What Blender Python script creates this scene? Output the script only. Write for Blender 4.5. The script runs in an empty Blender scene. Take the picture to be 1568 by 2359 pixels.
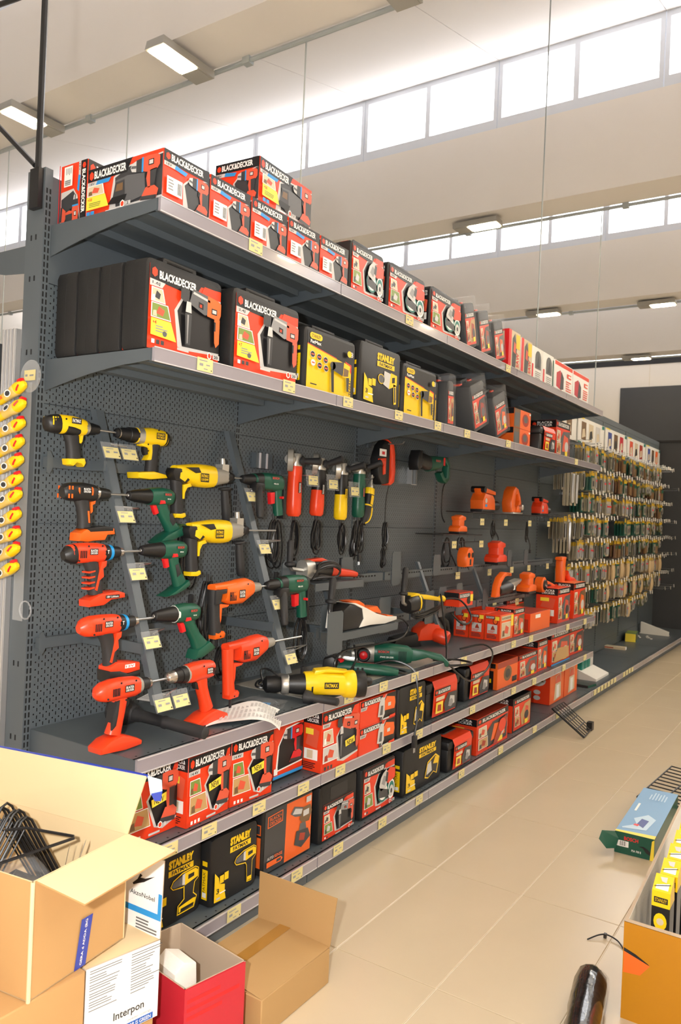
import bpy, bmesh, math, random
from mathutils import Vector, Matrix
random.seed(7)
R = math.radians
SC = bpy.context.scene
COL = SC.collection

# ------------------------------------------------------------------ camera
cam_d = bpy.data.cameras.new('camera')
cam = bpy.data.objects.new('camera', cam_d)
COL.objects.link(cam)
cam_d.sensor_fit = 'VERTICAL'
cam_d.sensor_height = 24.0
cam_d.lens = 24.0 * 1798.346 / 2359.0
cam_d.clip_start = 0.05
cam_d.clip_end = 200
_r = (0.549190, -0.834671, 0.041409)
_d = (0.022978, -0.034449, -0.999142)
_f = (0.835382, 0.549671, 0.000260)
cam.matrix_world = Matrix(((_r[0], -_d[0], -_f[0], -1.65483), (_r[1], -_d[1], -_f[1], -2.31321),
                           (_r[2], -_d[2], -_f[2], 1.53849), (0, 0, 0, 1)))
SC.camera = cam
cam_d.dof.use_dof = True
cam_d.dof.focus_distance = 2.9
cam_d.dof.aperture_fstop = 4.5
# ------------------------------------------------------------------ sky, flash, exposure
world = bpy.data.worlds.new('overcast_sky')
SC.world = world
world.use_nodes = True
_bg = world.node_tree.nodes['Background']
_bg.inputs[0].default_value = (0.98, 0.985, 1.0, 1)
_bg.inputs[1].default_value = 3.5
SC.view_settings.view_transform = 'Standard'
SC.view_settings.look = 'None'
SC.view_settings.gamma = 1.0
SC.view_settings.use_curve_mapping = False
SC.view_settings.exposure = 1.38
# the camera's own pop-up flash, beside the lens
fl_d = bpy.data.lights.new('camera_flash', 'POINT')
fl_d.energy = 96
fl_d.color = (1.0, 0.975, 0.94)
fl_d.shadow_soft_size = 0.03
fl = bpy.data.objects.new('camera_flash', fl_d)
COL.objects.link(fl)
fl.location = (-1.75, -2.16, 1.60)

# ------------------------------------------------------------------ materials
def lin(c):
    return tuple(((v / 255.0) / 12.92 if v / 255.0 <= 0.04045 else ((v / 255.0 + 0.055) / 1.055) ** 2.4) for v in c)
MATS = {}
def mat(name, rgb, rough=0.5, metal=0.0, var=0.06, vs=8.0, bump=0.0, bs=60.0, alpha=1.0, trans=0.0, emit=0.0, spec=0.5, coat=0.0):
    if name in MATS: return MATS[name]
    m = bpy.data.materials.new(name); m.use_nodes = True
    nt = m.node_tree; b = nt.nodes['Principled BSDF']
    c = lin(rgb)
    b.inputs['Base Color'].default_value = (*c, 1)
    b.inputs['Roughness'].default_value = rough
    b.inputs['Metallic'].default_value = metal
    b.inputs['Specular IOR Level'].default_value = spec
    if coat: b.inputs['Coat Weight'].default_value = coat
    if alpha < 1: b.inputs['Alpha'].default_value = alpha
    if trans: b.inputs['Transmission Weight'].default_value = trans
    if emit:
        b.inputs['Emission Color'].default_value = (*c, 1); b.inputs['Emission Strength'].default_value = emit
    if var or bump:
        tc = nt.nodes.new('ShaderNodeTexCoord')
        if var:
            n = nt.nodes.new('ShaderNodeTexNoise'); n.inputs['Scale'].default_value = vs; n.inputs['Detail'].default_value = 4
            nt.links.new(tc.outputs['Object'], n.inputs['Vector'])
            mx = nt.nodes.new('ShaderNodeMix'); mx.data_type = 'RGBA'
            mx.inputs['A'].default_value = (*[v * (1 - var) for v in c], 1)
            mx.inputs['B'].default_value = (*[min(1, v * (1 + var)) for v in c], 1)
            nt.links.new(n.outputs['Fac'], mx.inputs['Factor'])
            nt.links.new(mx.outputs['Result'], b.inputs['Base Color'])
        if bump:
            n2 = nt.nodes.new('ShaderNodeTexNoise'); n2.inputs['Scale'].default_value = bs; n2.inputs['Detail'].default_value = 3
            nt.links.new(tc.outputs['Object'], n2.inputs['Vector'])
            bp = nt.nodes.new('ShaderNodeBump'); bp.inputs['Strength'].default_value = bump; bp.inputs['Distance'].default_value = 0.004
            nt.links.new(n2.outputs['Fac'], bp.inputs['Height'])
            nt.links.new(bp.outputs['Normal'], b.inputs['Normal'])
    MATS[name] = m
    return m

M = {}
def dm(k, *a, **kw): M[k] = mat(k, *a, **kw)
# setting
dm('wall_paint', (220, 213, 204), 0.75, var=0.02, vs=1.5)
dm('beam_paint', (236, 231, 226), 0.75, var=0.02, vs=1.5)
dm('ceiling_paint', (226, 223, 222), 0.8, var=0.015, vs=1.2)
dm('floor_tile', (204, 188, 162), 0.22, var=0.05, vs=3.0, bump=0.02, bs=300)
dm('grout', (214, 203, 184), 0.8)
dm('window_frame', (222, 228, 238), 0.5, var=0.02)
dm('charcoal_panel', (58, 60, 64), 0.6)
dm('black_gap', (30, 30, 34), 0.7)
# shelving
dm('shelf_grey', (82, 90, 96), 0.38, 0.0, var=0.05, vs=5)
dm('upright_grey', (88, 96, 102), 0.4, 0.0, var=0.05)
dm('slot_dark', (22, 24, 27), 0.8, var=0)
dm('rail_plastic', (150, 144, 152), 0.16, 0.0, var=0.04, vs=12, coat=0.6)
dm('rail_edge', (196, 192, 196), 0.2, var=0)
dm('tag_paper', (224, 212, 150), 0.6, var=0.02)
dm('tag_ink', (96, 94, 84), 0.7, var=0)
dm('alu', (190, 190, 192), 0.35, 0.7, var=0.04)
dm('steel', (176, 178, 180), 0.28, 0.85, var=0.05)
dm('wire_black', (26, 26, 28), 0.35, var=0)
dm('zinc', (170, 178, 182), 0.4, 0.15)
# tools
dm('bd_red', (232, 66, 28), 0.34, var=0.04, vs=20)
dm('bd_orange', (240, 104, 26), 0.36, var=0.04, vs=20)
dm('black_plastic', (25, 25, 27), 0.42, var=0.12, vs=30, bump=0.05, bs=200)
dm('case_black', (27, 27, 28), 0.5, var=0.1, vs=12, bump=0.12, bs=260)
dm('rubber', (40, 40, 42), 0.6, var=0.1, vs=30)
dm('yellow_plastic', (246, 206, 18), 0.36, var=0.03, vs=20)
dm('green_plastic', (18, 84, 66), 0.38, var=0.08, vs=20)
dm('signal_red', (222, 28, 34), 0.35, var=0.03)
dm('cyan', (28, 150, 222), 0.35, var=0)
dm('chrome', (196, 190, 184), 0.22, 0.9, var=0.05)
dm('alloy', (196, 194, 188), 0.35, 0.75, var=0.06)
dm('grey_plastic', (150, 146, 138), 0.4, var=0.04)
dm('white_plastic', (234, 232, 226), 0.35, var=0.02)
dm('cable', (28, 28, 30), 0.32, var=0.05)
# cardboard and print
dm('cardboard', (192, 150, 98), 0.8, var=0.05, vs=6, bump=0.03, bs=90)
dm('cardboard_dark', (184, 148, 98), 0.8, var=0.05, vs=6, bump=0.03, bs=90)
dm('cardboard_grey', (190, 170, 148), 0.8, var=0.05, vs=6)
dm('cardboard_pale', (232, 206, 162), 0.8, var=0.04, vs=5)
dm('packing_tape', (176, 128, 60), 0.2, var=0.1, vs=25, coat=0.5)
dm('blue_tape', (38, 62, 170), 0.25, var=0.08, vs=25, coat=0.4)
dm('foam', (240, 236, 228), 0.8, var=0.03, vs=40, bump=0.2, bs=150)
dm('clear_film', (225, 228, 232), 0.3, alpha=0.2, var=0.0)
dm('crinkle_film', (215, 218, 224), 0.05, alpha=0.09, var=0.0, bump=0.9, bs=30)
dm('black_film', (24, 24, 26), 0.16, var=0.15, vs=14, bump=0.8, bs=22, coat=0.6)
PRINT = {'k': (28, 28, 31), 'r': (236, 66, 30), 'R': (222, 34, 40), 'o': (243, 108, 40), 'w': (246, 246, 244), 'g': (150, 150, 152),
         'G': (96, 97, 100), 'd': (62, 63, 66), 'y': (250, 208, 20), 'Y': (252, 226, 70), 'c': (52, 152, 224), 'b': (36, 96, 190),
         't': (196, 158, 104), 'T': (120, 92, 62), 'n': (20, 84, 66), 's': (206, 205, 204), 'e': (128, 148, 70), 'p': (222, 92, 66),
         'q': (170, 58, 36), 'l': (188, 214, 236), 'L': (120, 166, 208), 'i': (198, 42, 58), 'u': (60, 78, 150), 'h': (216, 200, 170), 'm': (14, 120, 110)}
PRINT.update({'pw': (178, 170, 150), 'ps': (142, 137, 122), 'pY': (210, 172, 34), 'pm': (22, 92, 80), 'pq': (96, 56, 44), 'ph': (190, 166, 128), 'pe': (104, 108, 70)})  # pack inks: darker copies, the drill bit wall's dim light painted in
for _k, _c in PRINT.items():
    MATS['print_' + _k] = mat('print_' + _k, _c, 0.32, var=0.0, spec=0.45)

# ------------------------------------------------------------------ mesh builder
def V(X, D, Z): return Vector((X, -D, Z))       # along the aisle, out from the back panel, up

class MB:
    def __init__(s): s.v = []; s.f = []; s.m = []; s.mats = []; s.sm = []
    def mi(s, m):
        if isinstance(m, str): m = M.get(m) or MATS[m]
        if m not in s.mats: s.mats.append(m)
        return s.mats.index(m)
    def add(s, vs, fs, m, smooth=False):
        o = len(s.v); k = s.mi(m)
        s.v += [tuple(p) for p in vs]
        for f in fs: s.f.append([i + o for i in f]); s.m.append(k); s.sm.append(smooth)
        return s
    def box(s, x0, x1, y0, y1, z0, z1, m):
        vs = [(x, y, z) for z in (z0, z1) for y in (y0, y1) for x in (x0, x1)]
        return s.add(vs, [(0, 2, 3, 1), (4, 5, 7, 6), (0, 1, 5, 4), (2, 6, 7, 3), (0, 4, 6, 2), (1, 3, 7, 5)], m)
    def rbox(s, x0, x1, y0, y1, z0, z1, r, m, seg=2):
        bm = bmesh.new(); bmesh.ops.create_cube(bm, size=1)
        for v in bm.verts: v.co = Vector(((x0 + x1) / 2 + v.co.x * (x1 - x0), (y0 + y1) / 2 + v.co.y * (y1 - y0), (z0 + z1) / 2 + v.co.z * (z1 - z0)))
        bmesh.ops.bevel(bm, geom=bm.edges[:], offset=r, segments=seg, affect='EDGES', profile=0.5)
        return s.bm(bm, m, True)
    def bm(s, bm, m, smooth=False):
        bm.verts.index_update()
        s.add([v.co[:] for v in bm.verts], [[v.index for v in f.verts] for f in bm.faces], m, smooth); bm.free(); return s
    def slab(s, out, y0, y1, m, r=0.0, seg=2):
        """outline in (x, z), extruded along y, rim rounded by r"""
        bm = bmesh.new()
        vs = [bm.verts.new((p[0], y0, p[1])) for p in out]
        f = bm.faces.new(vs)
        res = bmesh.ops.extrude_face_region(bm, geom=[f])
        nv = [g for g in res['geom'] if isinstance(g, bmesh.types.BMVert)]
        for v in nv: v.co.y = y1
        bmesh.ops.recalc_face_normals(bm, faces=bm.faces[:])
        if r:
            ed = [e for e in bm.edges if abs(e.verts[0].co.y - e.verts[1].co.y) < 1e-6]
            bmesh.ops.bevel(bm, geom=ed, offset=r, segments=seg, affect='EDGES', profile=0.5, clamp_overlap=True)
        return s.bm(bm, m, bool(r))
    def rings(s, rings, m, cap=True, smooth=True, closed=True):
        n = len(rings[0]); vs = [p for r in rings for p in r]; fs = []
        for i in range(len(rings) - 1):
            for j in range(n if closed else n - 1):
                a = i * n + j; b = i * n + (j + 1) % n
                fs.append((a, b, b + n, a + n))
        if cap:
            fs.append(tuple(range(n - 1, -1, -1))); fs.append(tuple((len(rings) - 1) * n + j for j in range(n)))
        return s.add(vs, fs, m, smooth)
    def loft(s, secs, m, n=14, p=2.6):
        """secs: (x, z, half width in y, half thickness); a tube through the xz plane, squarish sections"""
        pts = [Vector((a[0], 0, a[1])) for a in secs]; rs = []
        for i, a in enumerate(secs):
            t = pts[min(i + 1, len(pts) - 1)] - pts[max(i - 1, 0)]
            t.normalize(); nn = Vector((-t.z, 0, t.x))
            e = a[4] if len(a) > 4 else p
            ring = []
            for k in range(n):
                th = 2 * math.pi * k / n; c = math.cos(th); q = math.sin(th)
                u = math.copysign(abs(c) ** (2 / e), c); w = math.copysign(abs(q) ** (2 / e), q)
                yo = a[5] if len(a) > 5 else 0
                ring.append(pts[i] + Vector((0, a[2] * u + yo, 0)) + nn * (a[3] * w))
            rs.append(ring)
        return s.rings(rs, m)
    def lathe(s, prof, m, o=(0, 0, 0), ax=(1, 0, 0), n=16, cap=True):
        """prof: (distance along axis, radius)"""
        ax = Vector(ax).normalized(); o = Vector(o)
        u = ax.orthogonal().normalized(); w = ax.cross(u)
        return s.rings([[o + ax * a + (u * math.cos(2 * math.pi * k / n) + w * math.sin(2 * math.pi * k / n)) * max(r, 1e-4) for k in range(n)] for a, r in prof], m, cap)
    def tube(s, pts, r, m, n=6, smooth=True, sub=0):
        pts = [Vector(p) for p in pts]
        if sub: pts = spline(pts, sub)
        rs = []; up = Vector((0.13, 0.21, 0.97))
        for i, p in enumerate(pts):
            t = (pts[min(i + 1, len(pts) - 1)] - pts[max(i - 1, 0)])
            if t.length < 1e-9: t = Vector((0, 0, 1))
            t.normalize()
            u = up - t * up.dot(t)
            if u.length < 1e-3: u = t.orthogonal()
            u.normalize(); w = t.cross(u); up = u
            rr = r[i] if isinstance(r, (list, tuple)) else r
            rs.append([p + (u * math.cos(2 * math.pi * k / n) + w * math.sin(2 * math.pi * k / n)) * rr for k in range(n)])
        return s.rings(rs, m, True, smooth)
    def poly(s, pts, m): return s.add(pts, [tuple(range(len(pts)))], m)
    def mesh(s, name):
        me = bpy.data.meshes.new(name); me.from_pydata(s.v, [], s.f)
        for m in s.mats: me.materials.append(m)
        me.polygons.foreach_set('material_index', s.m); me.polygons.foreach_set('use_smooth', s.sm)
        me.validate(); me.update()
        if any(s.sm):
            try: me.set_sharp_from_angle(angle=R(42))
            except Exception: pass
        return me
    def build(s, name, parent=None):
        return link(name, s.mesh(name), parent)

def spline(pts, sub):
    o = []
    for i in range(len(pts) - 1):
        a, b, c, d = pts[max(i - 1, 0)], pts[i], pts[i + 1], pts[min(i + 2, len(pts) - 1)]
        for k in range(sub):
            t = k / sub
            o.append(0.5 * ((2 * b) + (c - a) * t + (2 * a - 5 * b + 4 * c - d) * t * t + (3 * b - a - 3 * c + d) * t ** 3))
    return o + [pts[-1]]

def link(name, me, parent=None):
    o = bpy.data.objects.new(name, me); COL.objects.link(o)
    if parent is not None: o.parent = parent
    return o
def tag(o, label, cat, group=None):
    o['label'] = label; o['category'] = cat
    if group: o['group'] = group
    return o
def thing(name, label, cat, loc=(0, 0, 0), rz=0.0, group=None, rot=None):
    o = bpy.data.objects.new(name, None); COL.objects.link(o)
    o.empty_display_size = 0.05
    o.location = loc; o.rotation_euler = rot if rot else (0, 0, rz)
    return tag(o, label, cat, group)
def struct(o): o['kind'] = 'structure'; return o
def stuff(o): o['kind'] = 'stuff'; return o
def dup(root, loc, label=None, group=None, rot=None):
    r = root.copy(); COL.objects.link(r); r.location = loc
    if rot: r.rotation_euler = rot
    if label: r['label'] = label
    if group: r['group'] = group
    for ch in list(root.children):
        c = ch.copy(); COL.objects.link(c); c.parent = r
        for g in list(ch.children):
            d = g.copy(); COL.objects.link(d); d.parent = c
    return r

# ------------------------------------------------------------------ lettering and flat print
_TX = {}
def text_mesh(t, bold=0.022):
    k = (t, bold)
    if k in _TX: return _TX[k]
    cu = bpy.data.curves.new('lettering', 'FONT'); cu.body = t; cu.size = 1.0; cu.resolution_u = 2; cu.offset = bold; cu.fill_mode = 'FRONT'
    ob = bpy.data.objects.new('lettering', cu)
    me = bpy.data.meshes.new_from_object(ob)
    vs = [(v.co.x, v.co.y) for v in me.vertices]; fs = [tuple(p.vertices) for p in me.polygons]
    bpy.data.objects.remove(ob); bpy.data.curves.remove(cu); bpy.data.meshes.remove(me)
    x0 = min(v[0] for v in vs); x1 = max(v[0] for v in vs); y0 = min(v[1] for v in vs); y1 = max(v[1] for v in vs)
    vs = [((a - x0) / (x1 - x0), (b - y0) / (y1 - y0)) for a, b in vs]
    _TX[k] = (vs, fs, (x1 - x0) / (y1 - y0))
    return _TX[k]
def hexa(cx, cy, rx, ry): return [(cx + rx * math.cos(R(60 * k + 30)), cy + ry * math.sin(R(60 * k + 30))) for k in range(6)]
def circ(cx, cy, rx, ry, n=14): return [(cx + rx * math.cos(2 * math.pi * k / n), cy + ry * math.sin(2 * math.pi * k / n)) for k in range(n)]
class Face:
    """a flat printed face: origin, u and v vectors (metres), outward normal; content in 0..1"""
    def __init__(s, mb, o, u, v, lift=0.0004):
        s.mb = mb; s.o = Vector(o); s.u = Vector(u); s.v = Vector(v); s.n = s.u.cross(s.v).normalized(); s.k = 1; s.lift = lift
    def P(s, a, b, k): return s.o + s.u * a + s.v * b + s.n * (k * s.lift)
    def poly(s, pts, c, k=None):
        if k is None: k = s.k; s.k += 1
        s.mb.poly([s.P(a, b, k) for a, b in pts], 'print_' + c); return s
    def rect(s, x0, y0, x1, y1, c, k=None): return s.poly([(x0, y0), (x1, y0), (x1, y1), (x0, y1)], c, k)
    def text(s, t, x0, y0, x1, y1, c, bold=0.022, rot=0, k=None):
        if k is None: k = s.k; s.k += 1
        vs, fs, asp = text_mesh(t, bold)
        out = []
        for a, b in vs:
            if rot == 90: a, b = 1 - b, a           # reads upwards
            elif rot == -90: a, b = b, 1 - a        # reads downwards
            out.append(s.P(x0 + (x1 - x0) * a, y0 + (y1 - y0) * b, k))
        s.mb.add(out, fs, 'print_' + c); return s
    def sub(s, x0, y0, x1, y1):
        f = Face(s.mb, s.o + s.u * x0 + s.v * y0 + s.n * (s.k * s.lift), s.u * (x1 - x0), s.v * (y1 - y0), s.lift); s.k += 8; return f
    def lines(s, x0, y0, x1, y1, n, c, seed=1):
        rnd = random.Random(seed); k = s.k; s.k += 1
        h = (y1 - y0) / n
        for i in range(n):
            s.rect(x0, y0 + h * (i + .25), x0 + (x1 - x0) * rnd.uniform(.55, 1), y0 + h * (i + .7), c, k)
        return s
    def bars(s, x0, y0, x1, y1, n, c):
        k = s.k; s.k += 1; w = (x1 - x0) / n
        for i in range(n): s.rect(x0 + w * i, y0, x0 + w * (i + (.35 if i % 3 else .7)), y1, c, k)
        return s
# ================================================================== THE SETTING
# floor: tiles 0.79 x 0.388 m
fm = MB(); fm.box(-6, 22, -9.2, 16, -0.10, -0.004, 'grout')
floor = struct(fm.build('floor'))
TW, TD = 0.79, 0.388
tm = MB()
tm.v = []; g = 0.0022
bmt = bmesh.new(); bmesh.ops.create_cube(bmt, size=1)
for v in bmt.verts: v.co = Vector((TW / 2 + v.co.x * (TW - 2 * g), TD / 2 + v.co.y * (TD - 2 * g), -0.004 + v.co.z * 0.008))
bmesh.ops.bevel(bmt, geom=[e for e in bmt.edges if e.verts[0].co.z > -0.001 and e.verts[1].co.z > -0.001], offset=0.0015, segments=1, affect='EDGES')
tm.bm(bmt, 'floor_tile'); tile_me = tm.mesh('tile')
for i in range(-3, 15):
    for j in range(-2, 9):
        o = link('tile', tile_me, floor); o.location = (0.677 + TW * i, -(0.84 + TD * (j + 1)), random.uniform(-.0003, 0.0003))

# roof: beams carrying clerestory windows, sloping ceiling between them
BX = [-5.91, -1.68, 2.55, 6.78, 11.0, 15.2]
DL, DR = -15.6, 9.0            # across the hall
wn = 0
MODS = {3: 0.52, 4: -1.17, 5: -1.12, 2: 0.52, 1: 0.52, 0: 0.52}
pane_m = mat('window_pane', (236, 244, 252), 0.02, alpha=0.06, var=0)
for k, bx in enumerate(BX):
    b = MB(); b.box(bx, bx + 0.46, -DR, -DL, 5.10, 6.05, 'beam_paint')
    struct(b.build('trim_%d' % (k + 1)))
    # ceiling falling from the window head back to the beam before
    if k:
        px = BX[k - 1] + 0.46
        cl = bpy.data.objects.new('ceiling' if k == 1 else 'ceiling_bay_%d' % k, None); COL.objects.link(cl); struct(cl)
        d = MODS[k] + 5 * 1.815
        zf = 5.875
        while d > DL:
            d0 = d - 1.815
            c = MB(); e = 0.004
            vs = [(px, -d + e, zf), (bx + .06, -d + e, 6.85), (bx + .06, -d0 - e, 6.85), (px, -d0 - e, zf)]
            vs += [(a, y, z + 0.08) for a, y, z in vs]
            c.add(vs, [(0, 1, 2, 3), (7, 6, 5, 4), (0, 4, 5, 1), (1, 5, 6, 2), (2, 6, 7, 3), (3, 7, 4, 0)], 'ceiling_paint')
            c.build('panel', cl)
            d = d0
        u = MB(); u.box(px - 0.1, px, -DR, -DL, 5.2, 5.96, 'ceiling_paint'); u.build('upstand', cl)
    # windows, two panes to a unit
    d = MODS[k] + 4 * 1.815
    while d > DL + 1:
        d0 = d - 1.815; wn += 1
        w = bpy.data.objects.new('window_%d' % wn, None); COL.objects.link(w); w.location = (bx + .03, -d, 6.05); struct(w)
        f = MB(); W = 1.815
        for (x0, x1, z0, z1) in ((0.004, W - .004, 0, .11), (0.004, W - .004, .72, .80), (.004, .05, .11, .72), (W - .05, W - .004, .11, .72), (W / 2 - .03, W / 2 + .03, .11, .72)):
            f.box(-.03, .03, x0, x1, z0, z1, 'window_frame')
        f.build('window_frame', w)
        for x0, x1 in ((.05, W / 2 - .03), (W / 2 + .03, W - .05)):
            p = MB(); p.box(-.004, .004, x0, x1, .11, .72, pane_m); p.build('pane', w)
        d = d0
    # conduit along the far lower edge
    if 1 < k < 6:
        c = MB(); c.tube([(bx + .47, -DR, 5.075), (bx + .47, -DL, 5.075)], .019, 'zinc', n=8)
        cd = c.build('conduit')
        tag(cd, ['', '', 'grey galvanised conduit on the beam nearest the shelf end post', 'grey galvanised conduit along the beam over the middle of the shelves',
                 'thin grey conduit along the third beam of the hall', 'thin grey conduit on the beam in front of the far wall'][k], 'conduit')
        for q in range(9):
            d = 2.0 - q * 1.89
            j = MB(); j.box(bx + .44, bx + .50, -d, -d + .07, 5.045, 5.1, 'zinc'); j.build('junction_box', cd)

# far wall with a dark panel, and the hall's side wall
w = MB(); w.box(17.0, 17.2, -9.0, 16.0, 0, 5.20, 'wall_paint'); wall_far = struct(w.build('wall_far'))
w = MB(); w.box(16.985, 17.2, -9.0, 16.0, 5.20, 5.36, 'black_gap'); struct(w.build('trim_7'))
w = MB(); w.box(15.66, 17.2, -9.0, 16.0, 5.9, 6.0, 'ceiling_paint'); struct(w.build('ceiling_bay_6'))
w = MB(); w.box(16.99, 17.0, 1.69, 1.70, 4.70, 5.20, 'grout'); w.build('seam', wall_far)
w = MB(); w.box(16.96, 17.0, -3.2, 2.32, 0, 4.68, 'charcoal_panel'); struct(w.build('door_1'))
w = MB(); w.box(-6, 17.2, 15.6, 15.8, 0, 6.9, 'wall_paint'); struct(w.build('wall_left'))
w = MB(); w.box(-6.2, -6.0, -9.2, 15.6, 0, 6.9, 'wall_paint'); struct(w.build('wall_back'))
w = MB(); w.box(-6, 17.2, -9.2, -9.0, 0, 6.9, 'wall_paint'); struct(w.build('wall_right'))

# ------------------------------------------------------------------ ceiling luminaires
LAMP_E = mat('lamp_glow', (255, 232, 190), 0.5, var=0, emit=44.0)
LAMP_G = mat('lamp_grey', (168, 166, 160), 0.5, var=0.02)
def luminaire(x, d, along_x, label):
    t = thing('ceiling_light', label, 'light', (x, -d, 5.1), 0 if along_x else R(90), 'flat ceiling luminaires under the beams')
    b = MB()
    b.add([(-.29, -.09, -.03), (.27, -.09, -.03), (.27, .09, -.03), (-.29, .09, -.03), (-.30, -.10, -.10), (.26, -.10, -.10), (.26, .10, -.10), (-.30, .10, -.10)],
          [(3, 2, 1, 0), (4, 5, 6, 7), (0, 1, 5, 4), (1, 2, 6, 5), (2, 3, 7, 6), (3, 0, 4, 7)], LAMP_G); b.build('housing', t)
    e = MB(); e.box(-.27, .06, -.082, .082, -.108, -.099, LAMP_E); e.build('diffuser', t)
    g = MB(); g.box(.08, .25, -.085, .085, -.106, -.099, LAMP_G); g.build('gear_cover', t)
    for hx in (-.22, .2): h = MB(); h.tube([(hx, 0, -.03), (hx, 0, .0)], .006, 'zinc'); h.build('bracket', t)
for x, d, ax, la in ((2.72, -4.12, 1, 'lit flat luminaire behind the tall dark post'), (2.72, -2.23, 1, 'lit flat luminaire under the near beam above the stacked boxes'),
                     (2.72, -.34, 1, 'lit flat luminaire at the end of the near conduit'), (6.95, -1.58, 0, 'flat luminaire seen against the second row of windows'),
                     (11.15, -2.2, 0, 'flat luminaire under the third beam above the white cartons'), (11.3, -.42, 0, 'flat luminaire under the third beam above the dark door panel'),
                     (15.35, -1.63, 0, 'flat luminaire just in front of the far wall')):
    luminaire(x, d, ax, la)
for bi, bx in enumerate((-1.68, 2.55, 6.78, 11.0)):  # unseen lamp rows, added out of view to brighten the floor
    for q in range(4):
        luminaire(bx + .17, 1.55 + 1.89 * q, 1, 'unseen flat luminaire in the row added over the open side of the aisle')
def wire(x, d, z0, z1, label):
    c = MB(); c.tube([(x, -d, z0), (x, -d, z1)], .006, 'zinc', n=6); tag(c.build('hanging_cable'), label, 'cable')
wire(3.02, -3.19, 0, 5.08, 'thin grey cable hanging from the near conduit left of the drill boxes')
wire(3.02, -1.245, 0, 5.08, 'thin grey cable hanging from the near conduit behind the stacked drill box')
wire(3.02, -4.95, 0, 5.08, 'thin grey cable hanging from the near conduit beyond the dark post')
wire(5.0, -.076, 2.70, 6.36, 'thin grey cable hanging from the ceiling in front of the large windows')
wire(7.27, -.19, 0, 5.08, 'thin grey cable hanging from the second beam near the white cartons')

# ================================================================== SHELVING
Z6, Z5, Z3, Z2, Z1 = 2.473, 2.016, 0.759, 0.459, 0.12
XE = 9.9
# pegboard material: rows of slots and round holes
def pegboard():
    m = bpy.data.materials.new('pegboard_steel'); m.use_nodes = True; nt = m.node_tree; b = nt.nodes['Principled BSDF']
    b.inputs['Roughness'].default_value = .42
    tc = nt.nodes.new('ShaderNodeTexCoord'); sp = nt.nodes.new('ShaderNodeSeparateXYZ'); nt.links.new(tc.outputs['Object'], sp.inputs[0])
    def mth(op, a, bb=None, c=None):
        n = nt.nodes.new('ShaderNodeMath'); n.operation = op
        for i, q in enumerate((a, bb, c)):
            if q is None: continue
            if isinstance(q, (int, float)): n.inputs[i].default_value = q
            else: nt.links.new(q, n.inputs[i])
        return n.outputs[0]
    def lattice(ox, oz, px, pz):
        fx = mth('SUBTRACT', mth('FRACT', mth('ADD', mth('DIVIDE', sp.outputs[0], px), ox)), .5)
        fz = mth('SUBTRACT', mth('FRACT', mth('ADD', mth('DIVIDE', sp.outputs[2], pz), oz)), .5)
        return mth('MULTIPLY', fx, px), mth('MULTIPLY', fz, pz)
    P_ = .0255
    ax, az = lattice(.5, .5, P_, P_)
    az2 = mth('MAXIMUM', mth('SUBTRACT', mth('ABSOLUTE', az), .0042), 0.0)
    d1 = mth('SQRT', mth('ADD', mth('MULTIPLY', ax, ax), mth('MULTIPLY', az2, az2)))
    s1 = mth('LESS_THAN', d1, .0021)
    bx_, bz = lattice(0.0, 0.05, P_, P_)
    d2 = mth('SQRT', mth('ADD', mth('MULTIPLY', bx_, bx_), mth('MULTIPLY', bz, bz)))
    s2 = mth('LESS_THAN', d2, .003)
    hole = mth('MAXIMUM', s1, s2)
    n = nt.nodes.new('ShaderNodeTexNoise'); n.inputs['Scale'].default_value = 4; nt.links.new(tc.outputs['Object'], n.inputs['Vector'])
    mx0 = nt.nodes.new('ShaderNodeMix'); mx0.data_type = 'RGBA'
    c = lin((88, 97, 103))
    mx0.inputs['A'].default_value = (*[v * .95 for v in c], 1); mx0.inputs['B'].default_value = (*[v * 1.05 for v in c], 1)
    nt.links.new(n.outputs['Fac'], mx0.inputs['Factor'])
    mx = nt.nodes.new('ShaderNodeMix'); mx.data_type = 'RGBA'
    nt.links.new(hole, mx.inputs['Factor']); nt.links.new(mx0.outputs['Result'], mx.inputs['A']); mx.inputs['B'].default_value = (*lin((24, 25, 28)), 1)
    nt.links.new(mx.outputs['Result'], b.inputs['Base Color'])
    bu = nt.nodes.new('ShaderNodeBump'); bu.inputs['Strength'].default_value = .5; bu.inputs['Distance'].default_value = .002; bu.invert = True
    nt.links.new(hole, bu.inputs['Height']); nt.links.new(bu.outputs['Normal'], b.inputs['Normal'])
    M['pegboard'] = m; MATS['pegboard'] = m
pegboard()
gon = thing('pegboard_gondola', 'long dark grey pegboard gondola frame carrying the tool shelves', 'shelving', (0, 0, 0))
acc = thing('pegboard_wall', 'dark grey pegboard wall hung with drill bit packs', 'shelving', (5, 0, 0))
SEAMS = [.12, .231, .640, 1.049, 1.458, 1.867, 2.276, 2.64]
pan_cache = {}
def panel(par, x0, x1, z0, z1, peg=True):
    k = (round(x1 - x0, 4), round(z1 - z0, 4), peg)
    if k not in pan_cache:
        b = MB(); b.box(0, k[0], 0, .012, .0014, k[1] - .0014, 'pegboard' if peg else 'upright_grey'); pan_cache[k] = b.mesh('back_panel')
    o = link('back_panel', pan_cache[k], par); o.location = (x0 - par.location.x, .004, z0); return o
slot_me = None
def upright(par, xc, w, top):
    b = MB(); b.box(xc - w / 2 - par.location.x, xc + w / 2 - par.location.x, 0, .095, 0, top, 'upright_grey'); o = b.build('upright', par)
    s = MB(); z = .2
    while z < top - .08:
        for dx in (-.0065, .0065):
            s.box(xc + dx - .0028 - par.location.x, xc + dx + .0028 - par.location.x, -.0008, .002, z, z + .017, 'slot_dark')
        z += .025
    stuff(s.build('slots', o))
    return o
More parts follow.
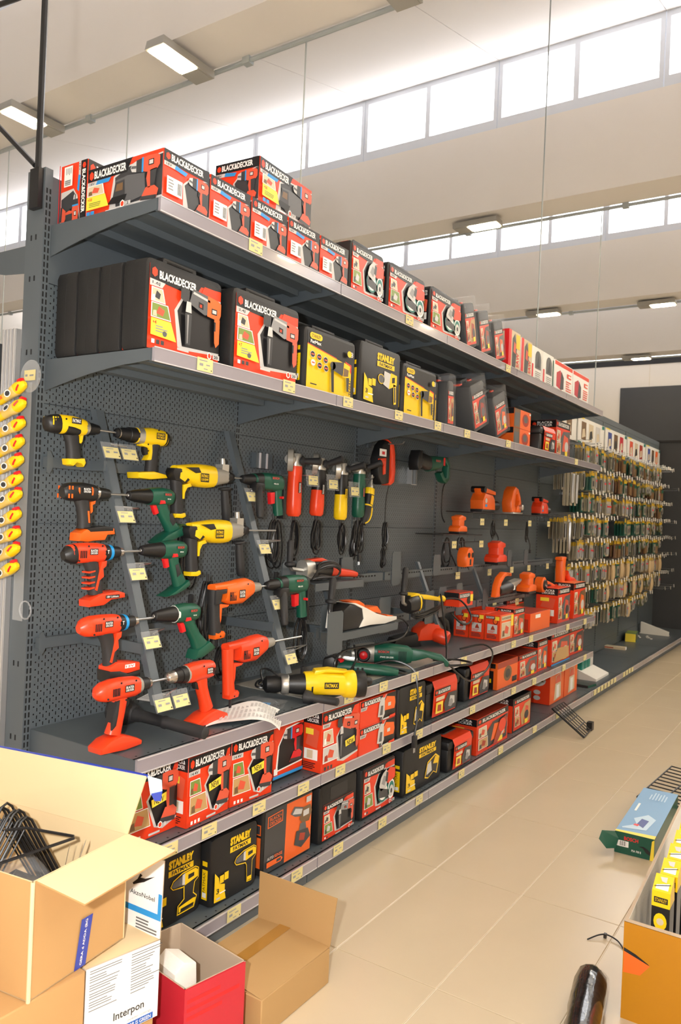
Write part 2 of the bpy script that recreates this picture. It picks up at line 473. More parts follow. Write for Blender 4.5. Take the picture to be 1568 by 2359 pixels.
for k in range(5):
    for i in range(len(SEAMS) - 1):
        panel(gon, k + (0 if k == 0 else .015), k + 1 - .015, SEAMS[i], SEAMS[i + 1], i not in (6,))
u0 = upright(gon, -.015, .03, 2.66)
# hook holes on the end post's side
s = MB()
for z in (.30, .72, .97, 1.9, 2.03, 2.28, 2.42):
    for y in (.035, .06):
        s.box(-.0312, -.029, y, y + .006, z, z + .018, 'slot_dark')
stuff(s.build('side_slots', u0))
for k in range(1, 5): upright(gon, k, .03, 2.64)
for k in range(5):
    for i in range(len(SEAMS) - 1):
        x1 = min(5 + k + 1 - .015, XE)
        panel(acc, 5 + k + .015, x1, SEAMS[i], SEAMS[i + 1], True)
for k in range(5): upright(acc, 5 + k, .03, 2.64)
c = MB(); c.box(0, XE - 5, .002, .1, 2.64, 2.70, 'upright_grey'); c.build('top_cap', acc)
# back of the gondola seen past the end post
bk = MB(); bk.box(0, 5, .016, .08, .0, 2.6, 'shelf_grey'); bk.build('core', gon)
bk = MB(); bk.box(0, XE - 5, .016, .08, .0, 2.6, 'shelf_grey'); bk.build('core', acc)

DF = .52
def shelf(x0, x1, z, label, group, tags=(), left_end=False, style='curve', base=False):
    w = x1 - x0
    t = thing('shelf', label, 'shelf', V(x0, 0, z), 0, group)
    g = .003
    d = MB(); d.box(g, w - g, -DF + .012, -.002, -.006, 0, 'shelf_grey')
    d.box(g, w - g, -DF + .006, -DF + .018, -.040, 0, 'shelf_grey')
    if not base:
        for yy in (.14, .30, .42): d.box(.02, w - .02, -yy - .02, -yy + .02, -.03, -.006, 'shelf_grey')
    d.build('deck', t)
    hz = MB(); nh = int(w / .05)
    for i in range(nh):
        hz.box(.03 + i * .05 - .003, .03 + i * .05 + .003, -.49, -.484, 0, .0004, 'slot_dark')
    stuff(hz.build('perforations', t))
    r = MB(); r.box(g, w - g, -DF - .004, -DF + .006, -.041, .001, 'rail_plastic')
    r.box(g, w - g, -DF - .006, -DF - .002, .000, .0035, 'rail_edge'); r.box(g, w - g, -DF - .006, -DF - .002, -.043, -.0395, 'rail_edge')
    r.build('price_rail', t)
    for xe in ([.001] if True else []) + [w - .004]:
        if style == 'curve':
            o = [(0, 0), (DF - .01, 0), (DF - .01, -.036)]
            for q in range(7):
                a = q / 6; o.append((DF - .06 - a * (DF - .06), -.040 - .066 * (a ** 1.6)))
            br = MB(); br.slab([(-p[0], p[1]) for p in o], 0, .003, 'shelf_grey')
        else:
            o = [(0, 0), (DF - .008, 0), (DF - .008, -.036), (.25, -.06), (0, -.10)]
            br = MB(); br.slab([(-p[0], p[1]) for p in o], 0, .003, 'shelf_grey')
        if base:
            continue
        bo = br.build('bracket', t); bo.rotation_euler = (0, 0, R(90)); bo.location = (xe + .003, 0, -.001)
    if base:
        kb = MB(); kb.box(g, w - g, -DF + .045, -DF + .06, -z, -.04, 'upright_grey'); kb.build('kick_plate', t)
        for xe in (.003, w - .006):
            kb = MB(); kb.box(xe, xe + .003, -DF + .05, 0, -z, -.006, 'shelf_grey'); kb.build('base_end', t)
    for i, tx in enumerate(tags):
        p = MB(); a = random.uniform(-.004, .004)
        p.box(tx - x0 - .036, tx - x0 + .036, -DF - .0085, -DF - .0066, -.039 + a, .004 + a, 'tag_paper')
        F = Face(p, (tx - x0 - .036, -DF - .0086, -.039 + a), (.072, 0, 0), (0, 0, .043), .0002)
        F.lines(.1, .72, .9, .9, 1, 'g', 3); F.rect(.12, .38, .36, .58, 'g'); F.lines(.55, .42, .85, .62, 1, 'g', 5); F.lines(.4, .12, .78, .28, 1, 'g', 8); F.rect(.86, .1, .92, .2, 'k')
        p.build('price_tag', t)
    return t
TG = {6: [.449, 1.584, 2.846], 5: [.22, .674, 1.083, 1.519, 1.927, 2.289, 2.898, 4.3], 3: [1.186, 1.482, 1.789, 2.368, 3.128, 3.449, 4.255, 4.712],
      2: [.15, .334, .599, .875, 1.141, 1.535, 1.861, 2.517, 3.162, 3.55, 4.2, 4.75], 1: [.481, .855, 1.15, 1.523, 1.892, 2.4, 2.981, 3.6, 4.1]}
SL = {6: ['topmost shelf carrying the row of red drill kit boxes', 'topmost shelf carrying the first saw cases', 'topmost shelf carrying the leaning film wrapped cases', 'topmost shelf carrying the red edged and arched picture cartons', 'topmost shelf carrying the last white carton with red band'],
      5: ['shelf above the cordless drills carrying the hammer cases', 'shelf above the grinders carrying the black and yellow cases', 'shelf above the green reciprocating saw carrying leaning wrapped cases', 'shelf carrying the stacked orange disc cartons', 'shelf carrying the tall red carton beside the header boards'],
      3: ['tool shelf under the cordless drills with the curled paper sheet', 'tool shelf with the yellow rotary hammer lying on it', 'tool shelf with the red circular saw on it', 'tool shelf with the small red jigsaw boxes', 'tool shelf with the last tall orange carton'],
      2: ['second shelf above the floor carrying the NEW drill boxes', 'second shelf above the floor carrying the flat jigsaw boxes', 'second shelf above the floor carrying two tool boxes', 'second shelf above the floor carrying the orange grinder box', 'second shelf above the floor carrying the tall cartons with blue foot line'],
      1: ['base shelf carrying the black and yellow drill cases', 'base shelf carrying the case with the grip opening', 'base shelf carrying the tool box and the saw box', 'base shelf with the gap beside the black edged carton', 'base shelf carrying the tall orange cartons']}
for lv, z, st in ((6, Z6, 'curve'), (5, Z5, 'curve'), (3, Z3, 'wedge'), (2, Z2, 'wedge'), (1, Z1, 'base')):
    for k in range(5):
        shelf(k, k + 1, z, 'dark grey ' + SL[lv][k], 'gondola shelves', [t for t in TG[lv] if k <= t < k + 1], k == 0, st, lv == 1)
for k in range(5):
    x1 = min(6 + k, XE)
    tg = [5 + k + .1 + q * .11 for q in range(7 if k == 0 else (4 if k == 1 else 0))]
    shelf(5 + k, x1, Z1, 'empty dark grey base shelf below the hanging drill bit packs', 'accessory base shelves', tg, False, 'base', True)
# perpendicular dark gondola closing the aisle
b = thing('end_gondola', 'dark charcoal gondola back standing across the end of the drill bit wall', 'shelving', (9.95, -.2, 0))
p = MB(); p.box(0, .08, -2.9, .3, 0, 2.7, 'charcoal_panel'); p.build('back_panel', b)
p = MB(); p.box(-.02, .1, -2.9, .3, 2.7, 2.73, 'black_gap'); p.build('top_cap', b)
p = MB(); p.box(-.012, 0, -2.9, .3, 0, .1, 'upright_grey'); p.build('kick_plate', b)

# braces and arms at the end post
b = MB(); b.tube([(-.036, .032, 2.56), (-.036, .032, 5.1)], .011, 'wire_black', n=8); b.box(-.05, -.031, .008, .056, 2.52, 2.655, 'wire_black')
pole = tag(b.build('bracing_pole'), 'slim dark vertical pole clamped to the top of the shelf end post', 'pole')
b = MB(); b.tube([(-.04, .045, 2.67), (-.04, 1.3, 3.72)], .009, 'wire_black', n=8); tag(b.build('bracing_rod'), 'thin dark diagonal rod rising from the top of the end post', 'rod')
b = MB(); b.tube([(-.04, .19, 3.283), (-.04, 1.6, 3.45)], .009, 'wire_black', n=8); b.tube([(-.04, .19, 3.283), (-.04, .032, 3.27)], .009, 'wire_black', n=8)
tag(b.build('bracing_rod'), 'thin dark rod crossing high up from the vertical pole', 'rod')
b = MB(); b.slab([(0, 2.41), (.55, 2.41), (.55, 2.37), (.3, 2.36), (.12, 2.325), (0, 2.315)], 0, .004, 'shelf_grey')
o = b.build('shelf_bracket'); o.rotation_euler = (0, 0, R(90)); o.location = (-.02, .095, 0)
tag(o, 'dark grey shelf bracket reaching out behind the end post', 'bracket')
# ribbed aluminium end panel
t = thing('ribbed_panel', 'pale ribbed aluminium strip panel standing behind the shelf end post', 'panel', (-.03, .096, 0))
b = MB(); b.box(-.02, .0, 0, .075, 0, 2.12, 'alu'); b.build('sheet', t)
for q in range(4):
    b = MB(); b.tube([(-.02, .008 + q * .02, 0), (-.02, .008 + q * .02, 2.12)], .0055, 'alu', n=8); b.build('rib', t)
b = MB(); b.box(-.02, .3, .30, .33, 0, 2.1, 'charcoal_panel'); tag(b.build('partition_board'), 'black board just behind the ribbed aluminium panel', 'board')
# ================================================================== PACKAGING: flat print
def drillpic(F, b='p', dk='d', ring=None, base=None):
    k = F.k; F.k += 4; base = base or b
    F.poly([(0, .82), (.05, .73), (.2, .70), (.2, .95), (.05, .91)], 's', k); F.poly([(.02, .80), (.2, .78), (.2, .84), (.04, .86)], 'G', k + 1)
    F.poly([(.2, .69), (.42, .67), (.42, .98), (.2, .96)], dk, k)
    if ring: F.poly([(.39, .66), (.45, .66), (.45, .99), (.39, .99)], ring, k + 1)
    F.poly([(.42, .68), (.56, .64), (.92, .66), (1, .74), (1, .92), (.92, .98), (.62, 1), (.42, .98)], b, k)
    F.rect(.62, .77, .80, .90, 'k', k + 1); F.rect(.645, .79, .775, .88, 's', k + 2)
    F.poly([(.6, .66), (.9, .68), (.84, .28), (.6, .28), (.62, .46)], dk if base == b else b, k); F.poly([(.6, .66), (.68, .66), (.70, .28), (.62, .28), (.56, .5)], b, k + 1)
    F.poly([(.5, .64), (.58, .64), (.56, .5), (.5, .52)], 'k', k)
    F.poly([(.36, .04), (.9, .0), (.98, .2), (.84, .3), (.55, .3)], base, k + 1); F.poly([(.38, .03), (.9, -.01), (.92, .08), (.4, .12)], 'd', k + 2)
def hammerpic(F, b='o', g='G'):
    k = F.k; F.k += 4
    F.poly([(.02, .78), (.1, .74), (.22, .76), (.22, .95), (.1, .98), (.02, .93)], 'd', k)
    F.poly([(.22, .74), (.6, .62), (.72, .66), (.72, .96), (.3, 1)], g, k); F.poly([(.3, .92), (.72, .86), (.72, .9), (.32, .96)], 's', k + 1)
    F.poly([(.66, .62), (.95, .6), (1, .7), (1, .9), (.92, .94), (.66, .97)], b, k + 1); F.rect(.76, .68, .9, .78, 'k', k + 2); F.rect(.78, .7, .88, .76, 's', k + 3)
    F.poly([(.44, .72), (.56, .70), (.56, .80), (.44, .82)], 'k', k + 1); F.rect(.47, .73, .52, .78, 'r', k + 2)
    F.poly([(.84, .62), (.98, .62), (.98, .2), (.9, .12), (.86, .2)], b, k); F.poly([(.84, .56), (.88, .56), (.88, .4), (.84, .4)], 'k', k + 1)
    F.poly([(.16, .76), (.26, .76), (.28, .58), (.14, .58)], 's', k + 1); F.poly([(.13, .56), (.29, .56), (.27, .04), (.16, .04)], 'd', k + 1); F.poly([(.18, .54), (.22, .54), (.21, .06), (.19, .06)], 'g', k + 2)
def sawpic(F, b='r'):
    k = F.k; F.k += 5
    F.poly(circ(.34, .32, .30, .30, 18), 'm', k); F.poly(circ(.34, .32, .24, .24, 16), 'w', k + 1); F.poly([(.05, .2), (.65, .1), (.7, .3), (.1, .5)], 'd', k + 2)
    F.poly([(.1, .55), (.2, .38), (.5, .42), (.62, .8), (.48, .98), (.3, .9), (.18, .78)], 's', k + 2); F.poly([(.22, .6), (.4, .5), (.5, .75), (.34, .82)], 'g', k + 3)
    F.poly([(.5, .6), (.6, .52), (1, .62), (1, .9), (.7, 1), (.54, .9)], b, k + 3); F.poly([(.44, .62), (.56, .58), (.6, .86), (.48, .9)], 'd', k + 4)
    F.poly(circ(.8, .3, .2, .3, 18), 'w', k + 2); F.poly(circ(.8, .3, .16, .24, 16), 'm', k + 3); F.poly(circ(.8, .24, .13, .18, 14), 's', k + 4); F.poly(circ(.8, .24, .05, .08, 10), 'k', k + 5)
def jigpic(F):
    k = F.k; F.k += 3
    F.poly([(.05, .15), (.35, .05), (.42, .2), (.4, .95), (.2, 1), (.1, .7)], 's', k); F.poly([(.15, .2), (.3, .18), (.32, .6), (.2, .62)], 'G', k + 1); F.poly([(.18, -.1), (.26, -.1), (.28, .1), (.16, .1)], 'd', k)
    F.poly([(.4, .35), (.95, .3), (1, .55), (.95, .85), (.5, .98), (.4, .8)], 'o', k + 1); F.rect(.58, .5, .74, .66, 's', k + 2)
def photo(F, x0, y0, x1, y1, sk=0, c=('h', 'p', 'T')):
    k = F.k; F.k += 4; dx = (x1 - x0) * sk
    F.poly([(x0, y0), (x1 + dx * .6, y0), (x1, y1), (x0, y1)], 'w', k)
    e = .012
    F.poly([(x0 + e, y0 + e), (x1 + dx * .6 - e, y0 + e), (x1 - e, y1 - e), (x0 + e, y1 - e)], c[0], k + 1)
    w = x1 - x0; h = y1 - y0
    F.poly([(x0 + w * .3, y0 + h * .3), (x0 + w * .7, y0 + h * .2), (x0 + w * .8, y0 + h * .6), (x0 + w * .45, y0 + h * .8)], c[1], k + 2)
    F.poly([(x0 + w * .1, y0 + h * .1), (x0 + w * .35, y0 + h * .1), (x0 + w * .3, y0 + h * .5), (x0 + w * .12, y0 + h * .45)], c[2], k + 2)
def brand(F, x0=.03, y0=.82, x1=.86, band=.78, notch=True):
    F.poly([(0, band), (x1 + .02, band), (x1 + .09, .93), (1, .93), (1, 1), (0, 1)] if notch else [(0, band), (1, band), (1, 1), (0, 1)], 'k')
    h = .9 - y0 + .05
    F.poly(hexa(x0 + .055, y0 + h * .5, .05, h * .52), 'r')
    F.text('BLACK&DECKER', x0 + .12, y0, x1, y0 + h, 'w', .036)
def bd_front(F, volt='18V'):
    F.rect(0, 0, 1, 1, 'r'); F.poly([(.44, .02), (.56, .02), (1, .03), (1, .80), (.56, .66), (.42, .50)], 's'); F.poly([(.56, .04), (1, .06), (1, .78), (.57, .63), (.455, .49)], 'd')
    brand(F, .03, .82, .86, .77, False)
    F.rect(0, .69, .30, .77, 's'); F.text(volt, .04, .705, .16, .755, 'd', .01); F.poly([(.22, .69), (.46, .66), (.5, .735), (.24, .77)], 'c')
    drillpic(F.sub(.52, .05, .98, .74), 'p', 'd', 'c')
    F.rect(.05, .18, .38, .50, 'w'); F.lines(.08, .24, .24, .47, 4, 'g', 4); F.bars(.28, .22, .36, .44, 7, 'k')
    F.rect(.0, 0, 1, .03, 'R')
def bd_wide(F):
    F.rect(0, 0, 1, 1, 'r'); F.poly([(.30, .0), (.40, .06), (.98, .07), (1, .10), (1, .93), (.55, .86), (.36, .72)], 's'); F.poly([(.40, .11), (1, .12), (1, .9), (.57, .83), (.38, .69)], 'd')
    F.poly([(0, .74), (.54, .74), (.60, .98), (.62, 1), (0, 1)], 'k'); F.poly(hexa(.05, .86, .032, .09), 'r'); F.text('BLACK&DECKER', .09, .78, .53, .94, 'w', .036)
    F.rect(0, .65, .2, .73, 's'); F.text('18V', .03, .665, .10, .715, 'd', .01); F.poly([(.12, .65), (.30, .65), (.33, .73), (.14, .73)], 'c')
    F.poly([(.36, .25), (.40, .62), (.56, .66), (.78, .62), (.80, .2), (.5, .10)], 'G'); F.poly([(.37, .3), (.40, .58), (.52, .6), (.53, .3)], 'd'); F.poly([(.40, .40), (.42, .54), (.5, .55), (.5, .40)], 'T')
    F.poly([(.30, .18), (.36, .3), (.56, .3), (.52, .14)], 'k')
    drillpic(F.sub(.60, .06, .98, .92), 'p', 'd', 'c')
    photo(F, .02, .42, .24, .63, .2); F.poly([(.02, .15), (.33, .15), (.28, .41), (.02, .41)], 'Y'); F.text('+50', .04, .32, .10, .38, 'r'); F.lines(.06, .19, .24, .29, 3, 'e', 5)
    F.rect(.03, .03, .08, .11, 'c'); F.rect(.09, .03, .14, .11, 'c'); F.rect(.30, .02, .45, .05, 'w'); F.poly(hexa(.53, .1, .035, .08), 'w'); F.poly(hexa(.53, .1, .022, .055), 'r'); F.rect(.57, .06, .64, .13, 's'); F.text('2', .59, .07, .615, .12, 'k')
def bd_new(F, volt='14.4V'):
    F.rect(0, 0, 1, 1, 'r'); F.poly([(.55, .12), (.72, .06), (1, .14), (1, .84), (.58, .76), (.38, .52)], 's'); F.poly([(.60, .12), (1, .17), (1, .82), (.60, .74), (.42, .52)], 'k')
    F.poly([(0, .80), (.86, .80), (.93, .94), (1, .95), (1, 1), (0, 1)], 'k'); F.poly(hexa(.08, .90, .05, .065), 'r'); F.text('BLACK&DECKER', .15, .845, .85, .955, 'w', .036)
    F.rect(0, .73, .26, .80, 's'); F.text(volt, .04, .74, .22, .785, 'd', .02)
    photo(F, .03, .45, .26, .67, .35, ('e', 'p', 'T')); photo(F, .03, .17, .40, .44, .28, ('t', 'p', 'T'))
    drillpic(F.sub(.42, .14, .99, .86), 'p', 'd', None)
    F.poly([(.46, .42), (.74, .46), (.74, .58), (.44, .53)], 'Y'); F.text('NEW', .50, .455, .69, .54, 'k', .015)
    for q in range(3): F.rect(.04 + q * .08, .05, .085 + q * .08, .10, 'w')
    F.rect(.40, .05, .62, .08, 's'); F.poly(hexa(.62, .15, .05, .05), 'w'); F.poly(hexa(.62, .15, .033, .035), 'r'); F.text('2', .70, .125, .735, .17, 'w')
def bd_case(F, volt='1.6J', pic='hammer', n=3):
    F.rect(0, 0, 1, 1, 'r'); F.poly([(.40, .10), (.52, .08), (1, .12), (1, .92), (.48, .80), (.34, .54)], 's'); F.poly([(.46, .12), (1, .15), (1, .9), (.49, .77), (.38, .54)], 'k')
    F.poly([(0, .82), (.62, .78), (.70, .93), (1, .96), (1, 1), (0, 1)], 'k'); F.poly([(.70, .83), (1, .83), (1, .95), (.75, .95)], 'r'); F.poly([(.68, .81), (1, .80), (1, .83), (.70, .83)], 's')
    F.poly(hexa(.06, .91, .04, .06), 'r'); F.text('BLACK&DECKER', .12, .845, .63, .945, 'w', .036)
    F.poly([(0, .74), (.16, .74), (.20, .81), (0, .82)], 's'); F.text(volt, .03, .755, .13, .80, 'd', .015)
    if n == 3:
        photo(F, .02, .56, .17, .73, .45, ('h', 'd', 'w')); photo(F, .02, .37, .24, .55, .35, ('e', 'p', 'h')); F.poly([(.02, .16), (.36, .14), (.28, .36), (.02, .36)], 'Y'); F.text('+4' if volt == '1.6J' else '+7', .04, .29, .09, .34, 'r'); F.lines(.08, .2, .24, .29, 3, 'g', 2); F.poly(circ(.2, .2, .03, .035, 8), 'G')
    else:
        photo(F, .02, .48, .18, .70, .4, ('h', 'd', 'G')); photo(F, .02, .17, .26, .46, .3, ('e', 's', 'd'))
    for q in range(n): F.rect(.03 + q * .06, .06, .07 + q * .06, .11, 'd' if q else 'w')
    if pic == 'hammer': hammerpic(F.sub(.38, .12, .98, .86), 'o' if volt == '1.6J' else 'p', 'G' if volt == '1.6J' else 'g')
    else: sawpic(F.sub(.40, .12, .98, .84))
    F.rect(.36, .05, .52, .08, 's'); F.poly(hexa(.82, .08, .035, .05), 'w'); F.poly(hexa(.82, .08, .022, .033), 'r'); F.rect(.87, .05, .97, .11, 's'); F.text('20', .885, .06, .945, .10, 'k')
def outline_drill(F, base=True):
    k = F.k; F.k += 4
    F.poly([(-.04, .78), (.06, .68), (.42, .62), (.46, .64), (.48, .32), (.26, .2), (.24, -.04), (.9, -.04), (1.0, .24), (.86, .36), (.9, .62), (1.04, .7), (1.04, .96), (.9, 1.04), (.4, 1.02), (.06, .92)] if base else
           [(-.04, .78), (.06, .66), (.5, .58), (.56, .5), (.6, -.04), (.84, -.06), (.86, .58), (1.04, .7), (1.04, .96), (.9, 1.04), (.4, 1.02), (.06, .92)], 'y', k)
    F.poly([(-.01, .78), (.07, .70), (.44, .65), (.49, .66), (.51, .30), (.29, .19), (.27, -.01), (.88, -.01), (.97, .23), (.83, .35), (.87, .63), (1.01, .71), (1.01, .95), (.9, 1.01), (.4, .99), (.07, .89)] if base else
           [(-.01, .78), (.07, .69), (.52, .61), (.58, .5), (.62, -.01), (.82, -.03), (.84, .60), (1.01, .71), (1.01, .95), (.9, 1.01), (.4, .99), (.07, .89)], 'k', k + 1)
    F.poly([(0, .78), (.1, .72), (.4, .70), (.4, .94), (.1, .88)], 'G', k + 2); F.poly([(.4, .70), (.5, .68), (.5, .98), (.4, .96)], 's', k + 2)
    F.poly([(.5, .66), (1, .74), (1, .92), (.9, .99), (.5, .98)], 'y', k + 2); F.poly([(.62, .78), (.85, .80), (.85, .9), (.62, .9)], 'k', k + 3)
    if base: F.poly([(.3, .16), (.85, .22), (.95, .20), (.88, .01), (.3, .02)], 'y', k + 2); F.poly([(.36, .02), (.85, .02), (.88, .10), (.38, .10)], 'k', k + 3)
    else: F.poly([(.62, .0), (.82, .0), (.82, .12), (.62, .12)], 'y', k + 2)
def stanley_dark(F, kind=0):
    F.text('STANLEY', .38, .80, .86, .93, 'y', .075); F.rect(.38, .69, .86, .78, 'y'); F.text('FATMAX', .44, .705, .80, .765, 'k', .03)
    if kind == 0: outline_drill(F.sub(.44, .08, .95, .66), True)
    elif kind == 1: outline_drill(F.sub(.50, .10, .98, .62), False)
    elif kind == 2:
        k = F.k; F.k += 4
        F.poly(circ(.5, .48, .09, .09), 'y', k); F.poly(circ(.5, .48, .075, .075), 'G', k + 1); F.poly([(.55, .4), (.72, .34), (.76, .62), (.58, .64)], 's', k); F.poly([(.72, .34), (.94, .44), (.94, .62), (.76, .64)], 'y', k); F.poly([(.8, .46), (.88, .48), (.88, .58), (.8, .56)], 'k', k + 1)
        F.poly([(.84, .45), (.92, .44), (.94, .1), (.87, .08)], 'y', k); F.poly([(.86, .4), (.90, .4), (.92, .13), (.88, .12)], 'd', k + 1)
    else:
        k = F.k; F.k += 4
        F.poly([(.55, .15), (.65, .1), (.8, .2), (.9, .12), (.97, .5), (.85, .62), (.62, .5)], 'y', k); F.poly([(.57, .17), (.66, .12), (.8, .22), (.88, .15), (.94, .48), (.84, .58), (.64, .47)], 'k', k + 1); F.poly([(.6, .2), (.75, .25), (.72, .5), (.62, .44)], 's', k + 2); F.poly([(.78, .4), (.92, .36), (.93, .5), (.84, .56)], 'y', k + 2)
    F.poly([(.04, .04), (.30, .02), (.27, .14), (.27, .26), (.15, .30), (.13, .40), (.04, .50)], 'y'); F.rect(.15, .30, .24, .42, 'y'); F.rect(.25, .32, .34, .44, 'y'); F.text('3', .08, .16, .14, .24, 'k', .02); F.rect(.15, .145, .28, .165, 'w'); F.rect(.08, .07, .16, .10, 's')
def stanley_yellow(F, watt='750W'):
    F.rect(0, 0, 1, 1, 'k'); F.poly([(0, 0), (.95, 0), (.95, .5), (.9, .6), (0, .76)], 'y'); F.poly([(0, .76), (.62, .655), (.62, .665), (0, .775)], 'r'); F.poly([(.9, .52), (.95, .45), (.95, .62), (.8, .66)], 'r')
    F.poly([(.04, .90), (.07, .87), (.26, .87), (.29, .90), (.29, .95), (.26, .98), (.07, .98), (.04, .95)], 'y'); F.text('STANLEY', .07, .895, .26, .955, 'k', .01); F.text('FatMax', .05, .79, .27, .85, 'w', .03)
    for q in range(6):
        cx = .10 + (q % 3) * .13; cy = .60 - (q // 3) * .15 - (q % 3) * .02; F.poly(circ(cx, cy, .05, .06), 's'); F.poly(circ(cx, cy, .042, .05), 'k' if q not in (3,) else 'w'); F.rect(cx - .03, cy - .012, cx + .03, cy + .012, 'p')
    k = F.k; F.k += 4
    F.poly(circ(.50, .50, .06, .07), 'd', k); F.poly([(.5, .42), (.72, .36), (.76, .62), (.5, .57)], 'd', k); F.poly([(.72, .34), (.86, .36), (.88, .58), (.74, .62)], 'y', k + 1); F.poly([(.73, .36), (.84, .38), (.85, .5), (.74, .52)], 'T', k + 2); F.poly([(.80, .38), (.87, .36), (.86, .1), (.82, .1)], 'd', k); F.poly([(.46, .44), (.52, .44), (.54, .02), (.49, .02)], 'k', k)
    F.text(watt, .86, .03, .94, .32, 'k', .01, rot=90); F.poly(circ(.85, .80, .05, .06), 'y'); F.text('3', .88, .75, .93, .85, 's'); F.rect(.03, .06, .16, .08, 'k')
def bd_auto(F):
    F.rect(0, 0, 1, 1, 'd'); F.poly([(.42, .01), (.99, .01), (1, .98), (.44, .98)], 'o')
    F.poly([(.05, .72), (.36, .74), (.36, .93), (.05, .91)], 'o'); F.poly([(.065, .735), (.345, .755), (.345, .915), (.065, .895)], 'd'); F.text('BLACK+', .09, .83, .33, .885, 'o', .01); F.text('DECKER', .09, .76, .33, .815, 'o', .01)
    k = F.k; F.k += 4
    F.poly([(.52, .78), (.60, .88), (.80, .80), (.76, .66), (.62, .70)], 'G', k); F.poly([(.56, .76), (.62, .84), (.78, .78), (.76, .70)], 's', k + 1); F.poly([(.72, .62), (.80, .80), (.96, .80), (1, .68), (.94, .52), (.78, .54)], 'T', k + 1); F.rect(.80, .64, .93, .74, 's', k + 2); F.poly([(.74, .54), (.86, .54), (.9, .32), (.7, .3)], 'G', k); F.poly([(.62, .22), (.78, .12), (.98, .24), (.92, .40), (.66, .44)], 'd', k + 1); F.poly([(.72, .26), (.84, .22), (.86, .34), (.74, .38)], 'q', k + 2)
    F.text('AUTO', .05, .20, .18, .25, 's', .02); F.text('SENSE', .19, .20, .36, .25, 'o', .01); F.poly([(.04, .09), (.33, .09), (.37, .13), (.33, .175), (.04, .175)], 'o'); F.rect(.24, .11, .33, .155, 'd'); F.rect(.85, .86, .96, .96, 's')
def bd_hammer_new(F):
    F.rect(0, 0, 1, 1, 'r'); F.poly([(.42, .10), (.60, .05), (1, .12), (1, .80), (.62, .80), (.38, .52)], 's'); F.poly([(.50, .10), (1, .15), (1, .78), (.62, .78), (.42, .52)], 'd')
    F.poly([(0, .82), (.76, .82), (.86, .97), (1, .98), (1, 1), (0, 1)], 'k'); F.poly(hexa(.08, .90, .05, .055), 'r'); F.text('BLACK&DECKER', .15, .85, .78, .95, 'w', .036)
    F.poly([(0, .74), (.18, .74), (.22, .81), (0, .81)], 's'); F.text('500W', .03, .755, .16, .795, 'd', .01); photo(F, .02, .44, .26, .70, .3, ('h', 'p', 'w')); photo(F, .02, .15, .38, .42, .28, ('s', 'p', 'q'))
    hammerpic(F.sub(.36, .12, .99, .86), 'p', 'p'); F.poly([(.60, .30), (.86, .34), (.84, .45), (.58, .41)], 'Y'); F.text('NEW', .63, .325, .82, .405, 'k', .015)
    for q in range(3): F.rect(.03 + q * .08, .04, .08 + q * .08, .10, 'd')
def bd_flat(F):
    F.rect(0, 0, 1, 1, 'r'); F.poly([(.62, .0), (1, .12), (1, 1), (.74, 1), (.56, .5)], 'k'); F.poly([(.58, .0), (.64, .1), (.58, .5), (.72, 1), (.70, 1), (.53, .5)], 's')
    F.poly([(0, .78), (.55, .78), (.62, 1), (0, 1)], 'k'); F.poly(hexa(.05, .88, .035, .09), 'r'); F.text('BLACK&DECKER', .10, .80, .54, .97, 'w', .034); F.poly([(0, .64), (.14, .64), (.18, .77), (0, .77)], 's'); F.text('500W', .02, .66, .13, .74, 'd', .01)
    jigpic(F.sub(.44, .08, .97, .94)); F.rect(.6, .03, .78, .09, 's'); F.rect(.80, .06, .96, .13, 'r')
def bd_small(F):
    F.rect(0, 0, 1, 1, 'r'); F.rect(.06, .84, .62, .95, 'd'); F.text('BLACK&DECKER', .08, .86, .60, .93, 'w', .02); F.poly(circ(.7, .76, .17, .13), 'k'); F.poly(circ(.7, .76, .13, .10), 'o'); F.rect(.68, .80, .96, .95, 'Y')
    F.poly([(.18, .28), (.84, .28), (.84, .62), (.18, .64)], 's'); F.poly([(.4, .42), (.7, .42), (.62, .52), (.55, .6), (.46, .52)], 'q'); F.lines(.22, .3, .8, .4, 2, 'r', 3); F.lines(.16, .08, .86, .24, 3, 'd', 6)
def bd_generic(F, seed=1, txt='BLACK&DECKER'):
    rn = random.Random(seed); F.rect(0, 0, 1, 1, 'r')
    F.rect(.0, .82, 1, 1, 'k'); F.poly(hexa(.08, .91, .045, .055), 'r'); F.text(txt, .16, .86, .9, .96, 'w', .03)
    a = rn.uniform(.3, .5); F.poly([(a, .06), (.96, .1), (.98, .78), (a + .15, .74), (a - .1, .45)], rn.choice('hTtdG')); F.poly([(a + .1, .2), (.9, .22), (.86, .6), (a + .2, .66)], rn.choice('pqo')); F.poly(circ(.75, .35, .13, .14), rn.choice('dsG'))
    photo(F, .04, .44, .28, .74, .2, ('h', 'p', 'T')); photo(F, .04, .12, .32, .42, .1, ('t', 'q', 'd')); F.rect(.62, .08, .8, .22, 'Y')
def bd_side(F, c='r'):
    F.rect(0, 0, 1, 1, c); F.rect(0, .8, 1, 1, 'k'); F.text('BLACK&', .26, .905, .85, .965, 'w', .02); F.text('DECKER', .26, .83, .85, .89, 'w', .02); F.poly(hexa(.14, .9, .09, .05), 'r')
    F.poly([(.2, .45), (.8, .4), (.9, .7), (.4, .76)], 'p'); F.rect(.2, .62, .6, .72, 'Y'); F.rect(.15, .2, .85, .38, 'w'); F.rect(.3, .22, .6, .36, 'h'); F.lines(.1, .04, .9, .16, 4, 'k', 3)
def case_side_y(F):
    F.rect(.25, .08, .85, .58, 'y'); F.rect(.25, .64, .8, .72, 'y'); F.text('FATMAX', .36, .20, .62, .54, 'k', 0, rot=90); F.rect(.35, .12, .75, .20, 'w')
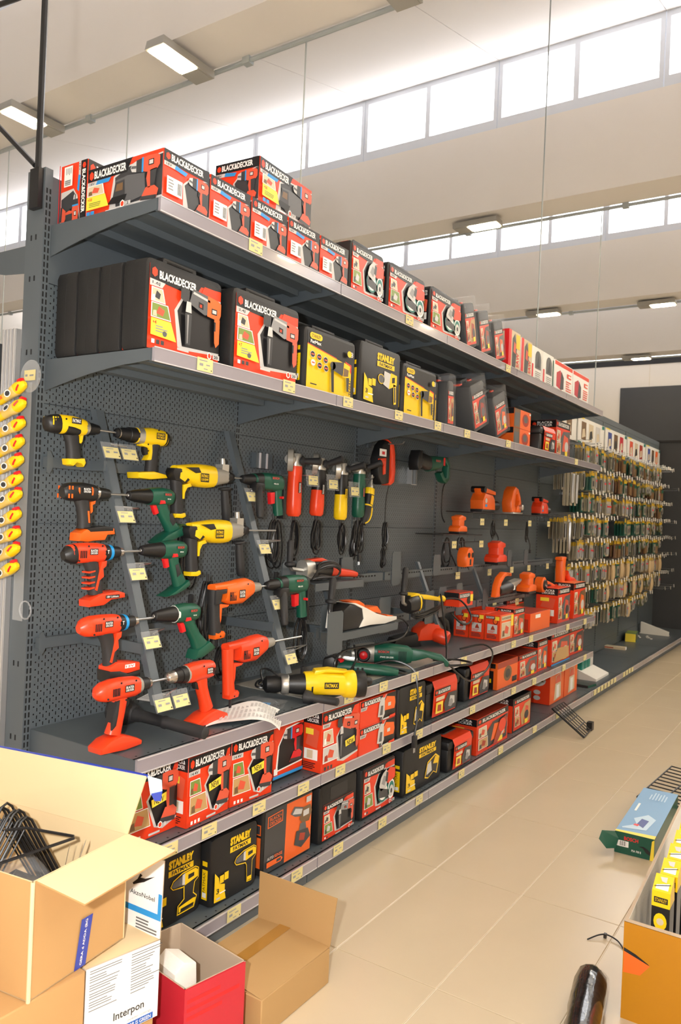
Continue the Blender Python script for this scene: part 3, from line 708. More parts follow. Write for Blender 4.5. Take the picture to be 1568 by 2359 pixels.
def white_box(F, c='R', seed=1):
    F.rect(0, 0, 1, 1, 'w'); F.poly([(0, .86), (1, .86), (1, .98), (0, .98)], c); F.poly([(.1, .2), (.4, .12), (.42, .6), (.3, .74), (.1, .62)], 'i'); F.poly([(.3, .14), (.5, .18), (.5, .55), (.36, .72)], 'd'); F.rect(.68, .6, .92, .74, c); F.rect(.76, .64, .92, .70, 'w')
    F.lines(.62, .16, .94, .52, 5, c, seed)
def red_tall(F):
    F.rect(0, 0, 1, 1, 'h'); F.rect(0, 0, .22, 1, 'R'); F.poly([(.3, .1), (.6, .1), (.7, .6), (.5, .95), (.3, .8)], 'd'); F.poly([(.4, .5), (.6, .45), (.6, .7), (.45, .75)], 'p'); F.rect(.62, .6, .95, .95, 'y'); F.text('SAW', .66, .15, .9, .5, 'R', .02, rot=90)

# ------------------------------------------------------------------ cartons and cases
def carton(name, label, w, d, h, loc, rz=0, front=None, left=None, body='r', top=None, cat='box', group=None, tilt=None, lw=None):
    """front face at local y=0, box behind it"""
    t = thing(name, label, cat, loc, rz, group, rot=(tilt or (0, 0, rz)))
    b = MB(); b.rbox(0, w, 0, d, 0, h, .0025, 'print_' + body, 1)
    if top: Face(b, (0, 0, h), (w, 0, 0), (0, d, 0)).rect(.01, .01, .99, .99, top)
    b.build('carton_body', t)
    if front:
        m = MB(); front(Face(m, (.001, 0, .001), (w - .002, 0, 0), (0, 0, h - .002))); m.build('front_print', t)
    if left:
        m = MB(); left(Face(m, (0, d - .001, .001), (0, -(d - .002), 0), (0, 0, h - .002))); m.build('side_print', t)
    return t
def case(name, label, w, d, h, loc, rz=0, front=None, fr=(.05, .04, .95, .93), left=None, latch='bd_red', group=None, hole=False, tilt=None, body='case_black'):
    t = thing(name, label, 'tool case', loc, rz, group, rot=tilt)
    if tilt is None: t.rotation_euler = (0, 0, rz)
    s = MB(); rr = .022
    o = [(rr, 0), (w - rr, 0), (w - .006, .006), (w, rr), (w, h - rr), (w - .006, h - .006), (w - rr, h), (rr, h), (.006, h - .006), (0, h - rr), (0, rr), (.006, .006)]
    s.slab(o, 0, d, body, .009); s.build('shell', t)
    s3 = MB(); e = -.0006; s3.slab([(e + (p[0]) * (w - 2 * e) / w, e + p[1] * (h - 2 * e) / h) for p in o], d * .49, d * .51, 'rubber'); s3.build('seam', t)
    hd = MB(); hw = w * .22
    hd.rbox(w / 2 - hw, w / 2 + hw, d * .3, d * .7, h + .010, h + .026, .005, 'black_plastic'); hd.rbox(w / 2 - hw, w / 2 - hw + .02, d * .3, d * .7, h - .002, h + .02, .004, 'black_plastic'); hd.rbox(w / 2 + hw - .02, w / 2 + hw, d * .3, d * .7, h - .002, h + .02, .004, 'black_plastic')
    hd.build('handle', t)
    for q in (.12, .80):
        l = MB(); l.rbox(w * q, w * q + .035, -.001 + d * .28, d * .6, h - .004, h + .008, .003, latch); l.build('latch', t)
    if front:
        m = MB()
        if hole:
            F = Face(m, (w * .27, -.0006, h * .70), (w * .46, 0, 0), (0, 0, h * .22)); F.poly([(.06, 0), (.94, 0), (1, .12), (1, 1), (0, 1), (0, .12)], 'k'); m.build('grip_recess', t); m = MB()
        front(Face(m, (w * fr[0], -.0008, h * fr[1]), (w * (fr[2] - fr[0]), 0, 0), (0, 0, h * (fr[3] - fr[1])))); m.build('label_card', t)
    if left:
        m = MB(); left(Face(m, (-.0008, d * .46, h * .06), (0, -d * .42, 0), (0, 0, h * .86))); m.build('side_card', t)
    return t
def toolbox(label, w, d, h, loc, rz=0, group=None):
    t = thing('tool_box', label, 'tool box', loc, rz, group)
    b = MB(); b.rbox(0, w, 0, d, 0, h * .74, .012, 'black_plastic'); b.build('tub', t)
    l = MB(); l.rbox(-.006, w + .006, -.006, d + .006, h * .72, h, .014, 'black_plastic'); l.rbox(w * .25, w * .75, d * .35, d * .65, h - .004, h + .02, .006, 'black_plastic'); l.build('lid', t)
    q = MB(); q.rbox(-.009, -.004, d * .35, d * .75, h * .55, h * .82, .002, 'bd_red'); q.build('latch', t)
    s = MB(); x0, x1 = w * .14, w * .86; n = 6
    prof = [(-.008, .01), (-.012, h * .35), (-.016, h * .86), (-.002, h + .006), (d * .4, h + .012), (d, h + .008)]
    vs = [(x, p[0], p[1]) for p in prof for x in (x0, x1)]
    s.add(vs, [(2 * i, 2 * i + 1, 2 * i + 3, 2 * i + 2) for i in range(len(prof) - 1)], 'print_r')
    F = Face(s, (x0 + .004, -.0125, .012), (x1 - x0 - .008, -.004, 0) if False else (x1 - x0 - .008, 0, 0), (0, -.005, h * .8), .0008)
    F.rect(.02, .72, .7, .92, 'k'); F.poly(hexa(.09, .82, .05, .06), 'r'); F.text('BLACK&DECKER', .16, .76, .68, .88, 'w', .034)
    F.poly([(.5, .04), (.98, .06), (.98, .66), (.6, .68), (.42, .35)], 'd'); F.poly([(.62, .2), (.9, .24), (.88, .5), (.68, .56)], 's'); F.poly(circ(.72, .3, .1, .14), 'g'); F.rect(.06, .1, .36, .48, 'Y'); F.poly([(.12, .18), (.3, .16), (.28, .38), (.14, .4)], 'q'); F.rect(.04, .54, .4, .66, 'h')
    s.build('sleeve', t)
    return t

# ---- top shelf
def rot_front(F0):   # the box stands on its end: its front art reads downwards
    pass
zt = Z6 + .001
G18 = 'drill kit boxes on the top shelf'
t = thing('drill_kit_box', 'red drill kit box standing on its end against the end post', 'box', V(.03, .142, zt), 0, G18)
b = MB(); b.rbox(0, .36, 0, .138, 0, .208, .0025, 'print_r', 1); b.build('carton_body', t)
m = MB(); bd_front(Face(m, (0, .137, .207), (0, 0, -.206), (0, -.136, 0))); m.build('side_print', t)
m = MB(); bd_wide(Face(m, (.001, 0, .001), (.358, 0, 0), (0, 0, .206))); m.build('front_print', t)
first = carton('drill_kit_box', 'red drill kit box with its long side beside the upended box', .203, .352, .166, V(.03, .499, zt), 0, bd_front, bd_wide, 'r', group=G18)
for i, la in enumerate(('red drill kit box standing second in the row from the end post', 'red drill kit box standing third in the row from the end post', 'red drill kit box fourth in the row, under the turned box', 'red drill kit box last in the row, touching the saw case')):
    dup(first, V(.240 + .2125 * i, .499, zt), la)
s = carton('drill_kit_box', 'red drill kit box lying turned on top of the row of kit boxes', .345, .203, .166, V(.50, .487, zt + .168), R(3), bd_wide, bd_front, 'r', group=G18)
sawc = lambda F: bd_case(F, '500W', 'saw', 2)
GS = 'saw cases on the top shelf'
c1 = case('saw_case', 'black saw case partly covered by the last drill kit box', .375, .125, .225, V(.995, .355, zt), 0, sawc, left=lambda F: bd_side(F, 'k'), group=GS)
c1.location = V(1.088, .365, zt); c1['label'] = 'black saw case hindmost, behind the other saw cases'
c2 = dup(c1, V(1.415, .495, zt), 'black saw case standing between two other saw cases')
c3 = dup(c1, V(1.842, .495, zt), 'black saw case beside the plastic wrapped cases on the top shelf')
c0 = case('saw_case', 'black saw case touching the corner of the last drill kit box', .285, .125, .225, V(1.10, .495, zt), 0, sawc, group=GS)
def wrapped(name, label, w, d, h, X, D, z, lean, front, group):
    """a case sealed in clear film, leaning towards the end post"""
    t = case(name, label, w, d, h, V(X, D, z), 0, front, group=group, fr=(.07, .08, .93, .80), tilt=(0, R(-lean), 0))
    f = MB(); bm = bmesh.new(); bmesh.ops.create_cube(bm, size=1)
    for v in bm.verts: v.co = Vector((w / 2 + v.co.x * (w + .014), d / 2 + v.co.y * (d + .014), h / 2 + .019 + v.co.z * (h + .03)))
    bmesh.ops.subdivide_edges(bm, edges=bm.edges[:], cuts=4, use_grid_fill=True)
    rn = random.Random(len(label))
    for v in bm.verts: v.co += Vector((rn.uniform(-1, 1), rn.uniform(-1, 1), rn.uniform(-1, 1))) * .004
    f.bm(bm, 'crinkle_film', False); f.build('clear_wrap', t); return t
GW = 'film wrapped cases'
wc = lambda F: bd_generic(F, 5)
def lean2(label, X0, D, z, w, h, dep, ang, group, seed=9):
    return wrapped('wrapped_case', label, w, dep, h, X0, D, z + .003, ang, lambda F: bd_generic(F, seed), group)
lean2('film wrapped black case leaning next to the last saw case', 2.36, .47, zt, .15, .25, .25, 17, GW)
lean2('film wrapped case with red print in the middle of the leaning top shelf cases', 2.56, .47, zt, .16, .255, .25, 17, GW, 10)
lean2('film wrapped case leaning against the red edged carton on the top shelf', 2.78, .47, zt, .16, .245, .25, 17, GW, 12)
GC = 'white cartons at the end of the top shelf'
carton('tool_carton', 'tall carton with red side and drill picture on the top shelf', .20, .3, .26, V(2.98, .47, zt), 0, red_tall, lambda F: (F.rect(0, 0, 1, 1, 'R'), F.rect(.3, .6, .9, .95, 'h'), F.rect(.4, .64, .8, .9, 'R'), F.text('JIG SAW', .55, .08, .8, .55, 'w', .02, rot=-90)), 'R', group=GC)
carton('tool_carton', 'white carton with red spine and green stripe on the top shelf', .20, .3, .25, V(3.20, .47, zt), 0, red_tall, None, 'w', group=GC)
arch = lambda c: (lambda F: (F.rect(0, 0, 1, 1, 'w'), F.rect(0, 0, .14, .5, 'R'), F.poly(circ(.55, .7, .28, .22), 'G'), F.rect(.27, .4, .83, .7, 'G'), F.poly([(.4, .45), (.7, .45), (.6, .85)], 'd'), F.lines(.3, .06, .9, .34, 5, 'g', 3), F.rect(.9, .0, 1, .9, c)))
carton('tool_carton', 'white carton with an arched grey tool picture on the top shelf', .215, .3, .24, V(3.405, .47, zt), 0, arch('w'), None, 'w', group=GC)
carton('tool_carton', 'white carton with an arched picture and green right edge', .22, .3, .24, V(3.63, .47, zt), 0, arch('n'), None, 'w', group=GC)
carton('tool_carton', 'white carton with red top band and red tool, nearer the arched pictures', .42, .3, .235, V(3.88, .47, zt), 0, lambda F: white_box(F, 'r', 2), None, 'w', group=GC)
carton('tool_carton', 'white carton with red top band at the very end of the top shelf', .42, .3, .235, V(4.32, .47, zt), 0, lambda F: white_box(F, 'r', 5), None, 'w', group=GC)

# ---- shelf above the hanging tools
z5 = Z5 + .001
GH = 'hammer cases'
ha = case('hammer_case', 'black rotary hammer case with 1.6J print, foremost of four', .348, .104, .292, V(.012, .462, z5), 0, lambda F: bd_case(F, '1.6J'), fr=(.04, .03, .97, .93), group=GH)
for i, la in enumerate(('second black hammer case behind the 1.6J print case', 'third black hammer case behind the 1.6J print case', 'hindmost black hammer case, against the pegboard')):
    dup(ha, V(.012, .350 - .110 * i, z5), la)
hb = case('hammer_case', 'black rotary hammer case with 2.4J print', .385, .118, .288, V(.372, .500, z5), 0, lambda F: bd_case(F, '2.4J'), fr=(.04, .03, .97, .93), group=GH)
SY = 'yellow and black tool cases'
case('drill_case', 'black case with yellow 750W card beside the 2.4J hammer case', .375, .13, .248, V(.795, .498, z5), 0, lambda F: stanley_yellow(F, '750W'), fr=(.06, .03, .96, .94), left=case_side_y, latch='black_plastic', group=SY)
case('drill_case', 'black case with large yellow maker name and framed drill between yellow cards', .362, .13, .276, V(1.203, .500, z5), 0, lambda F: stanley_dark(F, 2), fr=(.06, .04, .96, .96), left=case_side_y, latch='black_plastic', group=SY)
case('drill_case', 'black case with yellow 1010W card beside the film wrapped cases', .36, .13, .248, V(1.588, .500, z5), 0, lambda F: stanley_yellow(F, '1010W'), fr=(.06, .03, .96, .94), left=case_side_y, latch='black_plastic', group=SY)
case('drill_case', 'plain black case half hidden behind the 1010W card case', .13, .2, .235, V(1.965, .44, z5), 0, case_side_y, fr=(.1, .05, .9, .95), latch='black_plastic', group=SY)
GW2 = 'film wrapped cases on the shelf over the saws'
lean2('film wrapped black case standing steep beside the yellow card case', 2.15, .47, z5, .08, .25, .22, 3, GW2)
lean2('film wrapped sander case leaning in the middle on the lower wrapped row', 2.47, .49, z5, .20, .27, .25, 21, GW2, 10)
lean2('film wrapped sander case leaning next to the stacked orange boxes', 2.80, .49, z5, .20, .255, .25, 21, GW2, 12)
def disc_art(F): F.rect(0, 0, 1, 1, 'o'); F.rect(0, 0, .36, 1, 'T'); F.rect(.04, .1, .32, .8, 'G'); F.poly(circ(.68, .5, .2, .34), 'q'); F.poly(circ(.68, .55, .12, .2), 'G'); F.rect(.9, .84, .98, .94, 'w')
GO = 'stacked orange boxes'
carton('tool_carton', 'orange carton with disc picture, lower one of a stack of two', .31, .26, .125, V(3.20, .44, z5), 0, disc_art, lambda F: (F.rect(0, 0, 1, 1, 'o'), F.rect(0, .7, 1, 1, 'k')), 'o', group=GO)
carton('tool_carton', 'orange carton with disc picture, upper one of a stack of two', .31, .26, .125, V(3.20, .44, z5 + .126), 0, disc_art, lambda F: (F.rect(0, 0, 1, 1, 'o'), F.rect(0, .7, 1, 1, 'k')), 'o', group=GO)
toolbox('black tool box with orange sleeve on the shelf below the white cartons', .34, .2, .185, V(3.68, .45, z5))
carton('tool_carton', 'tall red power tool carton at the end of the upper shelf', .34, .2, .285, V(4.12, .42, z5), 0, lambda F: bd_generic(F, 3), bd_side, 'r')
# ---- second shelf from the floor
z2 = Z2 + .001
GN = 'fourteen volt drill boxes'
n1 = carton('drill_box', 'red NEW drill box partly hidden by the flap of the big open carton', .222, .085, .236, V(.035, .445, z2), 0, bd_new, bd_side, 'r', group=GN)
n2 = dup(n1, V(.262, .488, z2), 'red NEW drill box in the middle of three, its side showing', rot=(0, 0, R(3)))
n3 = dup(n1, V(.492, .476, z2), 'red NEW drill box next to the blue edged drill case', rot=(0, 0, R(-4)))
for i, la in enumerate(('red drill box right behind the half hidden NEW box', 'red drill box third in the row going back below the end of the tool shelf', 'red drill box fourth in the row going back below the end of the tool shelf', 'hindmost red drill box below the end of the tool shelf')):
    dup(n1, V(.035, .355 - .088 * i, z2), la)
def blue_edge(F): F.rect(0, 0, 1, 1, 'r'); F.poly([(.1, .12), (1, .16), (1, .95), (.4, .9), (.16, .6)], 'w'); F.poly([(.16, .15), (1, .19), (1, .93), (.42, .87), (.2, .6)], 'k'); F.poly([(.6, .96), (1, .9), (1, 1), (.6, 1)], 'r'); drillpic(F.sub(.3, .2, .98, .9), 'R', 'd', 'c'); F.rect(0, .0, 1, .06, 'c'); F.rect(.02, .08, .14, .2, 'w')
case('drill_case', 'black drill case with blue edged red card beside the NEW boxes', .215, .09, .232, V(.778, .438, z2), 0, blue_edge, fr=(.02, .06, .94, .97))
carton('drill_box', 'red 500W hammer drill box with yellow NEW sticker', .285, .10, .248, V(1.005, .517, z2), 0, bd_hammer_new, bd_side, 'r')
GJ = 'flat jigsaw boxes'
carton('jigsaw_box', 'flat red jigsaw box, lower one of the stacked pair', .32, .2, .120, V(1.298, .520, z2), 0, bd_flat, None, 'r', group=GJ)
carton('jigsaw_box', 'flat red jigsaw box, upper one of the stacked pair', .32, .2, .120, V(1.300, .518, z2 + .121), 0, bd_flat, None, 'r', group=GJ)
case('drill_case', 'black case with yellow maker name below the trailing grey cable', .285, .11, .243, V(1.645, .520, z2), 0, lambda F: stanley_dark(F, 3), fr=(.04, .04, .97, .97), latch='black_plastic')
toolbox('black tool box with orange sleeve next to the black and yellow case', .40, .2, .195, V(2.03, .475, z2))
toolbox('black tool box with orange sleeve beside the black fronted grinder box', .38, .2, .195, V(2.57, .45, z2))
def grind_art(F): F.rect(0, 0, 1, 1, 'o'); F.rect(0, .78, 1, 1, 'q'); F.poly(circ(.5, .5, .2, .3), 'T'); F.poly(circ(.5, .5, .12, .18), 'd'); F.rect(.72, .1, .96, .3, 'k')
carton('tool_carton', 'low orange grinder box with black end panel', .355, .24, .168, V(3.005, .475, z2), 0, grind_art, lambda F: (F.rect(0, 0, 1, 1, 'o'), F.rect(.3, 0, .9, .7, 'k'), F.rect(.3, .8, .95, .98, 'k'), F.rect(.36, .25, .84, .4, 'y')), 'o', 'q')
carton('tool_carton', 'low red tool carton beside the orange grinder box', .36, .24, .165, V(3.385, .475, z2), 0, lambda F: bd_generic(F, 11), bd_side, 'r', 'q')
carton('tool_carton', 'upright red carton standing behind the low red carton', .21, .2, .215, V(3.765, .47, z2), 0, lambda F: bd_generic(F, 12), bd_side, 'r')
carton('tool_carton', 'tall red carton with tan picture and blue foot line', .45, .2, .245, V(4.05, .472, z2), 0, lambda F: (bd_generic(F, 14), F.rect(0, 0, 1, .05, 'c'), F.poly([(.1, .08), (.95, .1), (.9, .45), (.3, .5)], 't')), bd_side, 'r')
carton('tool_carton', 'tall red carton at the end of the second shelf', .38, .2, .228, V(4.60, .44, z2), 0, lambda F: bd_generic(F, 16), bd_side, 'r')
# ---- base shelf
z1 = Z1 + .001
GB = 'black and yellow tool cases near the floor'
case('drill_case', 'black case with yellow drill and battery half behind the white blue flap', .265, .1, .245, V(.138, .435, z1), 0, lambda F: stanley_dark(F, 0), fr=(.04, .04, .97, .97), left=case_side_y, latch='black_plastic', group=GB)
case('drill_case', 'black case with yellow driver outline beside the orange and black case', .258, .1, .245, V(.413, .468, z1), 0, lambda F: stanley_dark(F, 1), fr=(.04, .04, .97, .97), left=case_side_y, latch='black_plastic', group=GB)
case('drill_case', 'black and orange case with large cordless drill picture', .335, .105, .262, V(.705, .462, z1), 0, bd_auto, fr=(.05, .04, .97, .95), left=lambda F: (F.rect(.3, .1, 1, .62, 'o'), F.rect(.3, .66, 1, .84, 'o'), F.rect(.4, .68, .9, .82, 'd')), latch='black_plastic')
case('drill_case', 'black case with grip opening above a red hammer drill card', .298, .105, .250, V(1.080, .468, z1), 0, lambda F: bd_case(F, '500W', 'hammer', 2), fr=(.1, .05, .9, .66), hole=True, latch='black_plastic')
case('saw_case', 'black case with circular saw card on the base shelf', .315, .105, .242, V(1.412, .470, z1), 0, sawc, fr=(.06, .06, .97, .96))
case('saw_case', 'black case with yellow outlined circular saw on the base shelf', .435, .14, .238, V(1.795, .478, z1), 0, lambda F: stanley_dark(F, 3), fr=(.04, .04, .97, .97), left=case_side_y, latch='black_plastic', group=GB)
toolbox('black tool box with orange sleeve on the base shelf', .33, .2, .172, V(2.30, .487, z1))
carton('saw_box', 'big red box with chain saw picture on the base shelf', .50, .2, .215, V(2.70, .482, z1), 0, lambda F: (bd_generic(F, 21), F.poly([(.5, .1), (.62, .06), (.96, .6), (.9, .75), (.7, .7)], 'q'), F.poly(circ(.78, .52, .12, .2), 'r')), bd_side, 'r', 'q')
carton('tool_carton', 'upright black edged red carton between the saw box and a gap', .345, .2, .225, V(3.318, .470, z1), 0, lambda F: (F.rect(0, 0, 1, 1, 'k'), bd_generic(F.sub(.05, .04, .97, .97), 23)), bd_side, 'k')
carton('tool_carton', 'plain orange carton pushed back on the base shelf', .2, .16, .21, V(3.80, .30, z1), 0, lambda F: F.rect(0, 0, 1, 1, 'o'), None, 'o')
def vac(F): F.rect(0, 0, 1, 1, 'o'); F.rect(0, .82, 1, 1, 'h'); F.text('BLACK&DECKER', .1, .86, .9, .95, 'd', .02); F.poly([(.3, .05), (.8, .1), (.75, .75), (.4, .7)], 'h'); F.poly([(.35, .5), (.75, .5), (.7, .72), (.45, .7)], 'p'); F.rect(.45, .1, .65, .45, 'w')
GV = 'tall orange cartons at the end of the base shelf'
carton('tool_carton', 'tall orange carton with round grey badge on its side', .345, .2, .292, V(4.27, .405, z1), 0, vac, lambda F: (F.rect(0, 0, 1, 1, 'r'), F.rect(0, .82, 1, 1, 'k'), F.poly(circ(.5, .62, .34, .16), 's'), F.poly([(.25, .6), (.75, .58), (.7, .66), (.3, .68)], 'T'), F.poly(circ(.5, .3, .14, .06), 's'), F.poly(circ(.5, .15, .14, .06), 's')), 'r', group=GV)
carton('tool_carton', 'tall orange carton at the far end of the base shelf', .345, .2, .292, V(4.63, .405, z1), 0, vac, None, 'r', group=GV)
# ---- boxes on the tool table
z3 = Z3 + .001
GT = 'small jigsaw boxes on the tool shelf'
sb = None
for i, (d1, la) in enumerate(((.246, 'small red jigsaw box nearest the pegboard'), (.355, 'small red jigsaw box in the middle of the three'), (.462, 'small red jigsaw box nearest the shelf edge'))):
    if sb is None:
        sb = carton('jigsaw_box', la, .225, .103, .165, V(3.05, d1, z3), 0, lambda F: (F.rect(0, 0, 1, 1, 'o'), F.rect(.1, .78, .9, .95, 'h'), F.text('BLACK&DECKER', .14, .82, .86, .91, 'd', .01), photo(F, .1, .1, .8, .7), F.rect(.8, .5, 1, .95, 'Y')), bd_small, 'r', group=GT)
    else: dup(sb, V(3.05, d1, z3), la)
carton('tool_carton', 'red carton with dark end standing behind the small jigsaw boxes', .22, .16, .185, V(3.285, .325, z3), 0, lambda F: bd_generic(F, 31), lambda F: (F.rect(0, 0, 1, 1, 'r'), F.rect(.05, .3, .95, .8, 'G')), 'r', 'G')
carton('tool_carton', 'narrow red carton with yellow badge next to the small boxes', .20, .12, .185, V(3.285, .462, z3), 0, lambda F: bd_generic(F, 32), bd_side, 'r')
carton('tool_carton', 'low wide red carton lying at the shelf edge', .42, .24, .130, V(3.58, .470, z3), 0, lambda F: (F.rect(0, 0, 1, 1, 'o'), F.rect(.25, .7, .5, .9, 'w')), lambda F: (F.rect(0, 0, 1, 1, 'r'), F.rect(.05, .3, .6, .85, 'h'), F.rect(.7, .1, .95, .7, 'q')), 'r', 'q')
carton('tool_carton', 'upright red carton behind the low wide carton', .34, .18, .185, V(3.80, .215, z3), 0, lambda F: bd_generic(F, 33), bd_side, 'r')
carton('tool_carton', 'tall red carton with tan side near the end of the tool shelf', .30, .17, .265, V(4.22, .455, z3), 0, lambda F: bd_generic(F, 34), bd_side, 'r')
carton('tool_carton', 'tall orange carton last on the tool shelf', .32, .17, .285, V(4.62, .455, z3), 0, lambda F: bd_generic(F, 35), bd_side, 'o')
carton('tool_carton', 'dark red carton back against the pegboard of the tool shelf', .24, .15, .185, V(3.50, .165, z3), 0, lambda F: bd_generic(F, 36), bd_side, 'q')
# ================================================================== POWER TOOLS
def sd(z): return .035 + (1.865 - z) / (1.865 - .87) * .365       # how far the sloping strips stand out at height z
def plate(t, name, x0, z0, x1, z1, y, bg, txt=None, fg='w', sides=(-1, 1), skew=0.0, two=None):
    """a small printed plate on both flanks of a tool"""
    for sgn in sides:
        m = MB()
        if sgn < 0: F = Face(m, (x0, -y, z0), (x1 - x0, 0, 0), (skew, 0, z1 - z0))
        else: F = Face(m, (x1, y, z0), (x0 - x1, 0, 0), (skew, 0, z1 - z0))
        F.rect(0, 0, 1, 1, bg)
        if txt: F.text(txt, .08, .2 if not two else .52, .92, .8 if not two else .88, fg, .02)
        if two: F.text(two, .08, .12, .92, .44, fg, .02)
        m.build(name, t)
def vents(t, x0, z0, n, dx, w, h, y, m='slot_dark', sides=(-1, 1)):
    for sgn in sides:
        b = MB()
        for i in range(n):
            b.box(x0 + i * dx, x0 + i * dx + w, sgn * y - .001, sgn * y + .001, z0, z0 + h, m)
        stuff(b.build('vents', t))
def screws(t, pts, y, m='slot_dark'):
    b = MB()
    for (x, z) in pts:
        for sg in (-1, 1): b.lathe([(-.001, .0032), (.001, .0032)], m, (x, sg * y, z), (0, 1, 0), 8)
    stuff(b.build('screws', t))
def cordless(label, tip, s, o, group='cordless drills on the sloping strips'):
    t = thing(o.get('name', 'cordless_drill'), label, 'drill', V(*tip), 0 if s > 0 else math.pi, group)
    for nm, prof, m in o['spin']:
        b = MB(); b.lathe([(-x, r) for x, r in prof], m, n=18); b.build(nm, t)
    b = MB(); b.loft(o['body'], o['bm'], 16, 2.5); bo = b.build('motor_housing', t)
    for nm, sec, m in o.get('wraps', []):
        b = MB(); b.loft(sec, m, 16, 2.5); b.build(nm, t)
    b = MB(); b.loft(o['grip'], o['gm'], 14, 2.4); b.build('grip', t)
    for nm, out, hy, m, r in o.get('slabs', []):
        b = MB(); b.slab(out, -hy, hy, m, r); b.build(nm, t)
    for a in o.get('plates', []): plate(t, *a)
    for a in o.get('vents', []): vents(t, *a)
    if o.get('screws'): screws(t, o['screws'], o.get('sy', .0305))
    return t
K, YE, BO, BR_, GR = 'black_plastic', 'yellow_plastic', 'bd_orange', 'bd_red', 'green_plastic'
STY = dict(spin=[('chuck', [(0, .009), (.004, .016), (.03, .0205), (.052, .0215)], K), ('torque_collar', [(.050, .0235), (.068, .027)], 'alloy')],
           body=[(-.064, 0, .026, .027), (-.08, 0, .029, .031), (-.12, .002, .031, .033), (-.165, .002, .031, .032), (-.19, .0, .028, .029)], bm=YE,
           wraps=[('rear_cap', [(-.172, .001, .0318, .0328), (-.195, -.001, .029, .030), (-.212, -.004, .022, .024), (-.218, -.006, .010, .012)], K),
                  ('overmould', [(-.148, -.012, .0318, .020), (-.120, -.016, .0322, .020), (-.096, -.018, .0310, .013)], K)],
           grip=[(-.118, -.018, .021, .028), (-.108, -.05, .019, .024), (-.102, -.085, .0195, .0245), (-.098, -.118, .021, .0275)], gm='rubber',
           slabs=[('trigger', [(-.078, -.026), (-.066, -.026), (-.070, -.05), (-.080, -.062), (-.086, -.058)], .008, YE, .003),
                  ('foot', [(-.132, -.112), (-.068, -.106), (-.062, -.122), (-.070, -.136), (-.082, -.126), (-.10, -.124), (-.112, -.136), (-.128, -.132)], .023, YE, .006)],
           plates=[('name_plate', -.137, .006, -.098, .026, .0334, 'k', 'FATMAX', 'w')], vents=[(-.205, -.006, 3, .009, .004, .018, .0268, YE), (-.205, .014, 3, .009, .004, .008, .0245, YE)], screws=[(-.128, .022), (-.158, .018), (-.1, -.06)], sy=.0322)
BDK = dict(spin=[('chuck', [(0, .010), (.004, .017), (.03, .021), (.054, .0225)], K), ('torque_collar', [(.052, .0238), (.066, .026)], 'chrome')],
           body=[(-.062, 0, .025, .026), (-.076, 0, .029, .030), (-.11, .002, .0305, .032), (-.15, .002, .0305, .031), (-.175, 0, .027, .028), (-.19, -.003, .016, .018)], bm=K,
           wraps=[('orange_frame', [(-.088, .004, .0308, .0235), (-.094, .004, .0312, .0238)], BO), ('orange_frame', [(-.142, .004, .0312, .0238), (-.148, .004, .0308, .0235)], BO)],
           grip=[(-.114, -.018, .020, .027), (-.106, -.048, .0185, .022), (-.100, -.08, .019, .0225), (-.098, -.118, .020, .024)], gm='rubber',
           slabs=[('trigger', [(-.078, -.022), (-.058, -.022), (-.060, -.036), (-.070, -.040), (-.068, -.062), (-.078, -.07)], .008, BO, .003),
                  ('battery_foot', [(-.132, -.134), (-.105, -.118), (-.02, -.112), (.008, -.117), (.012, -.138), (-.02, -.140), (-.03, -.158), (-.075, -.160), (-.10, -.164), (-.134, -.160)], .030, BO, .006),
                  ('grip_strip', [(-.1, -.06), (-.093, -.06), (-.088, -.10), (-.095, -.10)], .0205, BO, .002),
                  ('foot_cap', [(-.112, -.117), (-.03, -.109), (.002, -.114), (.004, -.128), (-.095, -.132)], .0306, K, .004)],
           plates=[('name_plate', -.132, -.002, -.098, .018, .0322, 'k', 'BLACK+', 'w', (-1, 1), 0, 'DECKER')], vents=[(-.186, -.02, 2, .012, .005, .014, .0285, BO), (-.184, .008, 2, .012, .005, .012, .027, BO)])
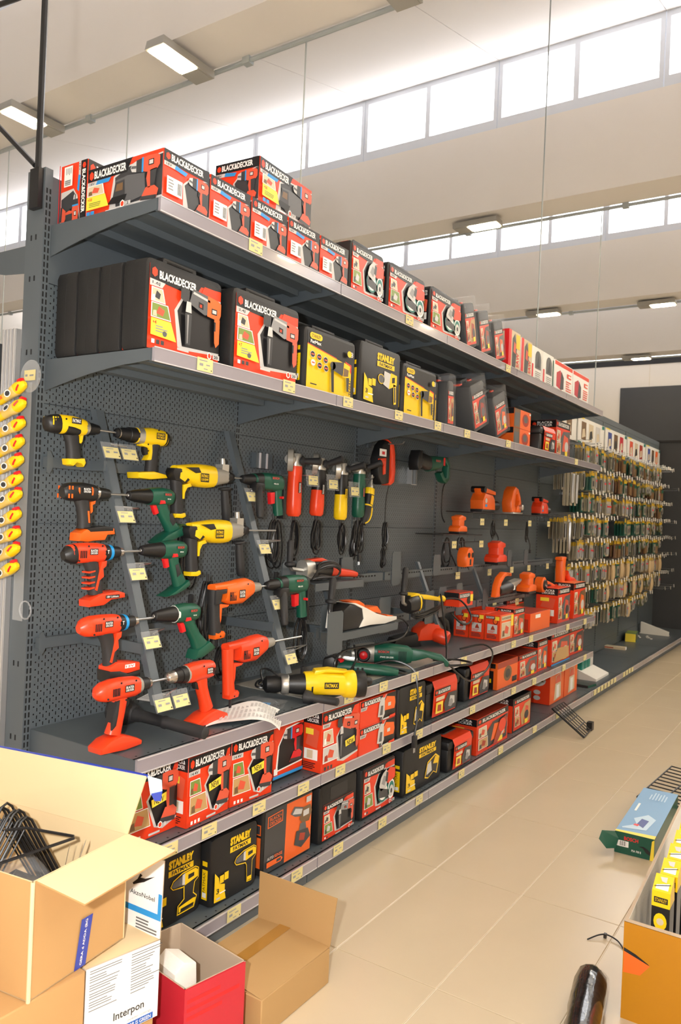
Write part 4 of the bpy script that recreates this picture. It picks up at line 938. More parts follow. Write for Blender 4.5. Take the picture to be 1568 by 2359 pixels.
def bdo(batt):
    o = dict(spin=[('chuck_nose', [(0, .010), (.003, .015), (.02, .0188)], 'chrome'), ('chuck', [(.019, .0195), (.055, .023)], K), ('torque_ring', [(.054, .0262), (.066, .0272)], 'cyan'), ('gear_collar', [(.065, .0265), (.094, .0292)], K)],
             body=[(-.088, 0, .028, .029), (-.105, 0, .031, .032), (-.145, .001, .032, .033), (-.19, .0, .032, .033), (-.215, -.002, .028, .029), (-.232, -.005, .015, .016)], bm=BR_,
             grip=[(-.135, -.022, .020, .027), (-.122, -.052, .0185, .0225), (-.112, -.09, .019, .0225), (-.106, -.135, .020, .024)], gm='rubber',
             slabs=[('trigger', [(-.100, -.028), (-.078, -.026), (-.080, -.044), (-.092, -.052), (-.088, -.078), (-.105, -.09), (-.113, -.125), (-.122, -.12), (-.112, -.075), (-.104, -.05)], .0205, BR_, .003)],
             plates=[('name_plate', -.160, -.004, -.128, .016, .0338, 'k', 'BLACK&', 'w', (-1, 1), 0, 'DECKER'), ('mode_plate', -.088, -.006, -.078, .014, .0296, 'k', 'T', 'w')],
             vents=[(-.196, -.014, 4, .007, .003, .024, .0332, 'slot_dark')], screws=[(-.165, .024), (-.11, .024), (-.2, -.022)], sy=.0325)
    if batt:
        o['slabs'] += [('battery_foot', [(-.13, -.134), (-.10, -.122), (-.045, -.128), (-.004, -.134), (-.002, -.160), (-.05, -.165), (-.13, -.152)], .030, BR_, .006),
                       ('battery', [(-.134, -.146), (-.09, -.150), (-.055, -.164), (-.004, -.158), (-.004, -.178), (-.06, -.188), (-.118, -.190), (-.132, -.180)], .033, K, .007)]
        o['plates'].append(('battery_plate', -.07, -.146, -.028, -.134, .031, 'w', '12V', 'r'))
        o['wraps'] = [('rear_cap', [(-.205, -.001, .0305, .0312), (-.222, -.003, .0245, .0255), (-.236, -.006, .012, .013)], BR_)]
    else:
        o['slabs'] += [('battery_foot', [(-.150, -.152), (-.108, -.134), (-.03, -.128), (-.004, -.136), (-.002, -.152), (-.06, -.156), (-.09, -.172), (-.148, -.174)], .030, BR_, .006)]
        o['plates'].append(('foot_plate', -.088, -.150, -.030, -.139, .031, 'k', '18V Lithium', 'w'))
        o['wraps'] = [('rear_cap', [(-.202, -.002, .0318, .0325), (-.220, -.004, .0265, .0275), (-.238, -.007, .013, .014)], K)]
        o['slabs'] += [('grip_rib', [(-.148, -.060 - .018 * q), (-.124, -.056 - .018 * q), (-.124, -.061 - .018 * q), (-.147, -.065 - .018 * q)], .0198, BR_, .001) for q in range(4)]
    return o
BDR = dict(spin=[('chuck_nose', [(0, .010), (.003, .016), (.016, .020)], 'chrome'), ('chuck', [(.015, .0205), (.05, .0245)], K), ('torque_collar', [(.049, .0265), (.062, .0285)], 'grey_plastic')],
           body=[(-.06, 0, .027, .028), (-.075, 0, .031, .032), (-.12, .002, .033, .034), (-.165, .002, .033, .034), (-.195, 0, .031, .031), (-.215, -.003, .023, .023), (-.226, -.006, .010, .010)], bm=BR_,
           grip=[(-.128, -.02, .021, .028), (-.128, -.05, .019, .024), (-.136, -.09, .019, .0235), (-.150, -.14, .021, .027)], gm=BR_,
           slabs=[('trigger', [(-.106, -.036), (-.092, -.036), (-.092, -.052), (-.104, -.064)], .009, K, .003),
                  ('grip_pad', [(-.152, -.034), (-.14, -.03), (-.145, -.075), (-.152, -.11), (-.168, -.122), (-.160, -.08)], .0205, 'rubber', .003),
                  ('battery_foot', [(-.218, -.168), (-.185, -.148), (-.135, -.140), (-.075, -.160), (-.054, -.172), (-.056, -.186), (-.12, -.190), (-.216, -.184)], .036, BR_, .008)],
           plates=[('name_plate', -.135, -.006, -.098, .016, .0348, 'k', 'BLACK&', 'w', (-1, 1), 0, 'DECKER')], vents=[(-.182, -.012, 5, .006, .0028, .024, .0342, 'slot_dark')], screws=[(-.15, .026), (-.09, .025), (-.2, -.016), (-.128, -.03)], sy=.033)
BDR2 = dict(BDR); BDR2['spin'] = [('chuck_nose', [(0, .009), (.008, .0185), (.035, .0225)], 'chrome'), ('chuck', [(.034, .0235), (.062, .0265)], K), ('torque_collar', [(.061, .0285), (.085, .0305)], K), ('collar_ring', [(.084, .0305), (.092, .031)], 'grey_plastic')]
BDR2['body'] = [(-.09, 0, .029, .030), (-.105, 0, .032, .033), (-.145, .003, .033, .034), (-.19, .004, .032, .033), (-.215, .003, .029, .030), (-.224, .002, .018, .02)]
BDR2['grip'] = [(-.165, -.02, .021, .028), (-.175, -.06, .019, .023), (-.19, -.1, .019, .0225), (-.205, -.14, .021, .026)]
BDR2['slabs'] = [('trigger', [(-.148, -.035), (-.132, -.034), (-.136, -.058), (-.156, -.064)], .009, K, .003),
                 ('battery_foot', [(-.125, -.172), (-.175, -.150), (-.225, -.142), (-.285, -.166), (-.29, -.182), (-.22, -.188), (-.128, -.190)], .036, BR_, .008)]
BDR2['plates'] = [('name_plate', -.195, -.006, -.165, .016, .0348, 'k', 'BLACK&', 'w', (-1, 1), 0, 'DECKER')]; BDR2['vents'] = [(-.215, -.012, 3, .006, .0028, .024, .0325, 'slot_dark')]; BDR2['screws'] = [(-.15, .024)]
SYR = dict(spin=[('chuck', [(0, .010), (.004, .017), (.03, .0225), (.056, .0245), (.058, .027), (.092, .029)], K), ('collar_ring', [(.010, .0195), (.013, .0198)], 'chrome')],
           body=[(-.088, 0, .028, .029), (-.12, 0, .030, .031), (-.16, .003, .031, .034), (-.21, .002, .031, .032), (-.235, .0, .028, .028)], bm=YE,
           wraps=[('gear_collar', [(-.092, 0, .0295, .0305), (-.118, 0, .0305, .0315)], 'alloy'), ('rear_cap', [(-.226, .001, .0305, .0305), (-.245, -.002, .025, .025), (-.252, -.003, .012, .012)], K)],
           grip=[(-.185, -.022, .020, .028), (-.180, -.05, .0185, .0235), (-.176, -.09, .019, .0235), (-.176, -.135, .020, .026)], gm='rubber',
           slabs=[('trigger', [(-.13, -.036), (-.148, -.034), (-.152, -.066), (-.138, -.07), (-.13, -.055)], .009, K, .003), ('trigger_guard', [(-.112, -.026), (-.165, -.026), (-.172, -.085), (-.140, -.088), (-.15, -.072), (-.158, -.05), (-.142, -.04), (-.114, -.036)], .016, YE, .003),
                  ('battery_foot', [(-.086, -.136), (-.165, -.128), (-.225, -.136), (-.236, -.150), (-.15, -.160), (-.09, -.158)], .034, YE, .007)],
           plates=[('name_plate', -.212, -.006, -.168, .018, .0325, 'k', 'STANLEY', 'y', (-1, 1), 0, 'FATMAX')], screws=[(-.18, .028), (-.22, .022), (-.13, -.03)], sy=.031)
def bosch(var):
    ch = .10
    sp = [('chuck', [(0, .010), (.004, .016), (.03, .0215), (.07, .026), (.098, .029)], K), ('chuck_jaw', [(-.001, .006), (.006, .012)], 'chrome')]
    if var == 2: sp.append(('collar_ring', [(.094, .0302), (.102, .031)], 'white_plastic'))
    g = dict(spin=sp, body=[(-.095, 0, .029, .030), (-.112, 0, .032, .033), (-.15, .002, .033, .034), (-.19, .0, .031, .032), (-.208, -.002, .024, .025), (-.214, -.003, .012, .012)], bm=GR, gm=GR)
    if var == 0:
        g['grip'] = [(-.150, -.012, .022, .030), (-.168, -.05, .020, .0245), (-.196, -.09, .020, .0245), (-.232, -.130, .023, .032)]
        g['slabs'] = [('trigger', [(-.112, -.030), (-.132, -.028), (-.146, -.060), (-.130, -.066), (-.122, -.052)], .009, 'signal_red', .003), ('battery_foot', [(-.128, -.168), (-.17, -.14), (-.225, -.118), (-.268, -.098), (-.280, -.120), (-.265, -.138), (-.20, -.158), (-.14, -.176)], .034, GR, .006), ('grip_pad', [(-.186, -.062), (-.198, -.056), (-.222, -.092), (-.206, -.108), (-.19, -.088)], .0215, 'rubber', .003)]
    elif var == 1:
        g['grip'] = [(-.150, -.012, .022, .028), (-.160, -.05, .019, .0225), (-.178, -.09, .019, .022), (-.198, -.130, .022, .028)]
        g['slabs'] = [('trigger', [(-.108, -.032), (-.128, -.030), (-.136, -.062), (-.120, -.066), (-.116, -.052)], .009, 'signal_red', .003), ('battery_foot', [(-.105, -.168), (-.15, -.150), (-.19, -.128), (-.218, -.112), (-.226, -.130), (-.20, -.146), (-.15, -.164)], .032, GR, .006), ('grip_pad', [(-.154, -.055), (-.170, -.05), (-.186, -.088), (-.168, -.10)], .0205, 'rubber', .003)]
    else:
        g['grip'] = [(-.155, -.012, .022, .030), (-.178, -.05, .019, .0235), (-.205, -.09, .0195, .0235), (-.235, -.130, .023, .034), (-.245, -.150, .026, .046)]
        g['slabs'] = [('trigger', [(-.120, -.034), (-.142, -.032), (-.154, -.066), (-.136, -.070), (-.13, -.056)], .009, 'signal_red', .003), ('battery_foot', [(-.188, -.170), (-.200, -.138), (-.262, -.112), (-.295, -.138), (-.276, -.148), (-.23, -.166)], .029, GR, .006)]
    g['slabs'].append(('mode_switch', [(-.128, -.012), (-.15, -.012), (-.155, -.024), (-.132, -.026)], .0335, 'signal_red', .003))
    g['plates'] = [('name_plate', -.182, .003, -.145, .017, .0342, 'n', 'BOSCH', 'R'), ('model_plate', -.178, -.010, -.158, -.003, .0346, 'n', 'PSR 960', 'w')]
    return g
GD1 = 'cordless drills left of the first strip'
def onstrip(x, z): return (x, sd(z) + .02, z)
cordless('yellow and black cordless drill without battery high on the first strip', onstrip(.166, 1.793), 1, STY)
cordless('black and orange cordless drill with grey collar on the first strip', onstrip(.154, 1.568), 1, BDK)
cordless('orange red cordless drill with blue ring and no battery', onstrip(.161, 1.372), 1, bdo(False))
cordless('orange red cordless drill with blue ring and black battery', onstrip(.164, 1.147), 1, bdo(True))
cordless('red orange cordless drill held over the shelf corner with its foot down', onstrip(.167, .951), 1, BDR)
cordless('yellow cordless drill with long black chuck, top of the first strip', onstrip(.242, 1.791), -1, SYR)
cordless('green cordless drill with flared foot below the yellow long chuck drill', onstrip(.238, 1.567), -1, bosch(0))
cordless('green cordless drill with red trigger and black rear vents', onstrip(.243, 1.376), -1, bosch(1))
cordless('green cordless drill with white dotted collar and plain green handle', onstrip(.240, 1.154), -1, bosch(2))
cordless('red orange cordless drill with chrome chuck standing on the paper sheet', onstrip(.239, .953), -1, BDR2)

# ---- corded drills on the second strip
def corded(label, tip, s, kind):
    t = thing('corded_drill', label, 'drill', V(*tip), 0 if s > 0 else math.pi, 'corded drills on the second strip')
    def L(nm, sec, m, n=16, p=2.5): b = MB(); b.loft(sec, m, n, p); return b.build(nm, t)
    def S(nm, out, hy, m, r=.004, y=0): b = MB(); b.slab(out, y - hy, y + hy, m, r); return b.build(nm, t)
    def T(nm, prof, m): b = MB(); b.lathe([(-x, r) for x, r in prof], m, n=18); return b.build(nm, t)
    if kind == 'hammer':
        T('chuck', [(0, .008), (.006, .018), (.03, .026), (.05, .028)], K)
        L('gearbox', [(-.045, 0, .026, .028), (-.075, 0, .030, .033), (-.135, -.004, .036, .042)], 'grey_plastic')
        L('motor_housing', [(-.13, -.004, .038, .044), (-.16, -.005, .040, .047), (-.22, -.004, .040, .046), (-.265, .002, .034, .036), (-.34, .012, .020, .016)], YE)
        S('rear_shell', [(-.25, .02), (-.355, .016), (-.362, 0), (-.35, -.03), (-.29, -.04), (-.262, -.02)], .024, K, .006)
        L('grip', [(-.325, -.01, .021, .027), (-.322, -.06, .0195, .023), (-.318, -.11, .0195, .0225), (-.312, -.160, .021, .025)], 'rubber')
        S('grip_end', [(-.338, -.158), (-.286, -.154), (-.282, -.168), (-.30, -.176), (-.336, -.174)], .022, YE, .005)
        S('trigger', [(-.292, -.045), (-.255, -.036), (-.245, -.05), (-.27, -.056), (-.282, -.075), (-.284, -.10), (-.294, -.10)], .011, YE, .003)
        S('black_inlay', [(-.30, .022), (-.24, .026), (-.225, .006), (-.255, .002)], .0385, K, .002); S('yellow_inlay', [(-.325, 0), (-.29, .012), (-.278, -.012), (-.30, -.034), (-.328, -.022)], .0255, YE, .002)
        plate(t, 'name_plate', -.232, -.03, -.185, .004, .0412, 'k', 'FATMAX', 'y', (-1, 1), 0, '1010W')
        b = MB(); b.lathe([(-.03, .010), (.045, .013), (.052, .016)], 'alloy', (-.062, 0, .045), (.12, 0, -1)); b.box(-.085, -.045, -.02, .02, .0, .05, 'alloy'); sh = b.build('side_handle_clamp', t)
        b = MB(); b.lathe([(0, .024), (.006, .026), (.012, .0145), (.05, .017), (.10, .0175), (.135, .018), (.145, .012)], 'rubber', (-.048, 0, -.045), (.16, 0, -1)); b.build('side_handle', t)
    elif kind in ('orange', 'red'):
        bm = BO if kind == 'orange' else BR_
        T('chuck', [(0, .008), (.004, .017), (.03, .021), (.06, .023)], 'grey_plastic'); T('collar_ring', [(.058, .0215), (.066, .026)], 'alloy')
        L('motor_housing', [(-.06, 0, .028, .03), (-.09, .0, .034, .042), (-.13, -.010, .037, .05), (-.19, -.014, .036, .044), (-.225, -.01, .030, .034)], bm)
        L('top_shell', [(-.17, .014, .027, .020), (-.22, .014, .024, .015), (-.285, .012, .021, .014)], bm)
        L('grip', [(-.272, .006, .021, .023), (-.268, -.05, .0195, .022), (-.264, -.1, .0195, .021), (-.256, -.165, .021, .024)], 'rubber' if kind == 'orange' else bm)
        S('grip_end', [(-.272, -.158), (-.224, -.156), (-.216, -.166), (-.222, -.182), (-.27, -.184)], .021, bm, .005)
        S('trigger', [(-.250, -.05), (-.19, -.058), (-.2, -.066), (-.232, -.068), (-.234, -.11), (-.246, -.15), (-.252, -.14)], .012, bm, .003)
        if kind == 'orange': S('grip_inlay', [(-.285, .004), (-.18, .008), (-.17, -.008), (-.25, -.012), (-.258, -.05), (-.285, -.05)], .0262, 'rubber', .003)
        plate(t, 'name_plate', -.165, -.032, -.130, .0, .0378, 'k', 'BLACK&', 'w', (-1, 1), 0, 'DECKER')
        vents(t, -.215, -.04, 5, .008, .0035, .034, .0345, 'q_vent' if False else 'slot_dark'); screws(t, [(-.11, .02), (-.21, -.02), (-.26, -.17)], .0335)
        b = MB(); b.tube([(-.245, 0, -.18), (-.245, 0, -.225)], [.0065, .005], K); b.build('cable_sleeve', t)
    else:
        T('chuck', [(0, .009), (.004, .016), (.03, .0215), (.07, .026)], K); T('collar_ring', [(.069, .0275), (.082, .0285)], GR)
        L('gearbox', [(-.08, 0, .028, .029), (-.105, 0, .030, .032), (-.128, 0, .031, .035)], K)
        L('motor_housing', [(-.12, 0, .031, .035), (-.16, -.002, .034, .040), (-.22, -.004, .034, .040), (-.262, -.006, .031, .036)], GR)
        L('rear_cap', [(-.255, -.004, .0318, .037), (-.278, -.004, .027, .031), (-.284, -.004, .012, .014)], K)
        L('grip', [(-.245, -.03, .021, .026), (-.250, -.07, .0195, .0225), (-.256, -.11, .0195, .0225), (-.262, -.15, .021, .024)], GR)
        S('grip_back', [(-.272, -.02), (-.286, -.03), (-.292, -.165), (-.276, -.165), (-.275, -.1)], .0205, K, .004)
        S('trigger', [(-.188, -.05), (-.222, -.046), (-.224, -.098), (-.196, -.102)], .011, 'signal_red', .004)
        b = MB(); b.lathe([(-.012, .012), (.012, .012)], 'signal_red', (-.124, 0, -.046), (0, 1, 0)); b.build('depth_knob', t)
        b = MB(); b.lathe([(-.036, .006), (.036, .006)], 'signal_red', (-.248, 0, -.07), (0, 1, 0)); b.build('lock_button', t)
        b = MB(); b.lathe([(0, .013), (.01, .0165), (.09, .0165), (.13, .015), (.138, .010)], 'rubber', (-.075, .035, -.03), (.18, .25, -1)); b.rbox(-.11, -.05, .0, .045, -.05, -.01, .008, K); b.build('side_handle', t)
        plate(t, 'name_plate', -.22, .006, -.165, .022, .0348, 'n', 'BOSCH', 'R'); plate(t, 'model_plate', -.215, -.016, -.175, -.006, .0352, 'n', 'PSB 650', 'w')
    return t
corded('yellow hammer drill with grey gearbox and long side handle, upper of the two', onstrip(.83, 1.665), 1, 'hammer')
corded('yellow hammer drill with grey gearbox and long side handle, lower of the two', onstrip(.842, 1.447), 1, 'hammer')
corded('orange corded drill with black grip on the second strip', onstrip(.837, 1.220), 1, 'orange')
corded('plain red orange corded drill lowest on the second strip', onstrip(.84, 1.005), 1, 'red')
corded('green corded drill with side handle beside the red grinder', onstrip(.888, 1.663), -1, 'green')
corded('green corded drill with side handle beside the grey display plate', onstrip(.88, 1.222), -1, 'green')

# ---- sloping strips with their arms, rods and ticket holders
def strip(X, label, rods, dirs):
    t = thing('display_strip', label, 'display stand', V(X, 0, 0))
    b = MB(); z0, z1 = .87, 1.87
    a0, a1 = sd(z0), sd(z1)
    for (x0, x1, o0, o1, m) in ((-.016, .016, 0, .004, 'shelf_grey'), (-.018, -.015, -.024, .004, 'upright_grey'), (.015, .018, -.024, .004, 'upright_grey')):
        vs = [(x, -(a + o), z) for z, a in ((z0, a0), (z1, a1)) for o in (o0, o1) for x in (x0, x1)]
        b.add(vs, [(0, 1, 3, 2), (4, 6, 7, 5), (0, 4, 5, 1), (2, 3, 7, 6), (0, 2, 6, 4), (1, 5, 7, 3)], m)
    b.build('channel', t)
    for z in (1.667, 1.053):
        b = MB(); b.box(-.03, -.018, -sd(z) + .0, -.012, z - .018, z + .018, 'shelf_grey'); b.build('arm', t)
    for z, l, r in rods:
        d = sd(z) + .02
        b = MB(); b.tube([(-l, -d, z), (r, -d, z)], .004, 'steel', n=8); b.build('rod', t)
        b = MB(); b.tube([(-.005, -d + .015, z - .042), (r * .9 + .07, -d + .015, z - .045), (.02, -d - .02, z - .05)], .0028, 'steel', n=6); b.build('ticket_wire', t)
        n = 2 if (z > 1.7 or z < .96) and dirs == 0 else 1
        for q in range(n):
            h = MB(); x0 = -.045 + (q * .082 if n == 2 else .006) + (0 if dirs == 0 else .01); zz = z - .058
            h.add([(x0, -d - .018, zz + .018), (x0 + .078, -d - .018, zz + .018), (x0 + .084, -d - .038, zz - .040), (x0 + .006, -d - .038, zz - .040)], [(0, 1, 2, 3)], 'clear_film'); ho = h.build('ticket_holder', t)
            c = MB(); F = Face(c, (x0 + .010, -d - .0385, zz - .038), (.068, 0, 0), (-.004, .014, .038), .0008); F.rect(0, 0, 1, 1, 'h'); c2 = c
            c.add([F.P(0, 0, 2), F.P(1, 0, 2), F.P(1, 1, 2), F.P(0, 1, 2)], [(0, 1, 2, 3)], 'tag_paper'); F.k = 3
            F.lines(.2, .78, .9, .92, 1, 'g', 3); F.rect(.12, .42, .34, .62, 'g'); F.rect(.6, .46, .86, .6, 'g'); F.rect(.86, .1, .93, .22, 'k'); c.build('price_tag', ho)
    return t
strip(.205, 'sloping grey metal strip carrying the cordless drills', [(1.792, .04, .04), (1.568, .05, .035), (1.374, .045, .04), (1.150, .042, .037), (.952, .04, .036)], 0)
strip(.915, 'sloping grey metal strip carrying the corded drills', [(1.665, .087, -.02), (1.447, .075, .12), (1.221, .08, -.03), (1.005, .077, .12)], 1)
for z, la in ((1.667, 'upper grey cross bar holding the sloping strips to the pegboard'), (1.053, 'lower grey cross bar holding the sloping strips to the pegboard')):
    b = MB(); b.box(0, .176, -.034, -.008, z - .018, z + .018, 'shelf_grey') if z < 1.2 else b.box(0, .98, -.034, -.008, z - .018, z + .018, 'shelf_grey')
    if z < 1.2: b.box(.176, .98, -.030, -.012, z - .018, z + .018, 'shelf_grey')
    b.slab([(-.004, z - .035), (.006, z - .04), (.018, z - .02), (.018, z + .02), (.006, z + .04), (-.004, z + .035)], -.038, -.034, 'shelf_grey')
    tag(b.build('cross_bar'), la, 'bar')
# ================================================================== GRINDERS, SAWS AND SANDERS
def coil(b, x, y, z, w, h, n, r=.0042, seed=1, m='cable'):
    rn = random.Random(seed)
    for i in range(n):
        a = rn.uniform(.75, 1.0); c = rn.uniform(-.2, .2) * w; pts = []
        for k in range(13):
            th = 2 * math.pi * k / 12
            pts.append((x + c + math.sin(th) * w * .5 * a * (0.55 + .45 * (1 - math.cos(th)) / 2), y + rn.uniform(-.004, .004) + (i - n / 2) * .0045, z - (1 - math.cos(th)) / 2 * h * a))
        b.tube(pts, r, m, n=5, sub=2)
def Tn(name, label, cat, X, D, Z, rz=0, group=None, rot=None): return thing(name, label, cat, V(X, D, Z), rz, group, rot)
def part(t, name): b = MB(); return b
def hook(X, z, label, tagz=None, tagx=0, D=.13):
    t = Tn('display_hook', label, 'hook', X, 0, z, 0, 'hooks with price tickets for the grinders')
    b = MB(); b.box(-.02, .02, -.012, 0, -.02, .02, 'shelf_grey'); b.tube([(0, -.01, 0), (0, -D - .09, 0), (0, -D - .10, .012)], .0035, 'steel'); b.build('peg', t)
    if tagz is not None:
        h = MB(); h.add([(tagx - .052, -D - .080, tagz + .045), (tagx + .052, -D - .080, tagz + .045), (tagx + .056, -D - .088, tagz - .032), (tagx - .048, -D - .088, tagz - .032)], [(0, 1, 2, 3)], 'clear_film'); ho = h.build('ticket_holder', t)
        c = MB(); F = Face(c, (tagx - .036, -D - .0895, tagz - .024), (.074, 0, 0), (0, .003, .042), .0006); F.rect(0, 0, 1, 1, 'h'); c.add([F.P(0, 0, 2), F.P(1, 0, 2), F.P(1, 1, 2), F.P(0, 1, 2)], [(0, 1, 2, 3)], 'tag_paper'); F.k = 3; F.rect(.1, .4, .34, .6, 'g'); F.rect(.55, .45, .85, .58, 'g'); F.lines(.2, .76, .9, .9, 1, 'g', 2); F.rect(.85, .1, .93, .22, 'k'); c.build('price_tag', ho)
    return t
def grinder(label, X, z, L, m1, m2, guard, txt, tc, tilt=0, hdir=(0, -1, .25), split=.45):
    t = Tn('angle_grinder', label, 'grinder', X, .115, z, 0, 'angle grinders hanging in a row', rot=(0, R(tilt), 0))
    b = MB(); b.loft([(0, .004, .022, .024), (0, -.02, .030, .031), (0, -.05, .030, .031), (0, -.062, .027, .028)], 'alloy', 14); b.lathe([(-.03, .020), (-.02, .026), (.0, .026)], 'alloy', (-.03, 0, -.025), (1, 0, 0)); b.build('gear_head', t)
    zs = -.055 - (L - .06) * split
    b = MB(); b.loft([(0, -.055, .030, .032), (0, -.08, .031, .034), (0, zs - .006, .029, .032)], m1, 14); b.build('front_shell', t)
    b = MB(); b.loft([(0, zs, .030, .033), (0, zs - .02, .029, .035), (0, -L * .8, .031, .037), (0, -L + .012, .030, .036), (0, -L, .022, .026)], m2, 14); b.build('motor_housing', t)
    if guard:
        b = MB(); b.lathe([(-.016, .034), (-.014, .052), (.010, .052), (.012, .048), (-.004, .048), (-.006, .034)], guard, (-.052, -.01, -.03), (.62, -.78, 0), 20); b.build('guard', t)
    b = MB(); b.lathe([(0, .010), (.01, .0225), (.018, .0225), (.024, .014), (.075, .0165), (.10, .0185), (.104, .010)], 'rubber', (0, -.026, -.03), hdir, 14); b.build('side_handle', t)
    m = MB(); F = Face(m, (-.010, -.0318, -L * .62), (.020, 0, 0), (0, .0, .05)); F.rect(0, 0, 1, 1, tc[0]); F.text(txt, .2, .06, .8, .94, tc[1], .02, rot=90); m.build('name_plate', t)
    b = MB(); b.tube([(0, 0, -L + .004), (0, 0, -L - .05)], [.007, .005], 'rubber'); b.build('cable_sleeve', t)
    b = MB(); b.tube([(0, 0, -L - .045), (.005, .01, -L - .09)], .0042, 'cable'); coil(b, .01, .0, -L - .02, .07, .17, 5, seed=int(X * 100)); b.build('power_cord', t)
    b = MB(); b.rbox(.0, .018, -.02, -.004, -L - .235, -L - .195, .004, 'rubber'); b.tube([(.004, -.012, -L - .232), (.004, -.012, -L - .252)], .0022, 'steel'); b.tube([(.014, -.012, -L - .232), (.014, -.012, -L - .252)], .0022, 'steel'); b.build('plug', t)
    return t
grinder('large red angle grinder with pale disc guard', 1.285, 1.80, .29, BR_, BR_, 'grey_plastic', 'BLACK&DECKER', ('k', 'w'), 0, (.35, -1, .0), .2)
grinder('red and black angle grinder between the plain red and the yellow one', 1.485, 1.795, .28, K, BR_, 'alloy', 'BLACK&DECKER', ('k', 'w'), 3, (.2, -1, .35))
grinder('yellow and black angle grinder', 1.685, 1.785, .285, K, YE, 'alloy', 'STANLEY', ('y', 'k'), 0, (.3, -1, .3))
grinder('green angle grinder with red switch', 1.855, 1.80, .285, GR, GR, None, 'BOSCH', ('n', 'R'), 0, (.35, -1, .45))
for X, z, tz, tx, la in ((1.33, 1.705, -.02, 0, 'hook with ticket in front of the large red grinder'), (1.50, 1.695, -.02, 0, 'hook with ticket in front of the red and black grinder'), (1.70, 1.670, -.02, 0, 'hook with ticket in front of the yellow grinder'), (1.86, 1.72, None, 0, 'plain hook behind the green grinder')):
    hook(X, z, la, tz, tx, .10)
# small holder block by the large grinder
b = MB(); b.box(0, .12, -.03, 0, -.035, .035, 'shelf_grey'); b.box(.02, .028, -.036, -.03, -.035, .035, 'rail_edge'); b.box(.07, .078, -.036, -.03, -.035, .035, 'rail_edge')
o = b.build('hook_plate'); o.location = V(1.10, 0, 1.76); tag(o, 'small grey slotted mounting plate left of the large red grinder', 'plate')
# yellow straight tool
t = Tn('straight_grinder', 'slim yellow and black straight grinder hanging slanted', 'grinder', 2.0, .10, 1.72, rot=(0, R(12), 0))
b = MB(); b.lathe([(0, .006), (.05, .010), (.06, .016), (.075, .018)], 'alloy', (0, 0, .03), (0, 0, -1)); b.build('collet', t)
b = MB(); b.loft([(0, -.045, .024, .026), (0, -.075, .027, .030), (0, -.08, .025, .028)], YE); b.build('front_ring', t)
b = MB(); b.loft([(0, -.078, .025, .028), (0, -.14, .024, .027)], K); b.build('motor_housing', t)
plate(t, 'name_plate', -.012, -.135, .014, -.085, .0255, 'y', None, 'k')
b = MB(); b.loft([(0, -.138, .026, .029), (0, -.146, .026, .029)], YE); b.build('rear_ring', t)
b = MB(); b.loft([(0, -.145, .024, .027), (-.008, -.20, .020, .022), (-.02, -.25, .016, .014)], 'rubber'); b.build('grip', t)
b = MB(); b.tube([(.018, -.022, -.15), (.022, -.021, -.19), (.008, -.02, -.225), (-.02, -.017, -.245)], .004, YE, sub=3); b.build('grip_trim', t)
b = MB(); coil(b, -.06, .0, -.24, .08, .22, 6, seed=44); b.build('power_cord', t)
# orange jigsaw on its side
t = Tn('jigsaw', 'orange and black jigsaw hanging high beside the grinders', 'saw', 2.12, .10, 1.82)
b = MB(); b.slab([(-.10, .02), (-.06, .10), (-.02, .13), (.03, .125), (.03, -.11), (-.05, -.12), (-.085, -.08)], -.03, .03, K, .012); b.build('motor_housing', t)
b = MB(); b.slab([(.0, .135), (.07, .11), (.085, .06), (.095, -.04), (.085, -.10), (.045, -.12), (.02, -.115), (.045, -.06), (.05, .04), (.02, .11)], -.032, .032, BR_, .010); b.build('handle', t)
b = MB(); b.slab([(-.105, .02), (-.03, .03), (-.03, -.06), (-.05, -.065), (-.055, -.01), (-.10, -.02)], -.040, -.028, BR_, .004); b.build('orange_lever', t)
plate(t, 'maker_sticker', -.11, .035, -.035, .075, .0405, 'w', None, 'R', (-1,)); plate(t, 'red_mark', -.085, .045, -.055, .062, .042, 'R', None, 'R', (-1,))
b = MB(); b.tube([(.08, .0, -.11), (.085, .02, -.2), (.10, .03, -.36)], .003, 'cable', sub=4); b.build('power_cord', t)
b = MB(); coil(b, .105, .03, -.33, .045, .17, 4, seed=3); coil(b, .09, .03, -.47, .045, .12, 3, seed=5); b.build('cord_bundle', t)
hook(2.12, 1.93, 'plain hook behind the orange jigsaw')
# green reciprocating saw
t = Tn('reciprocating_saw', 'green reciprocating saw hanging alone below the upper shelf', 'saw', 2.70, .10, 1.86)
b = MB(); b.slab([(-.22, .03), (-.20, .07), (-.17, .07), (-.165, -.03), (-.21, -.05), (-.225, -.02)], -.035, .035, K, .006); b.build('shoe', t)
b = MB(); b.loft([(-.17, .02, .030, .042), (-.10, .01, .036, .048), (-.02, .0, .036, .045)], K); b.build('gear_cover', t)
b = MB(); b.loft([(-.04, .0, .037, .048), (.05, .01, .036, .046), (.12, .02, .032, .038)], GR); b.build('motor_housing', t)
b = MB(); b.slab([(.08, .055), (.20, .06), (.24, .02), (.24, -.08), (.20, -.11), (.15, -.10), (.10, -.05), (.14, -.035), (.175, -.075), (.205, -.07), (.21, .0), (.18, .02), (.10, .01)], -.024, .024, GR, .008); b.build('handle', t)
plate(t, 'name_plate', -.0, .012, .075, .032, .0372, 'n', 'BOSCH', 'R'); plate(t, 'red_panel', .125, .0, .15, .05, .0302, 'R', None)
b = MB(); b.tube([(.225, 0, -.10), (.25, .03, -.16), (.29, .05, -.30), (.32, .04, -.36)], .004, 'cable', sub=4); b.build('power_cord', t)
